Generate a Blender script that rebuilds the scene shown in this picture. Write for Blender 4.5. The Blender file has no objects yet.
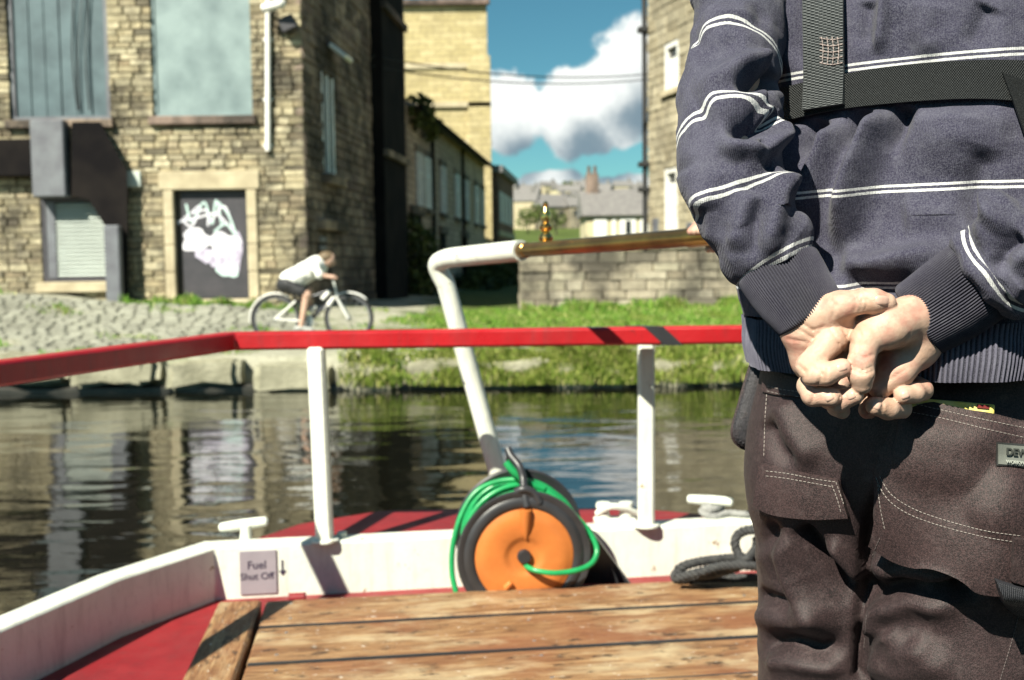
import bpy, bmesh, math, random
import numpy as np
from mathutils import Vector, Matrix
from mathutils.bvhtree import BVHTree

random.seed(7)
rng = np.random.default_rng(7)
scene = bpy.context.scene
col = scene.collection
R = math.radians

# ------------------------------------------------------------------ camera
FPX = 1098.0
CAM = Vector((0.0, 0.0, 1.54))
PITCH = math.atan(75.0 / FPX)
ROLL = 0.013
Fv = Vector((0, math.cos(PITCH), -math.sin(PITCH)))
R0 = Vector((1, 0, 0))
U0 = Vector((0, math.sin(PITCH), math.cos(PITCH)))
Rv = R0 * math.cos(ROLL) - U0 * math.sin(ROLL)
Uv = U0 * math.cos(ROLL) + R0 * math.sin(ROLL)
cam_data = bpy.data.cameras.new("camera")
cam = bpy.data.objects.new("camera", cam_data)
col.objects.link(cam)
cam.matrix_world = Matrix(((Rv.x, Uv.x, -Fv.x, CAM.x), (Rv.y, Uv.y, -Fv.y, CAM.y),
                           (Rv.z, Uv.z, -Fv.z, CAM.z), (0, 0, 0, 1)))
cam_data.sensor_width = 36.0
cam_data.lens = 36.0 * FPX / 1024.0
cam_data.clip_start = 0.02
cam_data.clip_end = 6000.0
cam_data.dof.use_dof = True
cam_data.dof.focus_distance = 1.10
cam_data.dof.aperture_fstop = 7.8
scene.camera = cam

# ------------------------------------------------------------------ sun, sky, exposure
TO_SUN = Vector((-0.74, -1.0, 1.18)).normalized()
sun_data = bpy.data.lights.new("sun", 'SUN')
sun_data.energy = 5.0
sun_data.angle = R(0.53)
sun_data.color = (1.0, 0.96, 0.80)
sun = bpy.data.objects.new("sun", sun_data)
col.objects.link(sun)
sun.rotation_euler = (-TO_SUN).to_track_quat('-Z', 'Y').to_euler()

scene.view_settings.view_transform = 'Standard'
scene.view_settings.look = 'None'
scene.view_settings.exposure = 1.08
scene.view_settings.gamma = 1.0
scene.view_settings.use_curve_mapping = False
scene.cycles.use_denoising = True
scene.cycles.max_bounces = 8
scene.cycles.diffuse_bounces = 2
scene.cycles.caustics_reflective = False
scene.cycles.caustics_refractive = False


def ray(px, py):
    return Fv + Rv * ((px - 512) / FPX) + Uv * ((340 - py) / FPX)


def P(px, py, Y):
    d = ray(px, py)
    return CAM + d * (Y / d.y)


def G(px, py, z):
    d = ray(px, py)
    return CAM + d * ((z - CAM.z) / d.z)


def project(v):
    """(n,3) world points -> pixel x, pixel y, depth"""
    v = np.asarray(v, float) - np.array(CAM)
    zf = v @ np.array(Fv)
    return 512 + FPX * (v @ np.array(Rv)) / zf, 340 - FPX * (v @ np.array(Uv)) / zf, zf


# ------------------------------------------------------------------ world: clear blue sky with cumulus
def build_world():
    w = bpy.data.worlds.new("World")
    scene.world = w
    w.use_nodes = True
    nt = w.node_tree
    nt.nodes.clear()
    N = nt.nodes.new
    L = nt.links.new
    out = N('ShaderNodeOutputWorld')
    bg = N('ShaderNodeBackground')
    bg.inputs['Strength'].default_value = 0.05
    sky = N('ShaderNodeTexSky')
    sky.sky_type = 'NISHITA'
    sky.sun_disc = False
    sky.sun_elevation = math.asin(TO_SUN.z)
    sky.sun_rotation = math.atan2(TO_SUN.x, TO_SUN.y)
    sky.air_density = 0.9
    sky.dust_density = 0.0
    sky.ozone_density = 2.0
    # cloud density as a node group of a direction
    g = bpy.data.node_groups.new("cloud_density", 'ShaderNodeTree')
    g.interface.new_socket("Vector", in_out='INPUT', socket_type='NodeSocketVector')
    g.interface.new_socket("Density", in_out='OUTPUT', socket_type='NodeSocketFloat')
    gi = g.nodes.new('NodeGroupInput')
    go = g.nodes.new('NodeGroupOutput')

    def gm(op, a, b=None, clamp=False):
        n = g.nodes.new('ShaderNodeMath')
        n.operation = op
        n.use_clamp = clamp
        for i, s in enumerate((a, b)):
            if s is None:
                continue
            if isinstance(s, (int, float)):
                n.inputs[i].default_value = s
            else:
                g.links.new(s, n.inputs[i])
        return n.outputs[0]
    n1 = g.nodes.new('ShaderNodeTexNoise')
    n1.inputs['Scale'].default_value = 17
    n1.inputs['Detail'].default_value = 7
    n1.inputs['Roughness'].default_value = 0.55
    g.links.new(gi.outputs[0], n1.inputs['Vector'])
    n2 = g.nodes.new('ShaderNodeTexNoise')
    n2.inputs['Scale'].default_value = 3.0
    n2.inputs['Detail'].default_value = 2
    g.links.new(gi.outputs[0], n2.inputs['Vector'])
    total = gm('MULTIPLY', gm('SUBTRACT', n2.outputs['Fac'], 0.66), 2.6)
    # masses of cumulus: (pixel centre, pixel radii)
    blobs = [(514, 112, 62, 46), (566, 110, 62, 46), (632, 76, 56, 58), (668, 90, 60, 60), (600, 122, 56, 34),
             (548, 194, 60, 24), (622, 188, 46, 18), (470, 192, 60, 14), (300, 60, 150, 70), (860, 40, 160, 80)]
    for (bx_, by_, rx, ry) in blobs:
        c = ray(bx_, by_).normalized()
        sub = g.nodes.new('ShaderNodeVectorMath')
        sub.operation = 'SUBTRACT'
        g.links.new(gi.outputs[0], sub.inputs[0])
        sub.inputs[1].default_value = c
        mul = g.nodes.new('ShaderNodeVectorMath')
        mul.operation = 'MULTIPLY'
        g.links.new(sub.outputs[0], mul.inputs[0])
        mul.inputs[1].default_value = (FPX / rx, FPX / rx, FPX / ry)
        ln = g.nodes.new('ShaderNodeVectorMath')
        ln.operation = 'LENGTH'
        g.links.new(mul.outputs[0], ln.inputs[0])
        b = gm('SUBTRACT', 1.0, ln.outputs['Value'])
        total = gm('MAXIMUM', total, gm('MULTIPLY', b, 1.15))
    total = gm('ADD', total, gm('MULTIPLY', gm('SUBTRACT', n1.outputs['Fac'], 0.5), 1.7))
    g.links.new(total, go.inputs[0])

    tc = N('ShaderNodeTexCoord')
    d0 = N('ShaderNodeGroup')
    d0.node_tree = g
    L(tc.outputs['Generated'], d0.inputs[0])
    off = N('ShaderNodeVectorMath')
    off.operation = 'ADD'
    L(tc.outputs['Generated'], off.inputs[0])
    off.inputs[1].default_value = (-0.012, 0.0, 0.040)
    d1 = N('ShaderNodeGroup')
    d1.node_tree = g
    L(off.outputs[0], d1.inputs[0])
    cover = N('ShaderNodeMapRange')
    cover.interpolation_type = 'SMOOTHSTEP'
    cover.inputs['From Min'].default_value = 0.02
    cover.inputs['From Max'].default_value = 0.22
    L(d0.outputs[0], cover.inputs['Value'])
    shade = N('ShaderNodeMapRange')
    shade.interpolation_type = 'SMOOTHSTEP'
    shade.inputs['From Min'].default_value = -0.05
    shade.inputs['From Max'].default_value = 0.85
    L(d1.outputs[0], shade.inputs['Value'])
    cl = N('ShaderNodeMix')
    cl.data_type = 'RGBA'
    L(shade.outputs[0], cl.inputs['Factor'])
    cl.inputs[6].default_value = (10.5, 10.8, 10.4, 1)
    cl.inputs[7].default_value = (2.2, 3.1, 3.7, 1)
    mx = N('ShaderNodeMix')
    mx.data_type = 'RGBA'
    L(cover.outputs[0], mx.inputs['Factor'])
    tint = N('ShaderNodeMix')
    tint.data_type = 'RGBA'
    tint.blend_type = 'MULTIPLY'
    tint.inputs['Factor'].default_value = 1.0
    L(sky.outputs[0], tint.inputs[6])
    tint.inputs[7].default_value = (0.44, 0.82, 0.74, 1)
    L(tint.outputs[2], mx.inputs[6])
    L(cl.outputs[2], mx.inputs[7])
    L(mx.outputs[2], bg.inputs[0])
    L(bg.outputs[0], out.inputs[0])


build_world()


# ------------------------------------------------------------------ scene graph helpers
def tag(o, label=None, cat=None, group=None, kind=None):
    if label:
        o["label"] = label
    if cat:
        o["category"] = cat
    if group:
        o["group"] = group
    if kind:
        o["kind"] = kind
    return o


def empty(name, loc, label=None, cat=None, group=None, kind=None):
    o = bpy.data.objects.new(name, None)
    o.empty_display_size = 0.1
    o.location = loc
    col.objects.link(o)
    return tag(o, label, cat, group, kind)


def place(o, parent):
    """parent without moving: the mesh data is in world coordinates"""
    if parent is not None:
        o.parent = parent
        if parent.type == 'EMPTY':
            o.matrix_parent_inverse = Matrix.Translation(-parent.location)
    return o


def shade(me, smooth=True, angle=None):
    me.polygons.foreach_set('use_smooth', [smooth] * len(me.polygons))
    if angle is not None:
        me.set_sharp_from_angle(angle=R(angle))


class MB:
    """collects shapes; build() links them as one mesh object"""

    def __init__(self):
        self.v = []
        self.f = []

    def add(self, verts, faces):
        b = len(self.v)
        self.v.extend([tuple(p) for p in verts])
        self.f.extend([tuple(b + i for i in f) for f in faces])
        return self

    def box(self, c, s, ax=None, bev=0.0):
        """centre, full sizes, axes (three vectors)"""
        ax = ax or (Vector((1, 0, 0)), Vector((0, 1, 0)), Vector((0, 0, 1)))
        c = Vector(c)
        h = [x / 2 for x in s]
        if bev <= 0:
            vs = [c + ax[0] * (h[0] * i) + ax[1] * (h[1] * j) + ax[2] * (h[2] * k)
                  for k in (-1, 1) for j in (-1, 1) for i in (-1, 1)]
            return self.add(vs, [(0, 2, 3, 1), (4, 5, 7, 6), (0, 1, 5, 4), (2, 6, 7, 3), (0, 4, 6, 2), (1, 3, 7, 5)])
        vs = []
        idx = {}
        for k in (-1, 1):
            for j in (-1, 1):
                for i in (-1, 1):
                    for a in range(3):
                        e = [h[0] * i, h[1] * j, h[2] * k]
                        for b in range(3):
                            if b != a:
                                e[b] -= bev * (i, j, k)[b]
                        idx[(i, j, k, a)] = len(vs)
                        vs.append(c + ax[0] * e[0] + ax[1] * e[1] + ax[2] * e[2])
        fs = []
        for a in range(3):
            b, d = (a + 1) % 3, (a + 2) % 3
            for s_ in (-1, 1):
                q = []
                for (sb, sd) in ((-1, -1), (1, -1), (1, 1), (-1, 1)):
                    e = [0, 0, 0]
                    e[a], e[b], e[d] = s_, sb, sd
                    q.append(idx[tuple(e) + (a,)])
                fs.append(q if s_ > 0 else q[::-1])
        for a in range(3):
            b, d = (a + 1) % 3, (a + 2) % 3
            for sb in (-1, 1):
                for sd in (-1, 1):
                    e0 = [0, 0, 0]
                    e1 = [0, 0, 0]
                    e0[a], e0[b], e0[d] = -1, sb, sd
                    e1[a], e1[b], e1[d] = 1, sb, sd
                    fs.append((idx[tuple(e0) + (b,)], idx[tuple(e1) + (b,)], idx[tuple(e1) + (d,)], idx[tuple(e0) + (d,)]))
        for i in (-1, 1):
            for j in (-1, 1):
                for k in (-1, 1):
                    fs.append((idx[(i, j, k, 0)], idx[(i, j, k, 1)], idx[(i, j, k, 2)]))
        return self.add(vs, fs)

    def prism(self, poly, z0, z1):
        n = len(poly)
        vs = [(p[0], p[1], z0) for p in poly] + [(p[0], p[1], z1) for p in poly]
        fs = [(i, (i + 1) % n, n + (i + 1) % n, n + i) for i in range(n)]
        fs += [tuple(range(n))[::-1], tuple(range(n, 2 * n))]
        return self.add(vs, fs)

    def tube(self, pts, rad, n=16, caps=True, closed=False, flat=None):
        pts = [Vector(p) for p in pts]
        m = len(pts)
        rad = [rad] * m if isinstance(rad, (int, float)) else rad
        vs = []
        fs = []
        prev = None
        for i, p in enumerate(pts):
            if closed:
                t = (pts[(i + 1) % m] - pts[i - 1]).normalized()
            else:
                t = (pts[min(i + 1, m - 1)] - pts[max(i - 1, 0)]).normalized()
            if prev is None:
                a = Vector((0, 0, 1)) if abs(t.z) < 0.9 else Vector((1, 0, 0))
                s = t.cross(a).normalized()
            else:
                s = (prev - t * prev.dot(t)).normalized()
            prev = s
            u = t.cross(s)
            for k in range(n):
                an = 2 * math.pi * k / n
                vs.append(p + (s * math.cos(an) + u * math.sin(an)) * rad[i])
        rings = m if closed else m - 1
        for i in range(rings):
            for k in range(n):
                a, b = i * n + k, i * n + (k + 1) % n
                j = (i + 1) % m
                fs.append((a, b, j * n + (k + 1) % n, j * n + k))
        if caps and not closed:
            fs.append(tuple(range(n))[::-1])
            fs.append(tuple(range((m - 1) * n, m * n)))
        return self.add(vs, fs)

    def lathe(self, c, axis, prof, n=32, up=None):
        """prof: (distance along axis, radius)"""
        c = Vector(c)
        axis = Vector(axis).normalized()
        a = up or (Vector((0, 0, 1)) if abs(axis.z) < 0.9 else Vector((1, 0, 0)))
        s = axis.cross(a).normalized()
        u = axis.cross(s)
        vs = []
        for (h, r) in prof:
            for k in range(n):
                an = 2 * math.pi * k / n
                vs.append(c + axis * h + (s * math.cos(an) + u * math.sin(an)) * r)
        fs = []
        for i in range(len(prof) - 1):
            for k in range(n):
                fs.append((i * n + k, (i + 1) * n + k, (i + 1) * n + (k + 1) % n, i * n + (k + 1) % n))
        fs.append(tuple(range(n)))
        fs.append(tuple(range((len(prof) - 1) * n, len(prof) * n))[::-1])
        return self.add(vs, fs)

    def mesh(self, name):
        me = bpy.data.meshes.new(name)
        me.from_pydata(self.v, [], self.f)
        bm = bmesh.new()
        bm.from_mesh(me)
        bmesh.ops.recalc_face_normals(bm, faces=bm.faces)
        bm.to_mesh(me)
        bm.free()
        return me

    def build(self, name, mat, parent=None, smooth=False, angle=40, **tags):
        me = self.mesh(name)
        if smooth:
            shade(me, True, angle)
        me.materials.append(mat)
        o = bpy.data.objects.new(name, me)
        col.objects.link(o)
        place(o, parent)
        return tag(o, **tags)


def mesh_obj(name, verts, faces, mat, parent=None, smooth=True, angle=None, **tags):
    me = bpy.data.meshes.new(name)
    me.from_pydata([tuple(v) for v in verts] if not isinstance(verts, np.ndarray) else verts.tolist(), [],
                   faces if not isinstance(faces, np.ndarray) else faces.tolist())
    shade(me, smooth, angle)
    if mat is not None:
        me.materials.append(mat)
    o = bpy.data.objects.new(name, me)
    col.objects.link(o)
    place(o, parent)
    return tag(o, **tags)


def smooth_path(pts, n=12, closed=False):
    """Catmull-Rom through points"""
    pts = [Vector(p) for p in pts]
    out = []
    m = len(pts)
    segs = m if closed else m - 1
    for i in range(segs):
        if closed:
            p0, p1, p2, p3 = pts[i - 1], pts[i], pts[(i + 1) % m], pts[(i + 2) % m]
        else:
            p0, p1, p2, p3 = pts[max(i - 1, 0)], pts[i], pts[i + 1], pts[min(i + 2, m - 1)]
        for k in range(n):
            t = k / n
            out.append(0.5 * ((2 * p1) + (p2 - p0) * t + (2 * p0 - 5 * p1 + 4 * p2 - p3) * t * t
                              + (3 * p1 - p0 - 3 * p2 + p3) * t * t * t))
    if not closed:
        out.append(pts[-1])
    return out


# ------------------------------------------------------------------ materials
class NT:
    def __init__(self, name):
        self.m = bpy.data.materials.new(name)
        self.m.use_nodes = True
        self.t = self.m.node_tree
        self.b = self.t.nodes['Principled BSDF']

    def n(self, kind, **kw):
        x = self.t.nodes.new(kind)
        for k, v in kw.items():
            if hasattr(x, k):
                setattr(x, k, v)
            else:
                x.inputs[k].default_value = v
        return x

    def l(self, a, b):
        self.t.links.new(a, b)

    def val(self, s, sock):
        if isinstance(s, (int, float, tuple)):
            sock.default_value = s
        else:
            self.l(s, sock)

    def math(self, op, a, b=None, c=None, clamp=False):
        x = self.n('ShaderNodeMath', operation=op, use_clamp=clamp)
        for i, s in enumerate((a, b, c)):
            if s is not None:
                self.val(s, x.inputs[i])
        return x.outputs[0]

    def vmul(self, v, s):
        x = self.n('ShaderNodeVectorMath', operation='MULTIPLY')
        self.l(v, x.inputs[0])
        x.inputs[1].default_value = s
        return x.outputs[0]

    def coord(self, kind='Object'):
        if kind == 'World':
            return self.n('ShaderNodeNewGeometry').outputs['Position']
        return self.n('ShaderNodeTexCoord').outputs[kind]

    def noise(self, vec, scale, detail=4, rough=0.55, dist=0.0):
        x = self.n('ShaderNodeTexNoise')
        x.inputs['Scale'].default_value = scale
        x.inputs['Detail'].default_value = detail
        x.inputs['Roughness'].default_value = rough
        x.inputs['Distortion'].default_value = dist
        if vec is not None:
            self.l(vec, x.inputs['Vector'])
        return x.outputs['Fac']

    def ramp(self, fac, stops, interp='LINEAR'):
        x = self.n('ShaderNodeValToRGB')
        x.color_ramp.interpolation = interp
        e = x.color_ramp.elements
        while len(e) < len(stops):
            e.new(0.5)
        for i, (p, c) in enumerate(stops):
            e[i].position = p
            e[i].color = (c, c, c, 1) if isinstance(c, (int, float)) else tuple(c) + (1,)
        self.l(fac, x.inputs[0])
        return x.outputs[0]

    def mix(self, fac, a, b, mode='MIX'):
        x = self.n('ShaderNodeMix', data_type='RGBA', blend_type=mode)
        self.val(fac, x.inputs['Factor'])
        for s, k in ((a, 6), (b, 7)):
            if isinstance(s, tuple):
                x.inputs[k].default_value = s if len(s) == 4 else s + (1,)
            else:
                self.l(s, x.inputs[k])
        return x.outputs[2]

    def bump(self, h, strength=0.3, dist=0.01, prev=None):
        x = self.n('ShaderNodeBump')
        x.inputs['Strength'].default_value = strength
        x.inputs['Distance'].default_value = dist
        self.l(h, x.inputs['Height'])
        if prev is not None:
            self.l(prev, x.inputs['Normal'])
        return x.outputs[0]

    def set(self, color=None, rough=None, normal=None, metal=None, spec=None, **kw):
        for s, k in ((color, 'Base Color'), (rough, 'Roughness'), (normal, 'Normal'), (metal, 'Metallic'),
                     (spec, 'Specular IOR Level')):
            if s is None:
                continue
            if k == 'Base Color' and isinstance(s, tuple):
                s = s if len(s) == 4 else s + (1,)
            self.val(s, self.b.inputs[k])
        for k, v in kw.items():
            self.val(v, self.b.inputs[k])
        return self.m


def simple_mat(name, c0, c1=None, scale=8.0, rough=0.6, metal=0.0, bump=0.15, bdist=0.004, bscale=None, coord='World', spec=0.5, detail=5):
    n = NT(name)
    c1 = c1 or tuple(x * 0.7 for x in c0)
    co = n.coord(coord)
    f = n.noise(co, scale, detail)
    c = n.ramp(f, [(0.35, c0), (0.68, c1)])
    nb = n.bump(n.noise(co, bscale or scale * 4, 5), bump, bdist)
    return n.set(c, rough, nb, metal, spec)


def stone_mat(name, pal, soot=(0.035, 0.032, 0.03), soot_amt=0.5, rough=0.9):
    """each stone its own tint from the palette; soot in patches"""
    n = NT(name)
    geo = n.n('ShaderNodeNewGeometry')
    oi = n.n('ShaderNodeObjectInfo')
    r = n.math('FRACT', n.math('ADD', n.math('MULTIPLY', geo.outputs['Random Per Island'], 7.13), oi.outputs['Random']))
    base = n.ramp(r, [(i / (len(pal) - 1), c) for i, c in enumerate(pal)])
    pos = geo.outputs['Position']
    base = n.mix(n.ramp(n.noise(pos, 9, 6), [(0.3, 0.0), (0.75, 0.6)]), base, tuple(x * 0.5 for x in pal[0]))
    s = n.ramp(n.noise(pos, 0.75, 6, 0.68), [(0.44, 0.0), (0.60, soot_amt)])
    run = n.ramp(n.noise(n.vmul(pos, (2.2, 2.2, 0.28)), 1.0, 5, 0.6), [(0.50, 0.0), (0.66, soot_amt * 0.8)])
    s = n.math('MAXIMUM', s, run)
    s2 = n.ramp(n.math('FRACT', n.math('MULTIPLY', r, 5.7)), [(0.68, 0.0), (0.95, soot_amt * 0.85)])
    base = n.mix(n.math('MAXIMUM', s, s2), base, soot)
    nb = n.bump(n.noise(pos, 22, 6, 0.7), 0.5, 0.02)
    return n.set(base, rough, nb, spec=0.2)


def brick_tex_mat(name, c0, c1, mortar, scale=1.0, bw=0.5, rh=0.18, axis='XZ', soot=0.4, sootc=(0.03, 0.027, 0.026)):
    """far masonry whose pieces can no longer be told apart"""
    n = NT(name)
    geo = n.n('ShaderNodeNewGeometry')
    sep = n.n('ShaderNodeSeparateXYZ')
    n.l(geo.outputs['Position'], sep.inputs[0])
    cmb = n.n('ShaderNodeCombineXYZ')
    n.l(n.math('ADD', sep.outputs['X' if axis[0] == 'X' else 'Y'], 0.0), cmb.inputs['X'])
    n.l(sep.outputs['Z'], cmb.inputs['Y'])
    b = n.n('ShaderNodeTexBrick')
    b.inputs['Scale'].default_value = scale
    b.inputs['Brick Width'].default_value = bw
    b.inputs['Row Height'].default_value = rh
    b.inputs['Mortar Size'].default_value = 0.012
    b.inputs['Bias'].default_value = -0.1
    b.inputs['Color1'].default_value = c0 + (1,)
    b.inputs['Color2'].default_value = c1 + (1,)
    b.inputs['Mortar'].default_value = mortar + (1,)
    n.l(cmb.outputs[0], b.inputs['Vector'])
    pos = geo.outputs['Position']
    c = n.mix(n.ramp(n.noise(pos, 0.7, 6, 0.65), [(0.42, 0.0), (0.7, soot)]), b.outputs['Color'], sootc)
    c = n.mix(n.ramp(n.noise(pos, 5, 5), [(0.4, 0.0), (0.8, 0.5)]), c, tuple(x * 0.4 for x in c0))
    nb = n.bump(n.math('MULTIPLY', b.outputs['Fac'], -1.0), 0.6, 0.02)
    return n.set(c, 0.92, nb, spec=0.2)

# ================================================================== the setting
M = {}
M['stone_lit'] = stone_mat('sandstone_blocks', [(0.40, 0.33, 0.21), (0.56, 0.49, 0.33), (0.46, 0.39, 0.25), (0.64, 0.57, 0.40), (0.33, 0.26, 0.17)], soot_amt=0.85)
M['stone_side'] = stone_mat('sooty_sandstone_blocks', [(0.26, 0.19, 0.15), (0.40, 0.31, 0.24), (0.30, 0.22, 0.18), (0.48, 0.38, 0.30), (0.19, 0.13, 0.12)], soot_amt=0.85)  # front stone in a darker palette, with equal soot patches
M['stone_garden'] = stone_mat('pale_sandstone_blocks', [(0.38, 0.33, 0.24), (0.52, 0.47, 0.35), (0.44, 0.38, 0.28), (0.56, 0.50, 0.39), (0.30, 0.25, 0.18)], soot_amt=0.8)
M['stone_pale'] = stone_mat('cream_stone_blocks', [(0.50, 0.45, 0.32), (0.60, 0.54, 0.40), (0.46, 0.40, 0.28)], soot_amt=0.25)
M['mortar'] = simple_mat('lime_mortar', (0.24, 0.20, 0.15), (0.13, 0.11, 0.09), 3, 0.95)
M['dressed'] = simple_mat('dressed_stone', (0.52, 0.45, 0.31), (0.36, 0.30, 0.20), 3, 0.9, bscale=25, bdist=0.01)
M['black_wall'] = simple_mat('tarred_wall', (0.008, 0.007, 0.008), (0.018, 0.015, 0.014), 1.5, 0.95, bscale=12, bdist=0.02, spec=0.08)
M['board_blue'] = simple_mat('blue_grey_board', (0.095, 0.145, 0.165), (0.05, 0.08, 0.095), 2.2, 0.6)
M['board_pale'] = simple_mat('pale_green_board', (0.24, 0.31, 0.315), (0.13, 0.18, 0.19), 1.6, 0.5)
M['dark_paint'] = simple_mat('dark_grey_paint', (0.035, 0.034, 0.042), (0.055, 0.05, 0.06), 4, 0.6)
M['grey_box'] = simple_mat('grey_sheet_metal', (0.16, 0.17, 0.19), (0.10, 0.10, 0.12), 3, 0.6)
M['shutter'] = simple_mat('pale_shutter_paint', (0.55, 0.60, 0.56), (0.46, 0.50, 0.47), 2, 0.5)
M['white_paint'] = simple_mat('white_gloss_paint', (0.80, 0.79, 0.76), (0.72, 0.70, 0.66), 6, 0.35, bump=0.06)
M['slate'] = simple_mat('slate_roof', (0.14, 0.14, 0.15), (0.22, 0.21, 0.21), 2, 0.7)
M['glass_dark'] = simple_mat('dark_window_glass', (0.02, 0.022, 0.025), (0.03, 0.03, 0.035), 2, 0.15, bump=0.0)
M['graffiti_white'] = simple_mat('white_spray_paint', (0.78, 0.76, 0.82), (0.6, 0.58, 0.68), 5, 0.7)
M['graffiti_teal'] = simple_mat('teal_spray_paint', (0.55, 0.72, 0.70), (0.5, 0.62, 0.62), 5, 0.7)
M['graffiti_lilac'] = simple_mat('lilac_spray_paint', (0.60, 0.56, 0.70), (0.30, 0.26, 0.36), 9, 0.7)
M['cable'] = simple_mat('black_cable', (0.02, 0.02, 0.022), None, 4, 0.6)


def grass_mat(name, stops, trans=0.25):
    n = NT(name)
    geo = n.n('ShaderNodeNewGeometry')
    c = n.ramp(geo.outputs['Random Per Island'], stops)
    c = n.mix(n.ramp(n.noise(geo.outputs['Position'], 1.5, 3), [(0.35, 0.0), (0.7, 0.55)]), c, (0.16, 0.17, 0.03))
    return n.set(c, 0.6, spec=0.25, **{'Subsurface Weight': 0.0, 'Transmission Weight': 0.0})


M['grass'] = grass_mat('grass_blades', [(0, (0.05, 0.16, 0.015)), (0.45, (0.10, 0.24, 0.025)), (0.78, (0.19, 0.31, 0.045)), (1, (0.46, 0.42, 0.20))])
M['bank_weeds'] = grass_mat('bank_weeds', [(0, (0.07, 0.14, 0.02)), (0.4, (0.19, 0.28, 0.04)), (0.75, (0.32, 0.38, 0.08)), (1, (0.52, 0.46, 0.22))])
M['ivy'] = grass_mat('dark_leaves', [(0, (0.015, 0.022, 0.01)), (0.6, (0.035, 0.05, 0.018)), (1, (0.07, 0.085, 0.03))])
M['tree_leaf'] = grass_mat('tree_leaves', [(0, (0.03, 0.055, 0.015)), (0.6, (0.06, 0.10, 0.025)), (1, (0.11, 0.14, 0.05))])
M['bark'] = simple_mat('bark', (0.08, 0.06, 0.045), (0.05, 0.04, 0.03), 6, 0.9)


def ground_material():
    n = NT('towpath_ground')
    pos = n.coord('World')
    sep = n.n('ShaderNodeSeparateXYZ')
    n.l(pos, sep.inputs[0])
    f = n.noise(pos, 6, 8, 0.7)
    path = n.ramp(f, [(0.3, (0.30, 0.29, 0.23)), (0.5, (0.38, 0.37, 0.29)), (0.7, (0.22, 0.21, 0.16))])
    soil = n.ramp(n.noise(pos, 3, 6), [(0.35, (0.06, 0.09, 0.02)), (0.65, (0.10, 0.13, 0.035))])
    # turf grows right of x = -1.2, gravel and setts left of it, wavering edge
    e = n.math('ADD', sep.outputs['X'], n.math('MULTIPLY', n.noise(pos, 0.8, 4), 3.0))
    turf = n.ramp(n.math('ADD', n.math('MULTIPLY', e, 0.5), 0.62), [(0.35, 0.0), (0.6, 1.0)])
    # the worn path itself runs along the water
    py = n.ramp(n.math('ADD', n.math('MULTIPLY', n.math('SUBTRACT', sep.outputs['Y'], 16.4), 0.25), n.math('MULTIPLY', f, 0.2)),
                [(0.0, 0.0), (0.12, 1.0)])
    turf = n.math('MULTIPLY', turf, py)
    far = n.ramp(n.math('MULTIPLY', n.math('SUBTRACT', sep.outputs['Y'], 60), 0.02), [(0.0, 0.0), (0.5, 1.0)])
    c = n.mix(n.math('MAXIMUM', turf, far), path, soil)
    patch = n.ramp(n.noise(pos, 1.1, 4), [(0.52, 0.0), (0.68, 0.8)])
    c = n.mix(patch, c, soil)
    nb = n.bump(n.noise(pos, 14, 8, 0.7), 0.7, 0.05)
    return n.set(c, 0.95, nb, spec=0.15)


M['ground'] = ground_material()


def smooth01(t):
    t = np.clip(t, 0, 1)
    return t * t * (3 - 2 * t)


def ground_z(x, y):
    x = np.asarray(x, float)
    y = np.asarray(y, float)
    back = np.interp(x, [-30, -9.3, -5.5, -3.7, 0, 6, 30], [1.8, 1.16, 0.90, 0.80, 0.62, 0.64, 0.8])
    z = 0.43 + (back - 0.43) * smooth01((y - 15.6) / 4.4)
    z = z + smooth01((y - 62) / 120) * 3.0 + smooth01((y - 110) / 560) * 34
    z = z + 0.02 * np.sin(x * 2.1 + y * 1.3) + 0.015 * np.sin(x * 5.3 - y * 3.1)
    return z


def build_ground():
    ys = np.concatenate([[-400, -60, -9.0, -8.6, -8.5], [-8.4, 0, 13.90, 14.0], np.linspace(14.05, 24, 60), np.linspace(24.6, 62, 40), np.linspace(66, 700, 50), [1200, 3000]])
    xs = np.concatenate([[-2500, -900, -300, -120, -60], np.linspace(-35, 25, 150), [40, 60, 120, 300, 900, 2500]])
    X, Y = np.meshgrid(xs, ys)
    Z = ground_z(X, Y)
    Z[(Y > -8.45) & (Y < 13.95)] = -1.1
    Z[Y <= -8.55] = 0.45
    wob = 0.05 * np.sin(xs * 3.3) + 0.04 * np.sin(xs * 7.7)
    near = (ys > 13.85) & (ys < 14.06)
    Y = Y.copy()
    Y[near] += wob[None, :]
    nx, ny = len(xs), len(ys)
    V = np.stack([X, Y, Z], -1).reshape(-1, 3)
    i = np.arange((ny - 1) * (nx - 1))
    r, c = i // (nx - 1), i % (nx - 1)
    a = r * nx + c
    Fc = np.stack([a, a + 1, a + nx + 1, a + nx], -1)
    return mesh_obj('ground', V, Fc, M['ground'], kind='structure', label='towpath bank and rising ground beyond the canal')


GROUND = build_ground()


def water_material():
    n = NT('canal_water')
    pos = n.coord('World')
    h1 = n.noise(n.vmul(pos, (0.75, 1.9, 1.0)), 1.15, 2, 0.45, 0.5)
    h2 = n.noise(n.vmul(pos, (1.0, 2.2, 1.0)), 4.2, 3, 0.5, 0.4)
    hh = n.math('ADD', n.math('MULTIPLY', h1, 1.0), n.math('MULTIPLY', h2, 0.10))
    nb = n.bump(hh, 0.36, 0.048)
    return n.set((0.006, 0.006, 0.004), 0.015, nb, spec=0.6, IOR=1.52)


M['water'] = water_material()
mesh_obj('water', [(-300, -8.5, 0), (300, -8.5, 0), (300, 14.0, 0), (-300, 14.0, 0)], [(0, 1, 2, 3)], M['water'], kind='structure', label='dark rippled canal water reflecting the mill')


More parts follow.
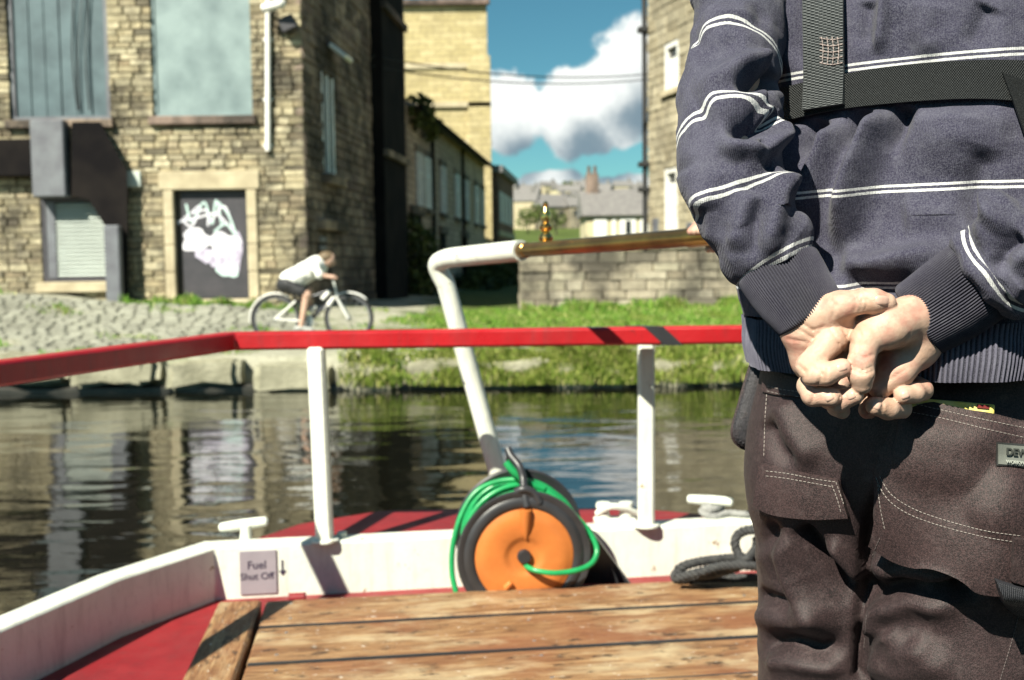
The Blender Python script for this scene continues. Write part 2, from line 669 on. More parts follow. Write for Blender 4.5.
# ------------------------------------------------------------------ masonry
def stone_mesh(name, seed):
    """unit block, chamfered and slightly uneven face towards +Y"""
    r = random.Random(seed)
    f = 0.5
    i = 0.46
    vs = [(-f, -0.5, -f), (f, -0.5, -f), (f, -0.5, f), (-f, -0.5, f),
          (-f, 0.30, -f), (f, 0.30, -f), (f, 0.30, f), (-f, 0.30, f)]
    for (x, z) in ((-i, -i), (i, -i), (i, i), (-i, i)):
        vs.append((x + r.uniform(-.02, .02), 0.5 + r.uniform(-.12, .06), z + r.uniform(-.05, .02)))
    fs = [(0, 1, 5, 4), (1, 2, 6, 5), (2, 3, 7, 6), (3, 0, 4, 7), (4, 5, 9, 8), (5, 6, 10, 9), (6, 7, 11, 10), (7, 4, 8, 11), (8, 9, 10, 11)]
    return vs, [f[::-1] for f in fs]


STONE = [stone_mesh('stone', k) for k in range(8)]
_stone_cache = {}


def stone_data(k, mat):
    key = (k, mat.name)
    if key not in _stone_cache:
        me = bpy.data.meshes.new('stone')
        me.from_pydata(STONE[k][0], [], STONE[k][1])
        me.materials.append(mat)
        _stone_cache[key] = me
    return _stone_cache[key]


def free_spans(u0, u1, cuts):
    spans = [(u0, u1)]
    for (a, b) in cuts:
        nxt = []
        for (s, e) in spans:
            if b <= s or a >= e:
                nxt.append((s, e))
                continue
            if a - s > 0.04:
                nxt.append((s, a))
            if e - b > 0.04:
                nxt.append((b, e))
        spans = nxt
    return spans


def stone_wall(parent, O, U, Nn, W, z0, z1, mat, course=(0.14, 0.22), length=(0.25, 0.62), openings=(), limit=300, depth=0.16,
               gap=0.012, seed=1, view=None, base=None, name='stone'):
    """coursed blocks on a wall plane; openings are (u0, z0, u1, z1); the largest in view are objects, the rest one stuff part"""
    r = random.Random(seed)
    O = Vector(O)
    U = Vector(U).normalized()
    Nn = Vector(Nn).normalized()
    Z = Vector((0, 0, 1))
    marks = sorted({z0, z1} | {m for o in openings for m in (o[1], o[3]) if z0 < m < z1})
    levels = []
    for a, b in zip(marks[:-1], marks[1:]):
        k = max(1, round((b - a) / (sum(course) / 2)))
        w = [r.uniform(*course) for _ in range(k)]
        s = (b - a) / sum(w)
        z = a
        for x in w:
            levels.append((z, z + x * s))
            z += x * s
    stones = []
    for (a, b) in levels:
        cuts = [(o[0], o[2]) for o in openings if o[1] < (a + b) / 2 < o[3]]
        for (s, e) in free_spans(0, W, cuts):
            u = s
            while u < e - 1e-4:
                ln = r.uniform(*length)
                if e - (u + ln) < length[0] * 0.6:
                    ln = e - u
                if base is None or b > base(u + ln / 2) + 0.02:
                    stones.append((u, min(u + ln, e), a, b))
                u += ln

    def seen(s):
        if view is None:
            return True
        p = O + U * ((s[0] + s[1]) / 2)
        x, y, _ = project([(p.x, p.y, (s[2] + s[3]) / 2)])
        return view[0] < x[0] < view[2] and view[1] < y[0] < view[3]
    order = sorted(stones, key=lambda s: (not seen(s), -(s[1] - s[0]) * (s[3] - s[2])))
    rest = MB()
    for i, s in enumerate(order):
        c = O + U * ((s[0] + s[1]) / 2) + Z * ((s[2] + s[3]) / 2 - O.z) - Nn * (depth / 2 - r.uniform(-0.012, 0.02))
        sx, sz = s[1] - s[0] - gap, s[3] - s[2] - gap
        k = r.randrange(8)
        mt = Matrix((tuple(U * sx) , tuple(Nn * depth), tuple(Z * sz))).transposed().to_4x4()
        mt.translation = c
        if i < limit and seen(s):
            o = bpy.data.objects.new(name, stone_data(k, mat))
            col.objects.link(o)
            place(o, parent)
            o.matrix_basis = mt
        else:
            rest.add([mt @ Vector(v) for v in STONE[k][0]], STONE[k][1])
    if rest.v:
        rest.build('stonework', mat, parent, kind='stuff')


def quad_frame(mb, O, U, Nn, u0, z0, u1, z1, w, d, out=0.0):
    """rectangular frame on a wall plane"""
    Z = Vector((0, 0, 1))
    for (a, b, c_, e) in ((u0, z0, u0 + w, z1), (u1 - w, z0, u1, z1), (u0 + w, z0, u1 - w, z0 + w), (u0 + w, z1 - w, u1 - w, z1)):
        mb.box(O + U * ((a + c_) / 2) + Z * ((b + e) / 2 - O.z) + Nn * (out - d / 2), (abs(c_ - a), d, abs(e - b)), (U, Nn, Z))


def wall_box(mb, O, U, Nn, u0, z0, u1, z1, n0, n1, bev=0.0):
    """box from wall coordinates, n = distance proud of the plane"""
    Z = Vector((0, 0, 1))
    return mb.box(O + U * ((u0 + u1) / 2) + Z * ((z0 + z1) / 2 - O.z) + Nn * ((n0 + n1) / 2),
                  (abs(u1 - u0), abs(n1 - n0), abs(z1 - z0)), (U, Nn, Z), bev)


# ------------------------------------------------------------------ the mill on the left
YF = 20.0
XC = (309 - 512) / FPX * YF
SD = Vector((0.09, 1, 0)).normalized()          # the way its side wall runs
SN = Vector((SD.y, -SD.x, 0))                   # faces the lane
FO = Vector((XC, YF, 0))
FU = Vector((-1, 0, 0))
FN = Vector((0, -1, 0))
ZT = 9.5


def fz(y, x=200, Y=YF):
    return P(x, y, Y).z


def fu(x, Y=YF, y=150):
    return XC - P(x, y, Y).x


def build_mill():
    t = empty('mill_building', (XC - 3, YF + 4, 0.8), 'sooty sandstone mill with boarded windows and graffiti door beside the towpath', 'building')
    sideL = 5.8
    e = FO + SD * sideL
    core = MB()
    core.prism([(XC - 12, YF + 0.17), (XC - 0.17, YF + 0.17), (e.x - 0.17, e.y), (XC - 12, e.y)], 0.2, ZT - 0.05)
    core.build('wall_core', M['mortar'], t)
    op = []
    # (left px, top px, right px, bottom px)
    w1 = (12, -90, 111, 118)
    w2 = (155, -90, 253, 116)
    dr = (172, 190, 245, 299)
    lv = (38, 196, 108, 280)
    rects = {}
    for k, q in (('w1', w1), ('w2', w2), ('door', dr), ('louvre', lv)):
        rects[k] = (fu(q[2]), fz(q[3]), fu(q[0]), fz(q[1]))
        op.append(rects[k])
    a = rects['door']
    jamb = (a[0] - 0.19, a[1] - 0.32, a[2] + 0.19, a[3] + 0.34)
    ops = [rects['w1'], rects['w2'], rects['louvre'], jamb]
    sill2 = (rects['w2'][0] - 0.08, rects['w2'][1] - 0.16, rects['w2'][2] + 0.08, rects['w2'][1])
    sill1 = (rects['w1'][0] - 0.08, rects['w1'][1] - 0.16, rects['w1'][2] + 0.08, rects['w1'][1])
    silll = (rects['louvre'][0] - 0.1, rects['louvre'][1] - 0.2, rects['louvre'][2] + 0.1, rects['louvre'][1])
    ops += [sill1, sill2, silll]
    gz = lambda u: float(ground_z(XC - u, YF - 0.1)) - 0.1
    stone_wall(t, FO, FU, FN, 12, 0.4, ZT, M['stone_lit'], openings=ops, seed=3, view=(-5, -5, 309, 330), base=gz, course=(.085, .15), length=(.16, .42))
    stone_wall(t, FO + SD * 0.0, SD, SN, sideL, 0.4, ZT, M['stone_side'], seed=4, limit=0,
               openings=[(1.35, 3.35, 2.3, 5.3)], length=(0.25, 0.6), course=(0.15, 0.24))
    # sills
    for (q, dd) in ((sill1, 0.10), (sill2, 0.10), (silll, 0.12)):
        wall_box(MB(), FO, FU, FN, q[0] + .005, q[1] + .005, q[2] - .005, q[3] - .003, -0.14, dd, 0.015).build('window_sill', M['dressed'] if dd > .11 else M['stone_side'], t)
    # boarded windows
    q = rects['w1']
    fr = MB()
    quad_frame(fr, FO, FU, FN, q[0], q[1], q[2], q[3], 0.07, 0.08, -0.06)
    w = fr.build('window', M['grey_box'], t)
    nb = 6
    for k in range(nb):
        a0 = q[0] + 0.07 + (q[2] - q[0] - 0.14) * k / nb
        a1 = q[0] + 0.07 + (q[2] - q[0] - 0.14) * (k + 1) / nb - 0.015
        wall_box(MB(), FO, FU, FN, a0, q[1] + .07, a1, q[3] - .07, -0.16, -0.09 - random.uniform(0, .025), 0.004).build('board', M['board_blue'], w)
    lines = MB()
    for (xa, xb, nn) in ((82, 78, 1), (70, 76, 1), (86, 88, 1)):
        pts = [P(xa + (xb - xa) * s + 2 * math.sin(s * 7), -60 + 170 * s, YF + 0.04) for s in np.linspace(0, 1, 14)]
        lines.tube(pts, 0.012, 6)
    lines.build('loose_cable', M['cable'], w)
    q = rects['w2']
    fr = MB()
    quad_frame(fr, FO, FU, FN, q[0], q[1], q[2], q[3], 0.05, 0.08, -0.05)
    w = fr.build('window', M['board_pale'], t)
    wall_box(MB(), FO, FU, FN, q[0] + .05, q[1] + .05, q[2] - .05, q[3] - .05, -0.16, -0.075, 0.004).build('board', M['board_pale'], w)
    # door: dressed jambs, lintel, step, dark leaf with graffiti
    a = rects['door']
    for (b0, b1) in ((jamb[0], a[0]), (a[2], jamb[2])):
        zz = jamb[1] + 0.32
        for k in range(4):
            h = (a[3] - zz) / 4
            wall_box(MB(), FO, FU, FN, b0 + .004, zz + k * h + .005, b1 - .004, zz + (k + 1) * h - .005, -0.15, 0.035 + 0.006 * (k % 2), 0.012).build('jamb_stone', M['dressed'], t)
    wall_box(MB(), FO, FU, FN, jamb[0] - .06, a[3] + .004, jamb[2] + .06, jamb[3] - .004, -0.15, 0.045, 0.015).build('lintel', M['dressed'], t)
    wall_box(MB(), FO, FU, FN, jamb[0] - .12, jamb[1] + .15, jamb[2] + .14, jamb[1] + .315, -0.15, 0.22, 0.02).build('door_step', M['dressed'], t)
    wall_box(MB(), FO, FU, FN, jamb[0] - .3, jamb[1] - .08, jamb[2] + .3, jamb[1] + .145, -0.15, 0.42, 0.02).build('door_step', M['dressed'], t)
    d = wall_box(MB(), FO, FU, FN, a[0] + .03, a[1] + .01, a[2] - .10, a[3] - .03, -0.15, -0.10, 0.006).build('door', M['dark_paint'], t)
    fr = MB()
    quad_frame(fr, FO, FU, FN, a[0], a[1], a[2], a[3], 0.03, 0.06, -0.08)
    fr.build('frame', M['cable'], d)
    # graffiti, sprayed flat on the door
    g = {'graffiti_white': MB(), 'graffiti_teal': MB(), 'graffiti_lilac': MB()}

    def blob(key, x, y, rx, ry, lift, seed):
        r_ = random.Random(seed)
        n_ = 26
        ring = []
        for k in range(n_):
            an = 2 * math.pi * k / n_
            s = 1 + 0.13 * math.sin(3 * an + seed) + 0.08 * math.sin(5 * an + 2 * seed) + r_.uniform(-.05, .05)
            p = P(x + rx * s * math.cos(an), y + ry * s * math.sin(an), YF + 0.098 - lift)
            ring.append(p)
        g[key].add(ring, [tuple(range(n_))])

    def stroke(key, pts, w_, lift):
        sp = smooth_path([Vector((x, y, 0)) for (x, y) in pts], 6)
        L_, R_ = [], []
        for i, p in enumerate(sp):
            tt = (sp[min(i + 1, len(sp) - 1)] - sp[max(i - 1, 0)]).normalized()
            nn = Vector((-tt.y, tt.x, 0)) * w_
            L_.append(P(p.x + nn.x, p.y + nn.y, YF + 0.098 - lift))
            R_.append(P(p.x - nn.x, p.y - nn.y, YF + 0.098 - lift))
        m_ = len(sp)
        g[key].add(L_ + R_, [(i, i + 1, m_ + i + 1, m_ + i) for i in range(m_ - 1)])
    blob('graffiti_white', 196, 240, 14, 12, .002, 1)
    blob('graffiti_white', 224, 244, 15, 12, .002, 2)
    blob('graffiti_lilac', 208, 255, 13, 7, .0015, 3)
    blob('graffiti_lilac', 234, 252, 9, 20, .001, 4)
    blob('graffiti_teal', 228, 270, 11, 7, .0025, 5)
    blob('graffiti_lilac', 222, 262, 10, 8, .0017, 6)
    for i, pts in enumerate([[(178, 224), (190, 214), (200, 206), (192, 226), (184, 218), (206, 210), (208, 226)],
                             [(186, 204), (192, 222), (204, 202), (212, 224), (216, 200), (222, 226)],
                             [(176, 222), (196, 218), (216, 214), (232, 228), (224, 206), (212, 220)],
                             [(218, 202), (228, 214), (236, 236), (226, 224), (214, 232)]]):
        stroke('graffiti_teal' if i % 2 else 'graffiti_white', pts, 1.0, .003 + .0005 * i)
    for k, mb in g.items():
        mb.build('graffiti', M[k], d, kind='stuff')
    # louvred opening with grey frame, grey panel with a shaded opening beside it and its post
    q = rects['louvre']
    lo = MB()
    quad_frame(lo, FO, FU, FN, q[0], q[1], q[2], q[3], 0.08, 0.12, -0.02)
    lo = lo.build('louvre', M['dark_paint'], t)
    wall_box(MB(), FO, FU, FN, q[2] - .24, q[1] + .08, q[2] - .08, q[3] - .08, -0.12, -0.03).build('side_panel', M['grey_box'], lo)
    ns = 18
    for k in range(ns):
        z = q[1] + .09 + (q[3] - q[1] - .18) * (k + .5) / ns
        c = FO + FU * ((q[0] + q[2]) / 2 - .08) + Vector((0, 0, z)) + FN * -0.07
        ax = Vector((0, -0.75, -0.66))
        MB().box(c, (q[2] - q[0] - .34, 0.085, 0.012), (FU, ax, FU.cross(ax))).build('slat', M['shutter'], lo)
    x0, x1 = fu(71), fu(38)
    zb, zt = fz(196), fz(120)
    wall_box(MB(), FO, FU, FN, x0, zb, x1, zt, 0.01, 0.32, 0.02).build('hoist_panel', M['grey_box'], t)
    pol = [(71.5, 122), (100, 122), (127, 170), (128, 302), (109, 302), (109, 232), (88, 199), (71.5, 196)]  # black box stands in for the doorway's shade, put into its colour
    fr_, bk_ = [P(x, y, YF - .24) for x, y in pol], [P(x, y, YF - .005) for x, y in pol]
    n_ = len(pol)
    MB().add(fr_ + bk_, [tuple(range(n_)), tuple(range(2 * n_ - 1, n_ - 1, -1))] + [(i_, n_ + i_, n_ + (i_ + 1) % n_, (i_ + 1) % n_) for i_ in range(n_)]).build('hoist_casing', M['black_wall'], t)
    wall_box(MB(), FO, FU, FN, x1 + .01, fz(175), x1 + 2.6, fz(138), 0.01, 0.25, 0.02).build('canopy', M['black_wall'], t)
    wall_box(MB(), FO, FU, FN, fu(124), fz(303) - .1, fu(109), fz(225), 0.245, 0.42, 0.02).build('pier_box', M['grey_box'], t)
    # pipe, lamp, alarm box, plaque
    pp = MB()
    pp.tube([P(268, -40, YF - .07), P(268, 151, YF - .07)], 0.05, 10)
    pp = pp.build('drainpipe', M['white_paint'], t, smooth=True)
    for y in (40, 100, 146):
        MB().box(P(268, y, YF - .03), (0.17, 0.05, 0.05), None, .008).build('bracket', M['white_paint'], pp)
    la = MB()
    la.lathe(P(262, 9, YF - .30), P(287, 2, YF - .42) - P(262, 9, YF - .30), [(0, .03), (.02, .075), (.4, .085), (.45, .04)], 14)
    la = la.build('wall_lamp', M['white_paint'], t, smooth=True)
    MB().tube([P(272, 10, YF - .3), P(274, 16, YF)], 0.02, 8).build('bracket', M['cable'], la)
    MB().box(P(288, 24, YF - .13), (0.28, 0.2, 0.26), (Vector((.9, 0, .4)), Vector((0, 1, 0)), Vector((-.4, 0, .9))), .02).build('alarm_box', M['dark_paint'], t)
    MB().box(P(133, 179, YF - .03), (0.28, 0.05, 0.28), None, .01).build('plaque', M['shutter'], t)
    # side window and wall lamp, small sign
    def sp(u, z, n):
        return FO + SD * u + Vector((0, 0, z)) + SN * n
    wq = MB()
    Zv = Vector((0, 0, 1))
    wq.box(sp(1.82, 4.32, -.10), (0.95, .06, 1.95), (SD, SN, Zv))
    wq = wq.build('window', M['glass_dark'], t)
    for (u_, w_) in ((1.40, .09), (1.83, .08), (2.25, .09)):
        MB().box(sp(u_, 4.32, -.05), (w_, .07, 1.95), (SD, SN, Zv)).build('frame', M['white_paint'], wq)
    MB().box(sp(1.82, 3.24, .03), (1.25, .3, .2), (SD, SN, Zv), .02).build('window_sill', M['stone_side'], t)
    MB().box(sp(1.6, 2.35, .06), (1.9, .24, .2), (SD, SN, Zv), .02).build('ledge', M['stone_side'], t)
    for z in (5.55, 5.75):
        pass
    MB().box(sp(2.0, 5.75, .22), (0.55, .42, .10), (SD, (SN + Zv * -.8).normalized(), SD.cross((SN + Zv * -.8).normalized())), .02).build('wall_lamp', M['white_paint'], t)
    for k in range(3):
        MB().box(sp(1.0, 1.75 + .16 * k, .03), (0.42, .05, .10), (SD, SN, Zv), .01).build('meter_plate', M['grey_box'], t)
    # roof out of view, still there
    rf = MB()
    y0, y1 = YF - .3, e.y + .1
    xm = XC - 6
    rf.add([(XC - 12.3, y0, ZT), (XC + .25, y0, ZT), (e.x + .25, y1, ZT), (XC - 12.3, y1, ZT), (xm, y0, ZT + 3), (xm, y1, ZT + 3)],
           [(0, 4, 5, 3), (1, 2, 5, 4), (0, 1, 4), (2, 3, 5), (0, 3, 2, 1)])
    rf.build('roof', M['slate'], t)


build_mill()


def side_point(Y, n=0.0, z=0.0):
    u = (Y - YF) / SD.y
    p = FO + SD * u + SN * n
    return Vector((p.x, p.y, z))


M['range_stone'] = brick_tex_mat('sooty_coursed_stone', (0.50, 0.35, 0.27), (0.66, 0.48, 0.37), (0.22, 0.16, 0.13), 1, .5, .2, 'YZ', soot=0.3)
M['tower_stone'] = brick_tex_mat('yellow_coursed_stone', (0.46, 0.38, 0.20), (0.60, 0.50, 0.29), (0.30, 0.24, 0.14), 1, 0.7, 0.28, 'XZ', soot=0.25)
M['far_block'] = brick_tex_mat('brown_brick', (0.22, 0.12, 0.09), (0.30, 0.17, 0.13), (0.16, 0.11, 0.09), 1, 0.4, 0.14, 'YZ', soot=0.4)
M['curtain'] = simple_mat('pale_window_boarding', (0.80, 0.76, 0.74), (0.62, 0.58, 0.57), 3, 0.7)


def box_building(t, Y0, Y1, zb, zt, mat, depth=6.0, n=0.0, name='wall'):
    a, b = side_point(Y0, n), side_point(Y1, n)
    mb = MB().prism([(a.x - depth, a.y), (a.x, a.y), (b.x, b.y), (b.x - depth, b.y)], zb, zt)
    return mb.build(name, mat, t)


def build_side_blocks():
    # tarred stair block
    t = empty('stair_tower', side_point(27.5, -2, .7), 'tall black tarred stair tower between mill and low windowed range', 'building')
    w = box_building(t, 25.85, 28.6, 0.3, 12.5, M['black_wall'], 5, 0.25)
    box_building(t, 25.75, 28.7, 12.51, 12.8, M['slate'], 5.2, 0.35, 'roof')
    # string of ledges, door recess
    for z in (4.2, 7.6):
        a, b = side_point(25.84, .30), side_point(28.62, .30)
        MB().box((a + b) / 2 + Vector((0, 0, z)), ((b - a).length, .12, .16), (SD, SN, Vector((0, 0, 1)))).build('ledge', M['stone_side'], t)
    # lighter back block rising over the range
    t = empty('rear_mill_block', side_point(30.5, -4, .7), 'narrow brown stone block rising behind the black tower', 'building')
    box_building(t, 28.75, 30.3, 0.3, 11.5, M['range_stone'], 7, -0.05)
    box_building(t, 28.72, 30.4, 11.52, 11.8, M['slate'], 7.2, 0.05, 'roof')
    # long low range with eight windows
    t = empty('low_mill_range', side_point(40, -3, .7), 'long low sooty mill range with tall pale windows along the lane', 'building')
    ze = 5.95
    w = box_building(t, 30.45, 49.0, 0.2, ze, M['range_stone'], 7, -0.05)
    Zv = Vector((0, 0, 1))
    xs_px = [423, 431, 446, 460, 469, 479, 485]
    for i, px in enumerate(xs_px):
        # where the wall plane meets that column of the picture
        k = (px - 512) / FPX
        o = side_point(YF, 0)
        # X = o.x + (Y-20)*0.09 ; X = k*Y
        Y = (o.x - 20 * 0.09) / (k - 0.09)
        zc = (3.35 + 4.75) / 2
        p = side_point(Y, -0.05)
        wi = MB()
        wi.box(p + Zv * zc + SN * .005, (0.95, .05, 1.5), (SD, SN, Zv))
        wi = wi.build('window', M['curtain'], t)
        fr = MB()
        for s in (-.47, 0, .47):
            fr.box(p + Zv * zc + SD * s + SN * .05, (.08, .06, 1.5), (SD, SN, Zv))
        for s in (-.74, 0.2, .74):
            fr.box(p + Zv * (zc + s) + SN * .045, (.86, .05, .07), (SD, SN, Zv))
        fr.build('frame', M['white_paint'] if i % 2 else M['curtain'], wi)
        MB().box(p + Zv * 3.2 + SN * .05, (1.2, .16, .16), (SD, SN, Zv), .01).build('window_sill', M['stone_side'], t)
        MB().box(p + Zv * 4.92 + SN * .03, (1.2, .1, .22), (SD, SN, Zv), .01).build('lintel', M['stone_side'], t)
    for (Y, z0, z1, wd) in ((31.6, .5, 3.0, 1.6), (36.5, .5, 2.6, 1.2), (42, .5, 2.6, 1.4)):
        p = side_point(Y, -0.05)
        d = MB().box(p + Zv * ((z0 + z1) / 2) + SN * .01, (wd, .06, z1 - z0), (SD, SN, Zv)).build('door', M['black_wall'], t)
        MB().box(p + Zv * (z1 + .12) + SN * .05, (wd + .4, .14, .24), (SD, SN, Zv), .01).build('lintel', M['stone_side'], t)
    a, b = side_point(30.4, .28), side_point(49.1, .28)
    rf = MB()
    dp = 7.4
    rf.add([(a.x, a.y, ze - .02), (b.x, b.y, ze - .02), (b.x - dp, b.y, ze), (a.x - dp, a.y, ze), (a.x - dp / 2, a.y, ze + 1.6), (b.x - dp / 2, b.y, ze + 1.6)],
           [(0, 1, 5, 4), (2, 3, 4, 5), (1, 2, 5), (3, 0, 4), (0, 3, 2, 1)])
    rf.build('roof', M['slate'], t)
    g = MB().tube([side_point(30.4, .33, ze - .06), side_point(49.1, .33, ze - .06)], 0.08, 8).build('gutter', M['black_wall'], t, smooth=True)
    MB().tube([side_point(34.2, .05, .6), side_point(34.2, .05, ze - .1)], 0.06, 8).build('drainpipe', M['black_wall'], t, smooth=True)
    MB().tube([side_point(41.2, .05, .6), side_point(41.2, .05, ze - .1)], 0.06, 8).build('drainpipe', M['black_wall'], t, smooth=True)
    # bright tall block behind it
    Yt = 53.0
    xl, xr = P(410, 100, Yt).x - 1.5, P(488, 100, Yt).x
    zt = P(450, 5, Yt).z
    t = empty('tall_mill_block', ((xl + xr) / 2, Yt + 3, .8), 'tall sunlit yellow stone mill block above the low range', 'building')
    MB().prism([(xl, Yt), (xr, Yt), (xr - .9, Yt + 9), (xl, Yt + 9)], 0.3, zt).build('wall', M['tower_stone'], t)
    MB().prism([(xr - .95, Yt - .16), (xr + .12, Yt - .16), (xr + .12, Yt + .5), (xr - .95, Yt + .5)], 0.4, zt - 2.4).build('corner_pilaster', M['tower_stone'], t)
    for (z_, d_) in ((zt + .1, .3), (P(450, 66, Yt).z, .12), (P(450, 105, Yt).z, .18), (P(450, 143, Yt).z, .12)):
        MB().box(((xl + xr) / 2, Yt - d_ / 2 + .02, z_), (xr - xl + .3, d_, .26), None, .02).build('string_course', M['dressed'] if d_ < .25 else M['stone_side'], t)
    # brick block at the far end of the lane
    t = empty('brick_block', side_point(58, -3, .8), 'brown brick block with pale band at the far end of the lane', 'building')
    box_building(t, 53.6, 62.0, 0.3, 6.0, M['far_block'], 5, 0.1)
    box_building(t, 53.4, 62.2, 6.02, 6.35, M['slate'], 5.2, 0.35, 'roof')
    a, b = side_point(53.58, .13), side_point(62.02, .13)
    MB().box((a + b) / 2 + Zv * 3.1, ((b - a).length, .12, .25), (SD, SN, Zv)).build('string_course', M['dressed'], t)
    for Y in (54.6, 56.4, 58.2, 60.2):
        for z in (1.9, 4.4):
            MB().box(side_point(Y, .13, z), (1.0, .06, 1.5), (SD, SN, Zv)).build('window', M['curtain'] if z > 3 else M['glass_dark'], t)


build_side_blocks()


# ------------------------------------------------------------------ leaves
def leaf_cloud(blobs, n, size, seed=0, squash=1.0):
    """n leaf-sized quads through the volume of blobs ((centre), (radii)); returns verts, faces"""
    r_ = np.random.default_rng(seed)
    per = [b[1][0] * b[1][1] * b[1][2] for b in blobs]
    cnt = r_.multinomial(n, np.array(per) / sum(per))
    C = []
    for b, k in zip(blobs, cnt):
        d = r_.normal(size=(k, 3))
        d /= np.linalg.norm(d, axis=1)[:, None]
        rad = r_.uniform(0.35, 1.05, (k, 1)) ** 0.6
        C.append(np.array(b[0]) + d * rad * np.array(b[1]))
    C = np.concatenate(C)
    m = len(C)
    a = r_.normal(size=(m, 3))
    a /= np.linalg.norm(a, axis=1)[:, None]
    b = np.cross(a, r_.normal(size=(m, 3)))
    b /= np.linalg.norm(b, axis=1)[:, None]
    s = size * r_.uniform(0.5, 1.3, (m, 1))
    V = np.stack([C - a * s, C + b * s * 0.55, C + a * s, C - b * s * 0.55], 1).reshape(-1, 3)
    Fc = np.arange(4 * m).reshape(-1, 4)
    return V, Fc


def bush(name, label, blobs, n, size, seed, mat, cat='bush', group=None):
    c = np.mean([b[0] for b in blobs], 0)
    zb = min(b[0][2] - b[1][2] for b in blobs)
    t = empty(name, (c[0], c[1], zb), label, cat, group)
    V, Fc = leaf_cloud(blobs, n, size, seed)
    mesh_obj('foliage', V, Fc, mat, t, smooth=False)
    st = MB()
    r_ = random.Random(seed)
    for b in blobs:
        st.tube([(c[0] + r_.uniform(-.05, .05), c[1], zb), ((c[0] + b[0][0]) / 2, (c[1] + b[0][1]) / 2 + .03, (zb + b[0][2]) / 2), b[0]], [.04, .03, .012], 6)
    st.build('stem', M['bark'], t)
    return t


def at_side(px, y, n=0.0, dY=0.0):
    k = (px - 512) / FPX
    o = side_point(YF, 0)
    Y = (o.x - 20 * 0.09) / (k - 0.09) + dY
    p = side_point(Y, n)
    return np.array((p.x, p.y, P(px, y, p.y).z))


bush('roof_shrub', 'dark shrub sprouting from the eaves of the low range', [(at_side(418, 112, .1), (.5, 1.0, .5)), (at_side(430, 128, .05), (.4, 1.0, .4))], 420, .12, 11, M['ivy'])
bush('wall_ivy', 'dark ivy climbing the base of the low range', [(at_side(412, 255, .3), (.5, .8, .9)), (at_side(410, 285, .4), (.6, .9, .6)), (at_side(406, 235, .2), (.3, .5, .6))], 1200, .11, 12, M['ivy'])
bush('lane_bush', 'dark bush in shade halfway down the lane', [(at_side(458, 285, .6), (.9, 1.2, .5)), (at_side(470, 275, .6), (1.0, 1.4, .7)), (at_side(484, 278, .5), (.8, 1.4, .6))], 2600, .13, 13, M['ivy'])
bush('lane_end_bush', 'dark bush at the foot of the brick block', [(at_side(496, 272, .9), (1.2, 1.2, .9)), (at_side(503, 276, 1.0), (1.0, 1.4, .8)), (at_side(490, 282, 1.2), (1.0, 1.0, .6))], 2600, .14, 14, M['ivy'])


# ------------------------------------------------------------------ stone wall in the middle
def build_garden_wall():
    Yw = 21.5
    xl = P(519, 280, Yw).x
    xr = P(741, 280, Yw).x
    zt = P(600, 251, Yw).z
    t = empty('garden_wall', ((xl + xr) / 2, Yw, .6), 'long stained sandstone wall above the grass across the canal', 'wall')
    O = Vector((xl, Yw, 0))
    MB().box(((xl + xr) / 2, Yw + .22, (zt + .3) / 2), (xr - xl - .06, .30, zt - .34), None).build('wall_core', M['mortar'], t)
    stone_wall(t, O, (1, 0, 0), (0, -1, 0), xr - xl, .45, zt, M['stone_garden'], course=(.15, .22), length=(.3, .75), seed=8)
    stone_wall(t, Vector((xl, Yw + .36, 0)), (0, -1, 0), (-1, 0, 0), .36, .45, zt, M['stone_garden'], course=(.15, .22), length=(.34, .36), seed=9, depth=.1)
    u = xl - .05
    while u < xr:
        w = min(random.uniform(.5, .8), xr + .05 - u)
        MB().box((u + w / 2, Yw + .19, zt + .075), (w - .012, .48, .13), None, .02).build('coping_stone', M['stone_garden'], t)
        u += w
    # newer, paler length of wall towards the right
    xr2 = P(800, 280, Yw).x + 1
    t2 = empty('pale_block_wall', ((xr + xr2) / 2, Yw, .6), 'short pale block wall joined to the stained garden wall', 'wall')
    MB().box(((xr + xr2) / 2 + .02, Yw + .20, (zt + .3) / 2), (xr2 - xr - .06, .26, zt - .3), None).build('wall_core', M['mortar'], t2)
    stone_wall(t2, Vector((xr + .012, Yw - .03, 0)), (1, 0, 0), (0, -1, 0), xr2 - xr - .02, .45, zt + .05, M['stone_pale'], course=(.21, .25), length=(.4, .5), seed=10)
    MB().box(((xr + xr2) / 2 + .03, Yw + .17, zt + .11), (xr2 - xr, .44, .1), None, .015).build('coping_stone', M['stone_pale'], t2)


build_garden_wall()


# ------------------------------------------------------------------ tall building on the right
M['right_stone'] = stone_mat('pale_ashlar_blocks', [(0.42, 0.37, 0.26), (0.54, 0.48, 0.35), (0.47, 0.41, 0.29), (0.36, 0.31, 0.21)], soot_amt=0.35)


M['right_core'] = brick_tex_mat('pale_coursed_stone', (0.42, 0.37, 0.26), (0.52, 0.46, 0.33), (0.26, 0.22, 0.16), 1, 0.6, 0.24, 'XZ', soot=0.3)


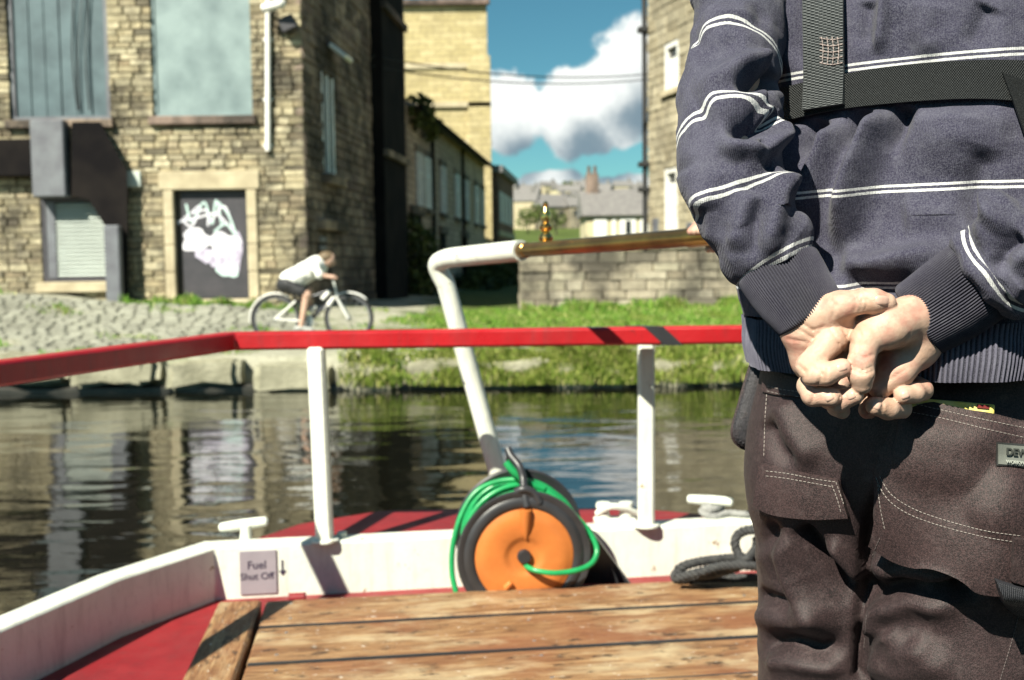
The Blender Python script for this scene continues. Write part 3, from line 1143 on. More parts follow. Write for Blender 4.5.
def build_right():
    Yf, Yn = 31.0, 25.0
    A = Vector((P(648, 250, Yf).x, Yf, 0))
    B = Vector((P(752, 250, Yn).x, Yn, 0))
    U = (A - B).normalized()
    Nn = Vector((U.y, -U.x, 0))
    if Nn.x > 0:
        Nn = -Nn
    W = (A - B).length
    zt = 10.5
    t = empty('stone_house', ((A.x + B.x) / 2 + 2, (Yf + Yn) / 2, .7), 'tall pale stone house with narrow white framed windows, right of the lane', 'building')
    inn = -Nn * .18
    MB().prism([(A.x + inn.x, A.y + inn.y), (B.x + inn.x, B.y + inn.y), (B.x + 6, B.y - .3), (A.x + 6, A.y + 1)], .3, zt - .05).build('wall_core', M['right_core'], t)

    def uof(px, y):
        # intersection of a picture column with the wall plane
        d = ray(px, y)
        s = (B - CAM).dot(Nn) / d.dot(Nn)
        p = CAM + d * s
        return (p - B).dot(U), p.z
    wins = [(664, 38, 678, 92), (664, 166, 677, 232), (664, -110, 679, -40)]
    ops = []
    for (x0, y0, x1, y1) in wins:
        ua, za = uof(x1, y0)
        ub, zb = uof(x0, y1)
        ops.append((ua, min(za, zb), ub, max(za, zb)))
    stone_wall(t, B, U, Nn, W, .4, zt, M['right_stone'], course=(.2, .27), length=(.35, .8), openings=ops, seed=21, limit=0)
    Zv = Vector((0, 0, 1))
    for (a, z0, b, z1) in ops:
        w = wall_box(MB(), B, U, Nn, a, z0, b, z1, -.16, -.13).build('window', M['glass_dark'], t)
        fr = MB()
        quad_frame(fr, B, U, Nn, a + .02, z0 + .02, b - .02, z1 - .02, .12, .1, -.02)
        fr.build('frame', M['white_paint'], w)
        wall_box(MB(), B, U, Nn, a + .14, z0 + .14, b - .14, z1 - .4, -.128, -.10).build('blind', M['white_paint'], w)
        wall_box(MB(), B, U, Nn, a - .1, z0 - .16, b + .1, z0 - .01, -.1, .1, .01).build('window_sill', M['dressed'], t)
    for (px, y0, y1) in ((656, 218, 240), (690, 222, 245)):
        ua, za = uof(px + 3, y0)
        ub, zb = uof(px - 3, y1)
        wall_box(MB(), B, U, Nn, ua, zb, ub, za, -.05, .02).build('vent_panel', M['grey_box'], t)
    # gutter edge on the far corner, brackets
    g = MB().tube([A + Nn * .08 + Zv * .6, A + Nn * .08 + Zv * 10.3], .07, 8).build('drainpipe', M['cable'], t, smooth=True)
    for z in (3.6, 4.3, 8):
        MB().box(A + Nn * .12 + Zv * z, (.3, .3, .14), None, .02).build('bracket', M['cable'], g)
    rf = MB()
    q = [A + Nn * .3 + U * .3, B + Nn * .3 - U * .3, Vector((B.x + 6.3, B.y - .6, 0)), Vector((A.x + 6.3, A.y + 1.3, 0))]
    rd = [(q[0] + q[3]) / 2, (q[1] + q[2]) / 2]
    rf.add([(p.x, p.y, zt) for p in q] + [(p.x, p.y, zt + 2.6) for p in rd], [(0, 1, 5, 4), (1, 2, 5), (2, 3, 4, 5), (3, 0, 4), (0, 3, 2, 1)])
    rf.build('roof', M['slate'], t)


build_right()

# ------------------------------------------------------------------ cream house and the town on the hill
M['cream'] = simple_mat('cream_render', (0.56, 0.50, 0.33), (0.48, 0.42, 0.27), 1, 0.8)
M['roof_far'] = simple_mat('grey_slate', (0.15, 0.14, 0.14), (0.21, 0.20, 0.19), 3, 0.7)


def build_cream_house():
    Y = 70.0
    xl, xr = P(586, 215, Y).x, P(664, 215, Y).x
    ze, zr = P(610, 214, Y).z, P(610, 187, Y).z
    zb = float(ground_z(xl, Y)) - .3
    t = empty('cream_house', ((xl + xr) / 2, Y + 3, zb), 'small cream house with grey slate roof and chimney at lane end', 'house')
    MB().prism([(xl, Y), (xr, Y), (xr, Y + 6), (xl, Y + 6)], zb, ze).build('wall', M['cream'], t)
    rf = MB()
    rf.add([(xl - .25, Y - .3, ze - .1), (xr + .25, Y - .3, ze - .1), (xr + .25, Y + 6.3, ze - .1), (xl - .25, Y + 6.3, ze - .1), (xl - .25, Y + 3, zr), (xr + .25, Y + 3, zr)],
           [(0, 1, 5, 4), (2, 3, 4, 5), (3, 0, 4), (1, 2, 5), (0, 3, 2, 1)])
    rf = rf.build('roof', M['roof_far'], t)
    c = P(592, 186, Y + 3)
    ch = MB().box((c.x, c.y, zr + .3), (.8, .8, 1.6), None, .03)
    for k in (-.2, .2):
        ch.lathe((c.x + k, c.y, zr + 1.1), (0, 0, 1), [(0, .13), (.5, .1)], 10)
    ch.build('chimney', M['stone_side'], rf)
    for (x0, x1, y0, y1) in ((594, 607, 219, 240), (612, 616, 219, 240), (620, 636, 218, 236), (640, 650, 219, 240)):
        a, b = P(x0, y1, Y), P(x1, y0, Y)
        w = MB().box(((a.x + b.x) / 2, Y - .02, (a.z + b.z) / 2), (b.x - a.x, .12, b.z - a.z), None, .01).build('window', M['white_paint'], t)
        if x0 in (620,):
            MB().box(((a.x + b.x) / 2, Y - .10, (a.z + b.z) / 2), ((b.x - a.x) * .3, .08, (b.z - a.z) * .7)).build('pane', M['glass_dark'], w)


build_cream_house()


def build_town():
    r_ = random.Random(31)
    proto = {}
    k = 0
    for row, Y in enumerate((270, 320, 380, 450, 520, 600)):
        px = 300 + r_.uniform(0, 8)
        while px < 720:
            w = r_.uniform(6, 9)
            x = P(px, 200, Y).x
            z = float(ground_z(x, Y))
            key = r_.randrange(3)
            if key not in proto:
                h_, wd, dp = ((5.5, 9, 7), (6.5, 7.5, 7), (5, 12, 7))[key]
                wl = MB().box((0, 0, h_ / 2 - 1), (wd, dp, h_ + 2))
                wm = wl.mesh('wall')
                wm.materials.append((M['cream'], M['dressed'], M['stone_garden'])[key])
                rf = MB().add([(-wd / 2 - .3, -dp / 2 - .3, h_), (wd / 2 + .3, -dp / 2 - .3, h_), (wd / 2 + .3, dp / 2 + .3, h_), (-wd / 2 - .3, dp / 2 + .3, h_), (-wd / 2 - .3, 0, h_ + 2.4), (wd / 2 + .3, 0, h_ + 2.4)],
                              [(0, 1, 5, 4), (2, 3, 4, 5), (3, 0, 4), (1, 2, 5), (0, 3, 2, 1)]).box((wd / 3, 0, h_ + 2.6), (1, 1, 2))
                rm = rf.mesh('roof')
                rm.materials.append(M['roof_far'])
                nms = []
                for xx in np.arange(-wd / 2 + 1.5, wd / 2 - .8, 2.4):
                    nm = MB().box((xx, -dp / 2 - .02, 3.4), (1.0, .1, 1.3)).mesh('window')
                    nm.materials.append(M['glass_dark'])
                    nms.append(nm)
                proto[key] = [wm, rm] + nms
            show = (500 < px < 648)
            if show:
                t = empty('hillside_house', (x, Y, z), 'tiny stone house among others on the far hillside', 'house', 'houses on the far hillside')
                t.rotation_euler.z = r_.uniform(-.5, .5)
                for me in proto[key]:
                    o = bpy.data.objects.new(me.name.split('.')[0], me)
                    col.objects.link(o)
                    o.parent = t
            px += w / Y * FPX * r_.uniform(1.1, 1.9)
    # trees on the skyline and between the houses
    tr = [(526, 206, 650, 4), (540, 207, 660, 3.6), (505, 206, 640, 4.5), (562, 207, 660, 3.5), (574, 206, 650, 4), (598, 205, 650, 4), (514, 222, 360, 2.6), (578, 226, 300, 2.6), (571, 219, 420, 3.5), (536, 232, 260, 2.2), (617, 204, 650, 4), (588, 206, 640, 4.4), (528, 236, 240, 2.0), (556, 238, 230, 1.9)]
    words = ['leftmost of the skyline trees above the far houses']
    for i, (px, py, Y, s) in enumerate(tr):
        x = P(px, 220, Y).x
        z = float(ground_z(x, Y))
        blobs = [((x + r_.uniform(-.6, .6) * s, Y + r_.uniform(-.4, .4) * s, z + s * (1.2 + .5 * j)), (s * .8, s * .8, s * .65)) for j in range(3)]
        t = empty('hillside_tree', (x, Y, z), 'round dark green tree among the far hillside houses', 'tree', 'trees on the far hillside')
        V, Fc = leaf_cloud(blobs, 420, s * .16, 50 + i)
        mesh_obj('crown', V, Fc, M['tree_leaf'], t, smooth=False)
        MB().tube([(x, Y, z - .3), (x, Y, z + s * 1.4)], [s * .12, s * .05], 6).build('trunk', M['bark'], t)


build_town()

# ------------------------------------------------------------------ overhead cables
for i, (y0, y1, lab) in enumerate(((56, 74, 'upper of two overhead cables crossing the sky above the lane'), (66, 79, 'lower of two overhead cables crossing the sky above the lane'))):
    a, b = P(372, y0, 25.8), P(650, y1, 30.5)
    pts = [a.lerp(b, s) - Vector((0, 0, .25 * 4 * s * (1 - s))) for s in np.linspace(0, 1, 24)]
    MB().tube(pts, 0.018, 6).build('overhead_cable', M['cable'], None, smooth=True, label=lab, cat='cable')


# ------------------------------------------------------------------ canal edge: coping stones, grass, setts
def build_edge():
    t = empty('canal_edging', (-3, 13.9, 0), 'row of rough pale coping stones along the canal edge', 'canal wall')
    M['coping'] = simple_mat('worn_coping_stone', (0.40, 0.38, 0.28), (0.20, 0.19, 0.13), 2.5, 0.9, bscale=14, bdist=0.03, bump=.6)
    M['wet_stone'] = simple_mat('wet_dark_stone', (0.045, 0.042, 0.035), (0.02, 0.02, 0.018), 4, 0.35, bdist=.02)  # near-black colour carries the shadow under the overhanging stones
    r_ = random.Random(5)
    px = -260.0
    edges = []
    while px < 75:
        w = r_.uniform(60, 90)
        edges.append((px, px + w - 5))
        px += w
    edges += [(78, 160), (167, 240), (254, 330), (336, 398), (402, 470), (474, 548), (552, 630), (634, 700), (704, 790), (796, 880)]
    for i, (a, b) in enumerate(edges):
        xa, xb = P(a, 370, 13.75).x, P(b, 370, 13.75).x
        top = .40 + r_.uniform(-.05, .05) + (.03 if a < 250 else -.06)
        bm = bmesh.new()
        bmesh.ops.create_cube(bm, size=1)
        bmesh.ops.bevel(bm, geom=bm.edges[:], offset=.10, segments=2, affect='EDGES')
        bmesh.ops.subdivide_edges(bm, edges=bm.edges[:], cuts=1, use_grid_fill=True)
        for v in bm.verts:
            q = v.co
            v.co = Vector(((xa + xb) / 2 + q.x * (xb - xa), 13.98 + q.y * .62, top - .17 + q.z * .34))
            nn = .03 * math.sin(v.co.x * 9 + i) + .025 * math.sin(v.co.z * 17 + v.co.x * 5) + .02 * math.sin(v.co.y * 13 + i * 2)
            v.co += Vector((nn * .3, nn, nn * .8))
        me = bpy.data.meshes.new('coping_stone')
        bm.to_mesh(me)
        bm.free()
        me.materials.append(M['coping'])
        shade(me, True, 50)
        o = bpy.data.objects.new('coping_stone', me)
        col.objects.link(o)
        place(o, t)
    xa, xb = P(-300, 380, 13.9).x, P(900, 380, 13.9).x
    MB().box(((xa + xb) / 2, 14.05, -.3), (xb - xa, .5, .76), None, .03).build('footing', M['wet_stone'], t)


build_edge()


def blades(n, xr, yr, height, zfun, seed, lean=0.4, width=0.012, mask=None, hang=0.0):
    r_ = np.random.default_rng(seed)
    x = r_.uniform(*xr, n)
    y = r_.uniform(*yr, n)
    if mask is not None:
        k = mask(x, y, r_)
        x, y = x[k], y[k]
    n = len(x)
    z = zfun(x, y)
    clump = 0.6 + 0.5 * np.sin(x * 3.1 + 1.3 * np.sin(y * 2.7)) * np.sin(x * 7.3 + y * 5.1)
    h = r_.uniform(*height, n) * np.clip(clump, .35, 1.3)
    az = r_.uniform(0, 2 * np.pi, n)
    ln = r_.uniform(0, lean, n) * h
    dx, dy = np.cos(az) * ln, np.sin(az) * ln - hang * h
    wa = r_.uniform(0, np.pi, n)
    wx, wy = np.cos(wa) * width, np.sin(wa) * width
    base = np.stack([x, y, z - .02], -1)
    mid = base + np.stack([dx * .4, dy * .4, h * .6], -1)
    tip = base + np.stack([dx, dy, h * (1 - 1.1 * hang) + .02], -1)
    w = np.stack([wx, wy, 0 * wx], -1)
    V = np.stack([base - w, base + w, mid + w * .8, mid - w * .8, tip], 1).reshape(-1, 3)
    i = np.arange(n)[:, None] * 5
    q = (i + np.array([[0, 1, 2, 3]])).tolist()
    tr = (i + np.array([[3, 2, 4]])).tolist()
    return V, q + tr


def build_grass():
    def m_turf(x, y, r_):
        edge = -1.2 + .5 * np.sin(y * 1.3) + .3 * np.sin(y * 3.7)
        lane = (x > edge - (y - 16.5) * .12)
        return lane & (r_.uniform(0, 1, len(x)) < smooth01((y - 16.2) / 1.2) + .05)
    V, F_ = blades(52000, (-3.0, 6.5), (16.0, 21.4), (.03, .10), ground_z, 1, mask=m_turf, width=.016)
    mesh_obj('grass', V, F_, M['grass'], smooth=False, kind='stuff', label='bright green grass below the garden wall', category='grass') if False else tag(
        mesh_obj('grass', V, F_, M['grass'], smooth=False), 'bright green grass below the garden wall', 'grass', kind='stuff')

    def m_wall(x, y, r_):
        return r_.uniform(0, 1, len(x)) < np.exp(-((y - 21.35) / .3) ** 2) * (0.35 + .65 * np.sin(x * 2.3 + .8) ** 2)
    V, F_ = blades(30000, (0.2, 6.5), (20.7, 21.46), (.12, .30), ground_z, 2, mask=m_wall, width=.018)
    tag(mesh_obj('tall_grass', V, F_, M['grass'], smooth=False), 'taller grass tufts along the foot of the garden wall', 'grass', kind='stuff')

    # weeds hanging over the canal edge on the right, sparse on the left
    def m_bank(x, y, r_):
        d = np.clip((x + 2.2) / 1.2, 0.0, 1) * np.clip(.85 + .5 * np.sin(x * 1.9) + .3 * np.sin(x * 6.1), .35, 1)
        return r_.uniform(0, 1, len(x)) < d
    zb = lambda x, y: np.where(y < 13.9, 0.05 + (y - 13.5) * .9, .40)
    V, F_ = blades(80000, (-3.4, 5.2), (13.52, 14.45), (.07, .24), zb, 3, mask=m_bank, width=.008, lean=.7, hang=.22)
    tag(mesh_obj('bank_weeds', V, F_, M['bank_weeds'], smooth=False), 'weedy grass overhanging the far canal edge', 'weeds', kind='stuff')

    def m_left(x, y, r_):
        return r_.uniform(0, 1, len(x)) < np.clip(np.sin(x * 1.7 + 2) * np.sin(y * 2.9 + x) - .45, 0, 1) * 1.6
    V, F_ = blades(26000, (-11, -2.2), (14.2, 19.9), (.04, .14), ground_z, 4, mask=m_left, width=.014)
    tag(mesh_obj('path_grass', V, F_, M['grass'], smooth=False), 'sparse grass tufts growing through the cobbled ramp', 'grass', kind='stuff')

    def m_base(x, y, r_):
        return r_.uniform(0, 1, len(x)) < np.clip(.3 + .7 * np.sin(x * 1.1 + 1), 0, 1)
    V, F_ = blades(9000, (-11, XC), (19.3, 19.8), (.05, .22), ground_z, 5, mask=m_base, width=.014)
    tag(mesh_obj('wall_foot_grass', V, F_, M['grass'], smooth=False), 'strip of grass along the foot of the mill', 'grass', kind='stuff')


build_grass()


def build_setts():
    M['sett'] = stone_mat('granite_setts', [(0.30, 0.30, 0.24), (0.36, 0.36, 0.30), (0.27, 0.27, 0.22), (0.40, 0.40, 0.33)], soot_amt=.3)
    r_ = random.Random(9)
    mb = MB()
    y = 15.4
    while y < 19.2:
        x = -11.0
        w = .2
        while x < -2.6 - .25 * (y - 15):
            l = r_.uniform(.20, .30)
            if math.sin(x * 1.7 + 2) * math.sin(y * 2.9 + x) < .8:
                xc, yc = x + l / 2, y + w / 2
                z = float(ground_z(xc, yc))
                dzx = (float(ground_z(xc + .2, yc)) - float(ground_z(xc - .2, yc))) / .4
                dzy = (float(ground_z(xc, yc + .2)) - float(ground_z(xc, yc - .2))) / .4
                ux = Vector((1, 0, dzx)).normalized()
                uy = Vector((0, 1, dzy)).normalized()
                uz = ux.cross(uy).normalized()
                h = .05
                s = .38
                q = []
                for zz, sc in ((-h, .5), (.018, .5), (.03 + r_.uniform(-.006, .012), s)):
                    for (a, b) in ((-1, -1), (1, -1), (1, 1), (-1, 1)):
                        q.append(Vector((xc, yc, z)) + ux * (a * (l - .03) * sc) + uy * (b * (w - .03) * sc) + uz * zz)
                mb.add(q, [(0, 1, 5, 4), (1, 2, 6, 5), (2, 3, 7, 6), (3, 0, 4, 7), (4, 5, 9, 8), (5, 6, 10, 9), (6, 7, 11, 10), (7, 4, 8, 11), (8, 9, 10, 11)])
            x += l
        y += w
    mb.build('setts', M['sett'], GROUND, kind='stuff')


build_setts()

# ================================================================== the boat
def paint(name, c0, c1, rough=0.4, chips=None, chip_amt=0.62, scale=5.0):
    n = NT(name)
    pos = n.coord('World')
    c = n.ramp(n.noise(pos, scale, 6, 0.6), [(0.3, c0), (0.7, c1)])
    if chips:
        f = n.ramp(n.noise(pos, 16, 6, 0.7), [(chip_amt, 0.0), (chip_amt + .03, 1.0)])
        c = n.mix(f, c, chips)
    g = n.ramp(n.noise(pos, 45, 4, 0.7), [(0.55, 0.0), (0.8, 0.35)])
    c = n.mix(g, c, tuple(x * 0.45 for x in c0))
    st = n.ramp(n.noise(n.vmul(pos, (9, 9, 1.2)), 3.0, 6, 0.7), [(0.50, 0.0), (0.75, 0.6)])
    c = n.mix(st, c, tuple(x * 0.42 + 0.02 for x in c0))
    nb = n.bump(n.noise(pos, 30, 5, 0.6), 0.25, 0.005)
    r_ = n.ramp(n.noise(pos, 11, 5), [(0.3, rough * 0.8), (0.8, min(1, rough * 1.5))])
    return n.set(c, r_, nb, spec=0.5)


M['red_rail'] = paint('red_rail_paint', (0.42, 0.013, 0.018), (0.32, 0.011, 0.015), 0.32, (0.10, 0.02, 0.02), 0.66)
M['red_deck'] = paint('red_deck_paint', (0.27, 0.016, 0.020), (0.17, 0.012, 0.016), 0.5, (0.55, 0.50, 0.46), 0.70)
M['white_boat'] = paint('white_boat_paint', (0.74, 0.76, 0.68), (0.62, 0.64, 0.57), 0.4, (0.26, 0.18, 0.10), 0.645)
M['hull_black'] = paint('black_hull_paint', (0.018, 0.018, 0.020), (0.03, 0.03, 0.033), 0.45)
M['black_plastic'] = simple_mat('black_plastic', (0.022, 0.022, 0.025), (0.035, 0.035, 0.04), 12, 0.38, bump=0.05)
M['orange'] = simple_mat('orange_plastic', (0.56, 0.175, 0.042), (0.46, 0.14, 0.034), 14, 0.33, bump=0.2, bdist=.003)
M['hose'] = simple_mat('green_hose', (0.015, 0.30, 0.09), (0.01, 0.22, 0.07), 20, 0.32, bump=0.04)
M['cabin_green'] = paint('dark_green_cabin_paint', (0.012, 0.030, 0.022), (0.016, 0.036, 0.027), 0.4)
M['galv'] = simple_mat('galvanised_steel', (0.5, 0.5, 0.5), (0.35, 0.35, 0.36), 12, 0.4, metal=0.8)
M['brass'] = simple_mat('worn_brass', (0.50, 0.30, 0.085), (0.26, 0.14, 0.05), 7, 0.30, metal=0.95, bump=0.10, bscale=60, bdist=.001)
M['brass_bright'] = simple_mat('polished_brass', (0.85, 0.58, 0.20), (0.75, 0.48, 0.15), 9, 0.16, metal=1.0, bump=0.03)
M['label_plate'] = simple_mat('grey_label', (0.30, 0.27, 0.30), (0.25, 0.23, 0.26), 9, 0.5)
M['print_black'] = simple_mat('black_print', (0.03, 0.02, 0.05), None, 4, 0.6)


def wood_material(name='weathered_deck_board'):
    n = NT(name)
    oi = n.n('ShaderNodeObjectInfo')
    co = n.coord('Object')
    off = n.n('ShaderNodeVectorMath', operation='ADD')
    n.l(co, off.inputs[0])
    k = n.n('ShaderNodeCombineXYZ')
    n.l(n.math('MULTIPLY', oi.outputs['Random'], 37.0), k.inputs['X'])
    n.l(n.math('MULTIPLY', oi.outputs['Random'], 11.0), k.inputs['Y'])
    n.l(k.outputs[0], off.inputs[1])
    v = off.outputs[0]
    g1 = n.noise(n.vmul(v, (1.7, 13, 6)), 3.0, 9, 0.72, 1.4)
    g2 = n.noise(n.vmul(v, (2.0, 70, 20)), 4.0, 4, 0.6, 0.3)
    c = n.ramp(g1, [(0.25, (0.03, 0.014, 0.008)), (0.40, (0.17, 0.08, 0.034)), (0.53, (0.33, 0.185, 0.085)), (0.70, (0.48, 0.32, 0.165)), (0.86, (0.14, 0.065, 0.034))])
    c = n.mix(n.ramp(g2, [(0.42, 0.0), (0.72, 0.8)]), c, (0.12, 0.06, 0.035))
    # red-brown stain areas and pale worn ones
    c = n.mix(n.ramp(n.noise(v, 2.6, 5), [(0.47, 0.0), (0.62, 0.65)]), c, (0.21, 0.075, 0.036))
    c = n.mix(n.ramp(n.noise(n.vmul(v, (1, 2.5, 1)), 3.4, 6, .65), [(0.50, 0.0), (0.66, 0.7)]), c, (0.52, 0.42, 0.26))
    # dark marks and flecks of dried paint
    c = n.mix(n.ramp(n.noise(n.vmul(v, (1, 2.2, 1)), 13, 5, 0.7), [(0.58, 0.0), (0.66, 0.85)]), c, (0.035, 0.022, 0.016))
    c = n.mix(n.ramp(n.noise(n.vmul(v, (1, 1.8, 1)), 34, 5, 0.75), [(0.64, 0.0), (0.67, 0.9)]), c, (0.70, 0.66, 0.58))
    h = n.math('ADD', n.math('MULTIPLY', g1, 0.5), g2)
    nb = n.bump(h, 0.55, 0.006)
    return n.set(c, 0.62, nb, spec=0.35)


M['wood'] = wood_material()

ZF, ZB, ZC, ZR = 0.56, 0.63, 0.72, 1.325       # floor, boards, coaming top, rail


def seg_box(mb, a, b, w, z0, z1, bev=0.0, side=0.0):
    """a wall along a plan segment, width w centred (side shifts it)"""
    a, b = Vector((a[0], a[1], 0)), Vector((b[0], b[1], 0))
    u = (b - a).normalized()
    s = Vector((-u.y, u.x, 0))
    c = (a + b) / 2 + s * side + Vector((0, 0, (z0 + z1) / 2))
    return mb.box(c, ((b - a).length, w, z1 - z0), (u, s, Vector((0, 0, 1))), bev)


def offset_path(pts, d):
    out = []
    n = len(pts)
    for i, p in enumerate(pts):
        p = Vector(p[:2])
        ns = []
        if i > 0:
            u = (p - Vector(pts[i - 1][:2])).normalized()
            ns.append(Vector((-u.y, u.x)))
        if i < n - 1:
            u = (Vector(pts[i + 1][:2]) - p).normalized()
            ns.append(Vector((-u.y, u.x)))
        m = sum(ns, Vector((0, 0))) / len(ns)
        m = m / max(0.3, m.length_squared)
        out.append(p + m * d)
    return out


def strip_wall(name, mat, parent, path, d0, d1, z0, z1):
    """mitred wall following a plan path between two offsets"""
    A, B = offset_path(path, d0), offset_path(path, d1)
    n = len(path)
    mb = MB()
    vs = []
    for i in range(n):
        vs += [(A[i].x, A[i].y, z0), (A[i].x, A[i].y, z1), (B[i].x, B[i].y, z1), (B[i].x, B[i].y, z0)]
    fs = []
    for i in range(n - 1):
        a, b = 4 * i, 4 * i + 4
        for k in range(4):
            fs.append((a + k, a + (k + 1) % 4, b + (k + 1) % 4, b + k))
    fs += [(0, 1, 2, 3), (4 * n - 4, 4 * n - 1, 4 * n - 2, 4 * n - 3)]
    mb.add(vs, fs)
    o = mb.build(name, mat, parent)
    bv = o.modifiers.new('bevel', 'BEVEL')
    bv.width = 0.008
    bv.segments = 2
    bv.limit_method = 'ANGLE'
    shade(o.data, True, 40)
    return o


def text_mesh(name, txt, size, frame, mat, parent, align='CENTER', bold=0.0, extrude=0.0004):
    """lettering as flat raised mesh; frame = (origin, right, up)"""
    cu = bpy.data.curves.new(name, 'FONT')
    cu.body = txt
    cu.size = size
    cu.align_x = align
    cu.align_y = 'CENTER'
    cu.extrude = extrude
    cu.offset = bold
    tmp = bpy.data.objects.new('tmp_text', cu)
    col.objects.link(tmp)
    dg = bpy.context.evaluated_depsgraph_get()
    me = bpy.data.meshes.new_from_object(tmp.evaluated_get(dg))
    bpy.data.objects.remove(tmp)
    o_, r_, u_ = frame
    n_ = r_.cross(u_)
    m4 = Matrix(((r_.x, u_.x, n_.x, o_.x), (r_.y, u_.y, n_.y, o_.y), (r_.z, u_.z, n_.z, o_.z), (0, 0, 0, 1)))
    me.transform(m4)
    me.name = name
    me.materials.clear()
    me.materials.append(mat)
    o = bpy.data.objects.new(name, me)
    col.objects.link(o)
    return place(o, parent)


def build_boat():
    t = empty('narrowboat', (0, 1.5, 0), 'moored narrowboat stern with red rail, white coaming and wooden deck boards', 'boat')
    cA = G(215, 547, ZC)
    cB = G(757, 521, ZC)
    u = (cB - cA).normalized()
    cR = cA + u * ((cB - cA).length + 0.12)
    left = [G(0, 630, ZC), G(120, 578, ZC)]
    path = [Vector((-1.42, -2.6, 0)), Vector((-1.36, 1.2, 0)), left[0], left[1], cA, cR, Vector((1.22, 2.6, 0)), Vector((1.30, 1.4, 0)), Vector((1.32, -2.6, 0))]
    # path runs left-front -> stern -> right-front: outside is to the left of travel
    strip_wall('coaming', M['white_boat'], t, path, 0.0, 0.085, ZF - .02, ZC)
    # outer hull and stern deck
    st = [G(x, y, ZC - .03) for (x, y) in ((250, 541), (300, 524), (380, 511), (470, 508), (560, 508), (640, 509), (700, 514), (748, 524))]
    hull = [Vector((-1.52, -2.7, 0)), Vector((-1.47, 1.2, 0)), left[0] + Vector((-.10, .02, 0)), left[1] + Vector((-.095, .05, 0))] + st + \
           [cR + Vector((.16, .02, 0)), Vector((1.33, 2.6, 0)), Vector((1.40, 1.4, 0)), Vector((1.42, -2.7, 0))]
    hp = [(p.x, p.y) for p in hull]
    MB().prism(hp, -.35, 0.46).build('hull', M['hull_black'], t)
    # the stern deck is a red ring outside the coaming
    k0, k1 = 3, len(hull) - 4
    inner = [cA + Vector((-.02, .03, 0)), cR + Vector((.02, .03, 0))]
    dk = [(p.x, p.y) for p in hull[k0:k1 + 1]] + [(inner[1].x, inner[1].y), (inner[0].x, inner[0].y)]
    MB().prism(dk, .465, ZC - .03).build('stern_deck', M['red_deck'], t)
    # raised red floor and the lower well the people stand in
    fl = [(p.x, p.y) for p in path[2:7]] + [(1.27, 1.72), (-1.34, 1.72)]
    MB().prism(fl, .462, ZF).build('floor', M['red_deck'], t)
    well = [(-1.42, -2.6), (-1.36, 1.2), (-1.345, 1.715), (1.275, 1.715), (1.30, 1.4), (1.32, -2.6)]
    MB().prism(well, .461, .475).build('well_floor', M['hull_black'], t)  # unseen floor made black to cut bounce light on the man
    cab = MB().prism([(-1.30, -2.55), (-1.28, -.75), (1.18, -.75), (1.20, -2.55)], .48, 1.78).build('cabin', M['cabin_green'], t)  # added out of view behind the camera to block low sky light
    MB().prism([(-1.34, -2.6), (-1.32, -.68), (1.22, -.68), (1.24, -2.6)], 1.785, 1.84).build('roof', M['red_deck'], cab)
    for x_ in (-.30, .22):
        d_ = MB().box((x_, -.735, 1.12), (.48, .035, 1.2), None, .01).build('door', M['cabin_green'], cab)
        MB().lathe((x_ + (.18 if x_ < 0 else -.18), -.715, 1.1), (0, 1, 0), [(0, .018), (.02, .012), (.035, .018)], 12).build('knob', M['brass'], d_)
    strip_wall('side_wall', M['hull_black'], t, [Vector((-1.36, 1.68, 0)), Vector((-1.42, -2.6, 0))], -.05, -.002, .476, ZC)  # out of view, black for less fill light
    # boards: five planks and a cleat plank across their left ends
    far_l, far_r = G(266, 600, ZB), G(757, 576, ZB)
    bu = (far_r - far_l).normalized()
    bs = Vector((-bu.y, bu.x, 0))
    L_ = 1.42
    wds = [0.215, 0.265, 0.235, 0.25, 0.24]
    d = 0.0
    for i, w in enumerate(wds):
        c = far_l + bu * (L_ / 2) - bs * (d + w / 2)
        mb = MB().box((0, 0, 0), (L_ - random.uniform(0, .006), w - .013, .05), None, .006)
        o = mb.build('plank', M['wood'], t)
        m4 = Matrix((tuple(bu), tuple(bs), (0, 0, 1))).transposed().to_4x4()
        m4 = m4 @ Matrix.Rotation(random.uniform(-.002, .002), 4, 'X')
        m4.translation = Vector((c.x, c.y, ZB - .025 + random.uniform(-.006, .003)))
        o.matrix_basis = m4
        for s_ in (-.64, -.02, .60):
            for e_ in (-.3, .3):
                q = m4 @ Vector((s_ + random.uniform(-.01, .01), e_ * w, .0235))
                MB().lathe(q, (0, 0, 1), [(0, .0055), (.0022, .005), (.0026, .003)], 8).build('screw', M['galv'], t)
        d += w
        if i < len(wds) - 1:
            cq = far_l + bu * (L_ / 2) - bs * d
            MB().box((cq.x, cq.y, ZB - .014), (L_ - .01, .0135, .020), (bu, bs, Vector((0, 0, 1)))).build('seam_caulking', M['hull_black'], t)
    a, b = G(232, 601, ZB), G(196, 680, ZB)
    a2 = far_l - bu * .008
    cu_ = (b - a).normalized()
    b_end = far_l - bs * d
    ln = 1.22
    wv = 0.115
    cs = Vector((-cu_.y, cu_.x, 0))
    cc = a2 - bu * (wv / 2 + .004) - bs * (ln / 2)
    mb = MB().box((0, 0, 0), (ln, wv, .052), None, .006)
    o = mb.build('plank', M['wood'], t)
    m4 = Matrix((tuple(-bs), tuple(bu), (0, 0, 1))).transposed().to_4x4()
    m4.translation = Vector((cc.x, cc.y, ZB - .024))
    o.matrix_basis = m4
    uc = far_l + bu * (L_ / 2) - bs * (d / 2)
    MB().box((uc.x, uc.y, ZB - .058), (L_ - .02, d - .02, .010), (bu, bs, Vector((0, 0, 1)))).build('underlay', M['hull_black'], t)  # dark sheet added so the gaps between planks read black
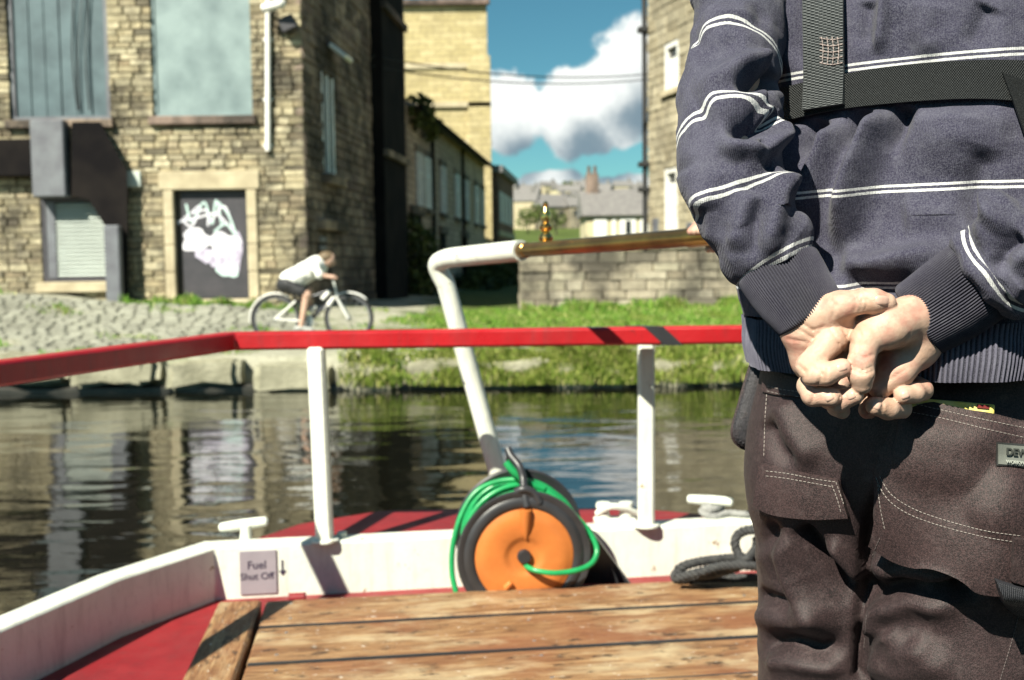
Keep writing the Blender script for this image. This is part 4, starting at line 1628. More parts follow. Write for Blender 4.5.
    # bearers under the boards
    for s in (.06, L_ - .1):
        c = far_l + bu * s - bs * (d / 2)
        MB().box((c.x, c.y, ZF + .0030), (.06, d - .04, .005), (bu, bs, Vector((0, 0, 1)))).build('bearer', M['wood'], t)
    # taffrail: flat red bar, white posts
    rA = G(230, 341, ZR)
    rB = G(757, 334, ZR)
    ru = (rB - rA).normalized()
    rR = rA + ru * ((rB - rA).length + .14)
    rl = G(0, 373, ZR)
    rpath = [rl + (rl - rA) * 1.3, rl, rA, rR, Vector((rR.x + .28, rR.y - .8, 0)), Vector((rR.x + .36, rR.y - 2.0, 0))]
    rail = strip_wall('taffrail', M['red_rail'], t, rpath, -.028, .028, ZR - .027, ZR + .027)
    # black tape round the rail, a joint and two screws
    mk = MB()
    sq = Vector((-ru.y, ru.x, 0))
    if sq.y > 0:
        sq = -sq
    f0 = (G(652, 334, ZR) - rA).dot(ru)
    prof_ = [(.0295, -.0285), (.0295, .0285), (-.0295, .0285), (-.0295, -.0285)]
    vs = []
    for (w0, off) in ((-.026, 1), (.030, 1)):
        for (d_, z_) in prof_:
            lean = -.030 * (z_ / .0285) if d_ > 0 else -.030 - .03
            vs.append(rA + ru * (f0 + w0 + lean + (.02 if d_ > 0 else 0)) + sq * d_ + Vector((0, 0, z_)))
    mk.add(vs, [(0, 1, 5, 4), (1, 2, 6, 5), (2, 3, 7, 6), (3, 0, 4, 7), (0, 3, 2, 1), (4, 5, 6, 7)])
    mk.build('tape', M['black_plastic'], rail)
    for dz in (-.012, .012):
        p = G(726, 333, ZR)
        fr_ = -Vector((-ru.y, ru.x, 0))
        MB().lathe(Vector((p.x, p.y, ZR + dz)) + fr_ * .028, fr_, [(0, .004), (.002, .003)], 8).build('screw', M['galv'], rail)
    for (px_t, px_b, py_b) in ((316, 325, 541), (646, 646, 526)):
        bot = G(px_b, py_b, ZC)
        top = P(px_t, 340, bot.y)
        top.z = ZR - .02
        pp = MB().box((top + bot) / 2 + Vector((0, 0, .0)), (.05, .05, (top - bot).length), (Vector((1, 0, 0)), Vector((0, 1, 0)), (top - bot).normalized()), .008)
        pp = pp.build('post', M['white_boat'], t)
        MB().lathe(bot + Vector((0, 0, .0)), (0, 0, 1), [(0, .042), (.006, .042), (.010, .030)], 16).build('foot_plate', M['white_boat'], pp)
    # more posts carry the rail forward, out of view
    for p in (rpath[0], rpath[4], rpath[5]):
        MB().tube([(p.x, p.y, ZC - .02), (p.x, p.y, ZR - .02)], .024, 12).build('post', M['white_boat'], t, smooth=True)
    # T-studs
    for i, (xa, ya, xb, yb, sx, sy0, sy1, D) in enumerate(((219, 528, 268, 521, 246, 525, 547, 3.30), (687, 499, 733, 502, 711, 502, 520, 3.52))):
        a_, b_ = P(xa, ya, D), P(xb, yb, D - .02 * (1 if i else -1))
        ts = MB()
        ax = (b_ - a_)
        Lx = ax.length
        ts.lathe(a_, ax, [(0, .008), (.006, .0145), (Lx * .25, .0165), (Lx * .5, .0175), (Lx * .75, .0165), (Lx - .006, .0145), (Lx, .008)], 16)
        s0, s1 = P(sx, sy0, D), P(sx, sy1 + 8, D)
        s1.z = ZC - .03 if i == 0 else s1.z
        ts.lathe(s1, s0 - s1, [(0, .030), (.004, .022), (.02, .019), ((s0 - s1).length - .006, .016), ((s0 - s1).length, .016)], 16)
        ts.build('mooring_stud', M['white_boat'], t, smooth=True)
    # small bolt head and fairlead on the stern deck
    p = G(342, 537, ZC)
    MB().lathe(p, (0, 0, 1), [(0, .016), (.014, .016), (.018, .011)], 6).build('bolt_head', M['white_boat'], t)
    f0 = G(615, 522, ZC - .03)
    fl = MB().box(f0 + Vector((0, 0, .008)), (.14, .06, .016), None, .006).build('fairlead', M['white_boat'], t)
    for dx in (-.038, .036):
        q = f0 + Vector((dx, 0, .012))
        MB().lathe(q, (0, 0, 1), [(0, .026), (.012, .022), (.026, .02), (.044, .026), (.054, .022)], 18).build('roller', M['white_boat'], fl, smooth=True)
    MB().tube(smooth_path([f0 + Vector((-.06, -.01, .03)), f0 + Vector((-.02, -.03, .058)), f0 + Vector((.03, -.02, .05)), f0 + Vector((.075, 0, .026))], 6), .011, 8).build('keeper', M['white_boat'], fl, smooth=True)
    # fuel shut off label wraps the coaming face
    e0, e1 = G(240, 594, ZF + .02), G(277, 592, ZF + .02)
    nrm = Vector((u.y, -u.x, 0)).normalized()
    if nrm.y > 0:
        nrm = -nrm
    c_ = cA + u * ((P(258, 570, 3.2) - cA).dot(u))
    c_ = Vector((c_.x, c_.y, (ZF + ZC) / 2 - .002))
    up = Vector((0, 0, 1))
    lp = MB().box(c_ + nrm * .0025, (.108, .005, ZC - ZF - .028), (u, nrm, up), .0015).build('shut_off_label', M['label_plate'], t)
    sv = Vector((.06, 0, 1)).normalized()
    text_mesh('lettering', 'Fuel', .034, (c_ + nrm * .0055 - u * .004 + up * .022, u, up), M['print_black'], lp, bold=.0003)
    text_mesh('lettering', 'Shut Off', .029, (c_ + nrm * .0055 - u * .004 - up * .012, u, up), M['print_black'], lp, bold=.0003)
    ar = MB()
    q = c_ + u * .070 + nrm * .0015 + up * .008
    ar.box(q + up * .008, (.0045, .0015, .034), (u, nrm, up))
    ar.build('arrow_shaft', M['print_black'], lp)
    ar = MB()
    ar.add([q - u * .010 - up * .006, q + u * .010 - up * .006, q - up * .022, q - u * .010 - up * .006 + nrm * .001, q + u * .010 - up * .006 + nrm * .001, q - up * .022 + nrm * .001],
           [(0, 2, 1), (3, 4, 5), (0, 1, 4, 3), (1, 2, 5, 4), (2, 0, 3, 5)])
    ar.build('arrow_head', M['print_black'], lp)
    # short red pipe end beside the label
    MB().lathe(G(306, 597, ZF + .02), u * -1, [(0, .014), (.05, .014)], 12).build('drain_stub', M['red_deck'], t, smooth=True)


build_boat()


# ------------------------------------------------------------------ tiller
def build_tiller():
    base = P(512, 536, 3.66)
    base.z = ZC - .03
    t = empty('tiller', base, 'white swan neck tiller with long brass bar', 'tiller')
    p_low = P(497, 470, 3.64)
    pb1 = P(446, 285, 3.60)
    pb2 = P(436, 262, 3.58)
    pb3 = P(450, 258, 3.52)
    pj = P(521, 250.5, 3.22)
    pe = P(708, 236, 2.36)
    dirv = (pe - pj).normalized()
    bend = smooth_path([base, p_low, P(470, 372, 3.62), pb1], 4) + smooth_path([pb1, P(437.5, 266, 3.59), P(446, 259, 3.55), P(462, 256.5, 3.49)], 10)[1:] + [pj]
    MB().tube(bend, .031, 24).build('swan_neck', M['white_boat'], t, smooth=True, angle=60)
    k = (P(468, 365, 3.625), P(472.5, 382, 3.625))  # grey ring in place of the rail's shadow across the neck
    MB().lathe(k[0], k[1] - k[0], [(0, .0325), ((k[1] - k[0]).length, .0325)], 24).build('collar', M['galv'], t, smooth=True)
    ln = (pe - pj).length
    MB().lathe(pj - dirv * .01, dirv, [(0, .019), (.002, .0225), (.05, .0225), (.052, .0205), (ln - .06, .0205), (ln - .058, .0225), (ln, .0215), (ln + .06, .02), (ln + .066, .012)], 28).build('brass_bar', M['brass'], t, smooth=True)
    # turned brass pin standing in the bar
    pin = pj + dirv * ((P(546, 249, 3.1) - pj).length * .92)
    pin = P(546, 240, (pin.y))
    s = .001 * 36
    prof = [(-.02, .006), (0, .006), (.001, .014), (.010, .016), (.020, .012), (.026, .007), (.034, .013), (.043, .014), (.052, .007), (.060, .009), (.078, .0105), (.088, .006), (.096, .004), (.104, .0065), (.110, .004), (.113, .001)]
    MB().lathe(pin - Vector((0, 0, .004)), (0, 0, 1), [(h_, r_ * 1.35) for h_, r_ in prof], 20).build('tiller_pin', M['brass_bright'], t, smooth=True)
    return pj, dirv, pe, ln


TILLER = build_tiller()


# ------------------------------------------------------------------ hose reel
def build_reel():
    c = P(524, 556, 3.04)
    ax = Vector((.10, -1, -.04)).normalized()         # the drum's face looks this way
    rear = 0.145
    t = empty('hose_reel', (c.x, c.y + .07, ZF), 'orange and black hose reel wound with green hose', 'hose reel')
    R_ = .184
    q_ = 1.0
    c0 = c
    cb = c - ax * rear + Vector((0, 0, .032))
    # front flange: orange dished disc with black rim
    MB().lathe(c0, ax, [(h_, r_ * q_) for h_, r_ in [(-.004, .139), (.004, .141), (.0075, .137), (.008, .126), (.0105, .123), (.0105, .10), (.011, .062), (.008, .054), (.003, .046), (.000, .038), (.000, .020)]], 64).build('drum_face', M['orange'], t, smooth=True, angle=50)
    MB().lathe(c0, ax, [(-.010, .02), (.010, .02), (.014, .017), (.014, .008)], 24).build('hub', M['black_plastic'], t, smooth=True)
    rim = MB()
    pr = [(-.012, .140), (.008, .140), (.013, .146), (.0115, .162), (.006, .170), (.010, .180), (.010, .187), (.002, .1895), (-.012, .186), (-.014, .16)]
    axs = ax
    sv = axs.cross(Vector((0, 0, 1))).normalized()
    uv = axs.cross(sv)
    n = 72
    vs = []
    for (h, r) in [(h_, r_ * q_) for h_, r_ in pr]:
        for k in range(n):
            an = 2 * math.pi * k / n
            vs.append(c0 + axs * h + (sv * math.cos(an) + uv * math.sin(an)) * r)
    m = len(pr)
    fs = [(i * n + k, ((i + 1) % m) * n + k, ((i + 1) % m) * n + (k + 1) % n, i * n + (k + 1) % n) for i in range(m) for k in range(n)]
    rim.add(vs, fs)
    rim.build('front_flange', M['black_plastic'], t, smooth=True, angle=50)
    MB().lathe(cb, ax, [(-.012, .05), (-.012, .176), (-.006, .186), (.004, .188), (.010, .182), (.006, .172), (0, .05)], 64).build('rear_flange', M['black_plastic'], t, smooth=True, angle=50)
    MB().lathe(cb, (c0 - cb).normalized(), [(0, .085), ((c0 - cb).length * .86, .085)], 40).build('drum', M['black_plastic'], t, smooth=True)
    # raised teardrop grip and small lug on the face
    def on(px, py, off):
        d = ray(px, py)
        s = (c0 + axs * off - CAM).dot(axs) / d.dot(axs)
        return CAM + d * s
    g = MB()
    g.tube([on(525.5, 510, .014), on(525.5, 520, .013), on(526, 530, .010), on(526, 539, .006)], [.017, .0155, .011, .004], 14)
    g.build('grip', M['orange'], t, smooth=True)
    MB().tube([on(506, 588, .012), on(511, 583, .017), on(510, 581, .010)], [.010, .008, .003], 10).build('crank_lug', M['orange'], t, smooth=True)
    # wound hose
    def ring(cc, r, a0, a1, tw=0.0, n_=60):
        return [cc + (sv * math.cos(a) + uv * math.sin(a)) * (r + tw * math.sin(3 * a)) for a in np.linspace(a0, a1, n_)]
    hp = []
    turns = 6
    for k in range(turns * 48):
        a = 2 * math.pi * k / 48
        f = 0.12 + .76 * (0.5 - 0.5 * math.cos(math.pi * k / (48 * 2.2)))
        cc = cb.lerp(c0, f)
        r = .150 + .012 * math.sin(k * .031) + .008 * (k / (turns * 48))
        hp.append(cc + (sv * math.cos(a + 2.0) + uv * math.sin(a + 2.0)) * r)
    MB().tube(hp, .0084, 10).build('hose', M['hose'], t, smooth=True)
    # loose outer loop on the left and over the top
    lo = [on(456, 592, -.02), on(452, 572, -.035), on(453, 545, -.05), on(461, 516, -.07), on(476, 492, -.085), on(500, 481, -.09), on(526, 481, -.075), on(548, 492, -.06), on(567, 508, -.04), on(583, 524, -.02), on(593, 538, -.005), on(597, 551, .01), on(592, 563, .03), on(578, 570, .045), on(556, 573, .05), on(538, 571, .040), on(529, 568, .022), on(526, 566, .004)]
    MB().tube(smooth_path(lo, 6), .0080, 10).build('hose', M['hose'], t, smooth=True)
    # black bracket with upright handle
    hd = [on(527, 507, .01), on(524, 492, -.005), on(523, 478, -.03), on(519, 466, -.045), on(511, 456, -.07), on(508, 449, -.085)]
    MB().tube(smooth_path(hd, 6), [.0115] * 31, 10).build('handle', M['black_plastic'], t, smooth=True)
    MB().tube(smooth_path([on(516, 492, -.002), on(524, 489, .006), on(534, 493, .004), on(540, 503, .006)], 5), .011, 10).build('bracket', M['black_plastic'], t, smooth=True)
    MB().tube(smooth_path([on(510, 452, -.08), on(509, 462, -.11), on(513, 474, -.13)], 5), .009, 8).build('strut', M['black_plastic'], t, smooth=True)
    # green hose end over the handle
    MB().tube(smooth_path([on(506, 462, -.06), on(514, 472, -.05), on(528, 483, -.055), on(544, 489, -.06)], 6), .011, 10).build('hose', M['hose'], t, smooth=True)
    # flat black triangle reaching to the right, then two legs
    fm = MB()
    q0, q1 = P(590, 530, 3.12), P(630, 576, 3.16)
    q1.z = ZF + .045
    q2 = P(560, 590, 3.16)
    q2.z = ZF + .045
    base = MB().add([q0 + Vector((0, .015, 0)), q1, q2, q0 + Vector((0, .055, 0)), q1 + Vector((0, .04, 0)), q2 + Vector((0, .04, 0))],
                    [(0, 1, 2), (3, 5, 4), (0, 3, 4, 1), (1, 4, 5, 2), (2, 5, 3, 0)])
    base.build('foot_frame', M['black_plastic'], t)
    for s in (-1, 1):
        f0 = c + sv * (.11 * s)
        MB().tube([c - ax * .05 + Vector((0, 0, -.02)), Vector((f0.x, f0.y + .05, ZF + .008))], .010, 8).build('leg', M['black_plastic'], t, smooth=True)


build_reel()


# ------------------------------------------------------------------ ropes
M['rope'] = simple_mat('dark_grey_rope', (0.022, 0.022, 0.025), (0.05, 0.05, 0.05), 60, 0.75, bump=.6, bscale=220, bdist=.003)
M['rope_pale'] = simple_mat('pale_grey_rope', (0.30, 0.30, 0.29), (0.18, 0.18, 0.18), 60, 0.75, bump=.6, bscale=220, bdist=.003)


def twisted(name, pts, r, mat, parent, pitch=.045, **tags):
    """three-strand laid rope along a path"""
    pts = smooth_path(pts, 14)
    L_ = [0]
    for a, b in zip(pts[:-1], pts[1:]):
        L_.append(L_[-1] + (b - a).length)
    # frames
    fr = []
    prev = None
    for i, p in enumerate(pts):
        tt = (pts[min(i + 1, len(pts) - 1)] - pts[max(i - 1, 0)]).normalized()
        if prev is None:
            prev = tt.cross(Vector((0, 0, 1)) if abs(tt.z) < .9 else Vector((1, 0, 0))).normalized()
        prev = (prev - tt * prev.dot(tt)).normalized()
        fr.append((prev, tt.cross(prev)))
    m = MB()
    for k in range(3):
        q = []
        for i, p in enumerate(pts):
            a = 2 * math.pi * (L_[i] / pitch + k / 3)
            q.append(p + (fr[i][0] * math.cos(a) + fr[i][1] * math.sin(a)) * r * .52)
        m.tube(q, r * .55, 7)
    return m.build(name, mat, parent, smooth=True, angle=80, **tags)


def build_ropes():
    z1 = ZB + .014
    g = lambda x, y, dz=0.0: G(x, y, z1 + dz)
    t = empty('mooring_rope', g(720, 572), 'dark mooring rope heaped in loops beside the trousered leg', 'rope')
    twisted('coil', [g(676, 575), g(679, 569, .02), g(690, 564, .035), g(712, 560, .04), g(740, 558, .04), g(772, 560, .03), g(790, 572), g(765, 577), g(730, 578), g(700, 578), g(678, 579), g(675, 574, .01)], .0135, M['rope'], t)
    twisted('coil', [g(688, 577, .01), g(712, 574, .03), g(738, 567, .05), g(742, 560, .07), g(737, 551, .09), g(735, 542, .115), g(739, 534, .135), g(749, 530, .15), g(764, 532, .15), g(776, 545, .1), g(780, 560, .05), g(770, 572, .02)], .0130, M['rope'], t)
    twisted('coil', [g(700, 579, .0), g(726, 569, .045), g(746, 560, .075), g(756, 548, .095), g(758, 538, .125), g(772, 540, .12), g(790, 556, .06), g(786, 572, .01)], .0130, M['rope'], t)
    twisted('coil', [g(676, 578, .02), g(700, 572, .045), g(724, 566, .06), g(752, 566, .06), g(776, 572, .03)], .0130, M['rope'], t)
    MB().tube(smooth_path([g(690, 574, .026), g(697, 572, .032), g(704, 571, .03)], 5), [.007] * 11, 8).build('whipping', M['red_deck'], t, smooth=True)
    t = empty('stern_line', P(740, 512, 3.5), 'pale rope made fast round the right mooring stud', 'rope')
    D = 3.52
    q = lambda x, y, d=0.0: P(x, y, D + d)
    twisted('line', [q(705, 513, -.03), q(716, 516, -.04), q(722, 511, .02), q(706, 509, .03), q(702, 512, -.02), q(714, 517, -.045), q(728, 513, -.02), q(745, 514, -.04), q(762, 512, -.05), q(785, 516, -.08), q(810, 522, -.12)], .0105, M['rope_pale'], t)
    twisted('line', [q(706, 505, -.02), q(714, 509, -.04), q(722, 506, .02), q(712, 503, .03), q(704, 507, -.02), q(712, 511, -.04)], .0105, M['rope_pale'], t)


build_ropes()

# ================================================================== figures: smooth bodies from distance fields
def _hash(i, j, k):
    h = (i * 374761393 + j * 668265263 + k * 2147483647 * 3 + 1013904223) & 0xffffffff
    h = ((h ^ (h >> 13)) * 1274126177) & 0xffffffff
    return ((h ^ (h >> 16)) & 0xffff) / 65535.0


def vnoise(p):
    p = np.asarray(p, float)
    i = np.floor(p).astype(np.int64)
    f = p - i
    f = f * f * (3 - 2 * f)
    r = 0
    for dx in (0, 1):
        for dy in (0, 1):
            for dz in (0, 1):
                w = (f[:, 0] if dx else 1 - f[:, 0]) * (f[:, 1] if dy else 1 - f[:, 1]) * (f[:, 2] if dz else 1 - f[:, 2])
                r = r + w * _hash(i[:, 0] + dx, i[:, 1] + dy, i[:, 2] + dz)
    return r * 2 - 1


class Field:
    """signed distance on a grid, primitives added inside their own boxes"""

    def __init__(self, lo, hi, h):
        self.lo = np.array(lo, float)
        self.h = h
        self.n = np.ceil((np.array(hi, float) - self.lo) / h).astype(int) + 1
        self.d = np.full(self.n, 0.06, np.float32)

    def sub(self, lo, hi):
        a = np.clip(np.floor((np.array(lo) - self.lo) / self.h).astype(int), 0, self.n)
        b = np.clip(np.ceil((np.array(hi) - self.lo) / self.h).astype(int) + 1, 0, self.n)
        if np.any(b <= a):
            return None, None
        ax = [self.lo[k] + self.h * np.arange(a[k], b[k]) for k in range(3)]
        X, Y, Z = np.meshgrid(*ax, indexing='ij')
        return tuple(slice(a[k], b[k]) for k in range(3)), (X.astype(np.float32), Y.astype(np.float32), Z.astype(np.float32))


def d_cone(g, a, b, ra, rb, flat=None):
    """flat = (unit vector, factor): squashes the section along a direction"""
    a = np.array(a, np.float32)
    b = np.array(b, np.float32)
    u = b - a
    px, py, pz = g[0] - a[0], g[1] - a[1], g[2] - a[2]
    t = np.clip((px * u[0] + py * u[1] + pz * u[2]) / max(1e-12, float(u @ u)), 0, 1)
    qx, qy, qz = px - t * u[0], py - t * u[1], pz - t * u[2]
    if flat is not None:
        n, s = np.array(flat[0], np.float32), flat[1]
        k = (qx * n[0] + qy * n[1] + qz * n[2]) * (1 / s - 1)
        qx, qy, qz = qx + k * n[0], qy + k * n[1], qz + k * n[2]
    return np.sqrt(qx * qx + qy * qy + qz * qz) - (ra + (rb - ra) * t)


def d_ell(g, c, rad, rot=None):
    p = np.stack([g[0] - c[0], g[1] - c[1], g[2] - c[2]], -1)
    if rot is not None:
        p = p @ np.array(rot, np.float32)
    r = np.array(rad, np.float32)
    k0 = np.sqrt(((p / r) ** 2).sum(-1))
    k1 = np.sqrt(((p / (r * r)) ** 2).sum(-1)) + 1e-9
    return k0 * (k0 - 1) / k1


def smin(a, b, k):
    if k <= 0:
        return np.minimum(a, b)
    h = np.clip(0.5 + 0.5 * (b - a) / k, 0, 1)
    return b * (1 - h) + a * h - k * h * (1 - h)


def add_prims(F, prims, k=0.01, out=None):
    """prims: ('c', a, b, ra, rb[, flat]) or ('e', centre, radii, rot)"""
    d = F.d if out is None else out
    for p in prims:
        if p[0] == 'c':
            r = max(p[3], p[4]) + 0.05
            lo = np.minimum(p[1], p[2]) - r
            hi = np.maximum(p[1], p[2]) + r
        else:
            r = max(p[2]) + 0.05
            lo, hi = np.array(p[1]) - r, np.array(p[1]) + r
        s, g = F.sub(lo, hi)
        if s is None:
            continue
        v = d_cone(g, *p[1:]) if p[0] == 'c' else d_ell(g, *p[1:])
        d[s] = smin(d[s], np.minimum(v, 0.06).astype(np.float32), k)
    return d


def surface_nets(d, lo, h):
    n = np.array(d.shape)
    ins = d < 0
    c = np.zeros(n - 1, np.int8)
    for dx in (0, 1):
        for dy in (0, 1):
            for dz in (0, 1):
                c += ins[dx:n[0] - 1 + dx, dy:n[1] - 1 + dy, dz:n[2] - 1 + dz]
    act = (c > 0) & (c < 8)
    I = np.argwhere(act)
    idx = -np.ones(n - 1, np.int64)
    idx[act] = np.arange(len(I))
    acc = np.zeros((len(I), 3))
    cnt = np.zeros(len(I))
    corners = [(x, y, z) for x in (0, 1) for y in (0, 1) for z in (0, 1)]
    for a in corners:
        for ax in range(3):
            if a[ax]:
                continue
            b = list(a)
            b[ax] = 1
            va = d[I[:, 0] + a[0], I[:, 1] + a[1], I[:, 2] + a[2]]
            vb = d[I[:, 0] + b[0], I[:, 1] + b[1], I[:, 2] + b[2]]
            m = (va < 0) != (vb < 0)
            t = np.where(m, va / np.where(m, va - vb, 1), 0)
            p = np.array(a, float)[None, :].repeat(len(I), 0)
            p[:, ax] += t
            acc += p * m[:, None]
            cnt += m
    V = (I + acc / cnt[:, None]) * h + lo
    faces = []
    for ax in range(3):
        u, v = (ax + 1) % 3, (ax + 2) % 3
        sl0 = [slice(None)] * 3
        sl1 = [slice(None)] * 3
        sl0[ax] = slice(0, n[ax] - 1)
        sl1[ax] = slice(1, n[ax])
        a, b = ins[tuple(sl0)], ins[tuple(sl1)]
        E = np.argwhere(a != b)
        E = E[(E[:, u] > 0) & (E[:, v] > 0) & (E[:, u] < n[u] - 1) & (E[:, v] < n[v] - 1)]
        flip = a[E[:, 0], E[:, 1], E[:, 2]]
        q = []
        for (du, dv) in ((-1, -1), (0, -1), (0, 0), (-1, 0)):
            e = E.copy()
            e[:, u] += du
            e[:, v] += dv
            q.append(idx[e[:, 0], e[:, 1], e[:, 2]])
        q = np.stack(q, -1)
        q[~flip] = q[~flip][:, ::-1]
        faces.append(q)
    return V, np.concatenate(faces)


def relax(V, Fq, it=3, lam=0.5, keep=None):
    """Laplacian smoothing on quads"""
    n = len(V)
    e = np.concatenate([Fq[:, [0, 1]], Fq[:, [1, 2]], Fq[:, [2, 3]], Fq[:, [3, 0]]])
    for _ in range(it):
        s = np.zeros((n, 3))
        c = np.zeros(n)
        np.add.at(s, e[:, 0], V[e[:, 1]])
        np.add.at(s, e[:, 1], V[e[:, 0]])
        np.add.at(c, e[:, 0], 1)
        np.add.at(c, e[:, 1], 1)
        m = s / np.maximum(c, 1)[:, None]
        V = V + (m - V) * lam
    return V


def normals(V, Fq):
    a = V[Fq[:, 2]] - V[Fq[:, 0]]
    b = V[Fq[:, 3]] - V[Fq[:, 1]]
    fn = np.cross(a, b)
    N_ = np.zeros_like(V)
    for k in range(4):
        np.add.at(N_, Fq[:, k], fn)
    return N_ / (np.linalg.norm(N_, axis=1)[:, None] + 1e-12)


def poly_dist(px, py, pts):
    """distance to a polyline in the picture and the fraction along it"""
    best = np.full(len(px), 1e9)
    tt = np.zeros(len(px))
    L_ = [0.0]
    for a, b in zip(pts[:-1], pts[1:]):
        L_.append(L_[-1] + math.hypot(b[0] - a[0], b[1] - a[1]))
    for i, (a, b) in enumerate(zip(pts[:-1], pts[1:])):
        ux, uy = b[0] - a[0], b[1] - a[1]
        l2 = ux * ux + uy * uy
        t = np.clip(((px - a[0]) * ux + (py - a[1]) * uy) / l2, 0, 1)
        d = np.hypot(px - a[0] - t * ux, py - a[1] - t * uy)
        m = d < best
        best[m] = d[m]
        tt[m] = ((L_[i] + t * math.sqrt(l2)) / L_[-1])[m]
    return best, tt


def fold_disp(V, N_, folds, gain=1.45):
    """sculpted creases: each fold is (points, width, height[, taper start, taper end])"""
    px, py, dp = project(V)
    view = V - np.array(CAM)
    view /= np.linalg.norm(view, axis=1)[:, None]
    w = np.clip(-(N_ * view).sum(1) * 3 + .3, 0, 1)
    out = np.zeros(len(V))
    for f in folds:
        d, t = poly_dist(px, py, f[0])
        ta, tb = (f[3], f[4]) if len(f) > 3 else (0.15, 0.3)
        e = np.clip(t / max(ta, 1e-3), 0, 1) * np.clip((1 - t) / max(tb, 1e-3), 0, 1)
        e = e * e * (3 - 2 * e)
        out += f[2] * np.exp(-(d / f[1]) ** 2) * e
    return out * w * gain


def grid_faces(nu, nv, wrap=True):
    """nu rings of nv points"""
    i = np.arange(nu - 1)[:, None]
    k = np.arange(nv if wrap else nv - 1)[None, :]
    a = i * nv + k
    b = i * nv + (k + 1) % nv
    return np.stack([a, b, b + nv, a + nv], -1).reshape(-1, 4)


def catmull(P_, n):
    P_ = np.asarray(P_, float)
    m = len(P_)
    out = []
    for i in range(m - 1):
        p0, p1, p2, p3 = P_[max(i - 1, 0)], P_[i], P_[i + 1], P_[min(i + 2, m - 1)]
        for k in range(n):
            t = k / n
            out.append(.5 * (2 * p1 + (p2 - p0) * t + (2 * p0 - 5 * p1 + 4 * p2 - p3) * t * t + (3 * p1 - p0 - 3 * p2 + p3) * t ** 3))
    out.append(P_[-1])
    return np.array(out)


def loft_tube(C, r, nv, flat=1.0):
    """rings round a centreline; returns verts (nu*nv), arclength, angle"""
    C = np.asarray(C)
    nu = len(C)
    T = np.gradient(C, axis=0)
    T /= np.linalg.norm(T, axis=1)[:, None]
    s = np.cross(T[0], (0, 1, 0))
    s /= np.linalg.norm(s)
    S = []
    for i in range(nu):
        s = s - T[i] * (s @ T[i])
        s /= np.linalg.norm(s)
        S.append(s.copy())
    S = np.array(S)
    U = np.cross(T, S)
    an = np.linspace(0, 2 * np.pi, nv, endpoint=False)
    V = C[:, None, :] + (S[:, None, :] * np.cos(an)[None, :, None] + U[:, None, :] * np.sin(an)[None, :, None] * flat) * np.asarray(r)[:, None, None]
    L_ = np.concatenate([[0], np.cumsum(np.linalg.norm(np.diff(C, axis=0), axis=1))])
    return V.reshape(-1, 3), np.repeat(L_, nv), np.tile(an, nu)


def set_attr(o, name, vals):
    at = o.data.attributes.new(name, 'FLOAT', 'POINT')
    at.data.foreach_set('value', np.asarray(vals, np.float32))


def bvh_of(V, Fq):
    return BVHTree.FromPolygons([Vector(v) for v in V], [tuple(int(x) for x in f) for f in Fq])


def hit(bvhs, px, py):
    d = ray(px, py).normalized()
    best = None
    for b in (bvhs if isinstance(bvhs, (list, tuple)) else [bvhs]):
        h = b.ray_cast(CAM, d)
        if h[0] is not None and (best is None or h[3] < best[3]):
            best = h
    return best


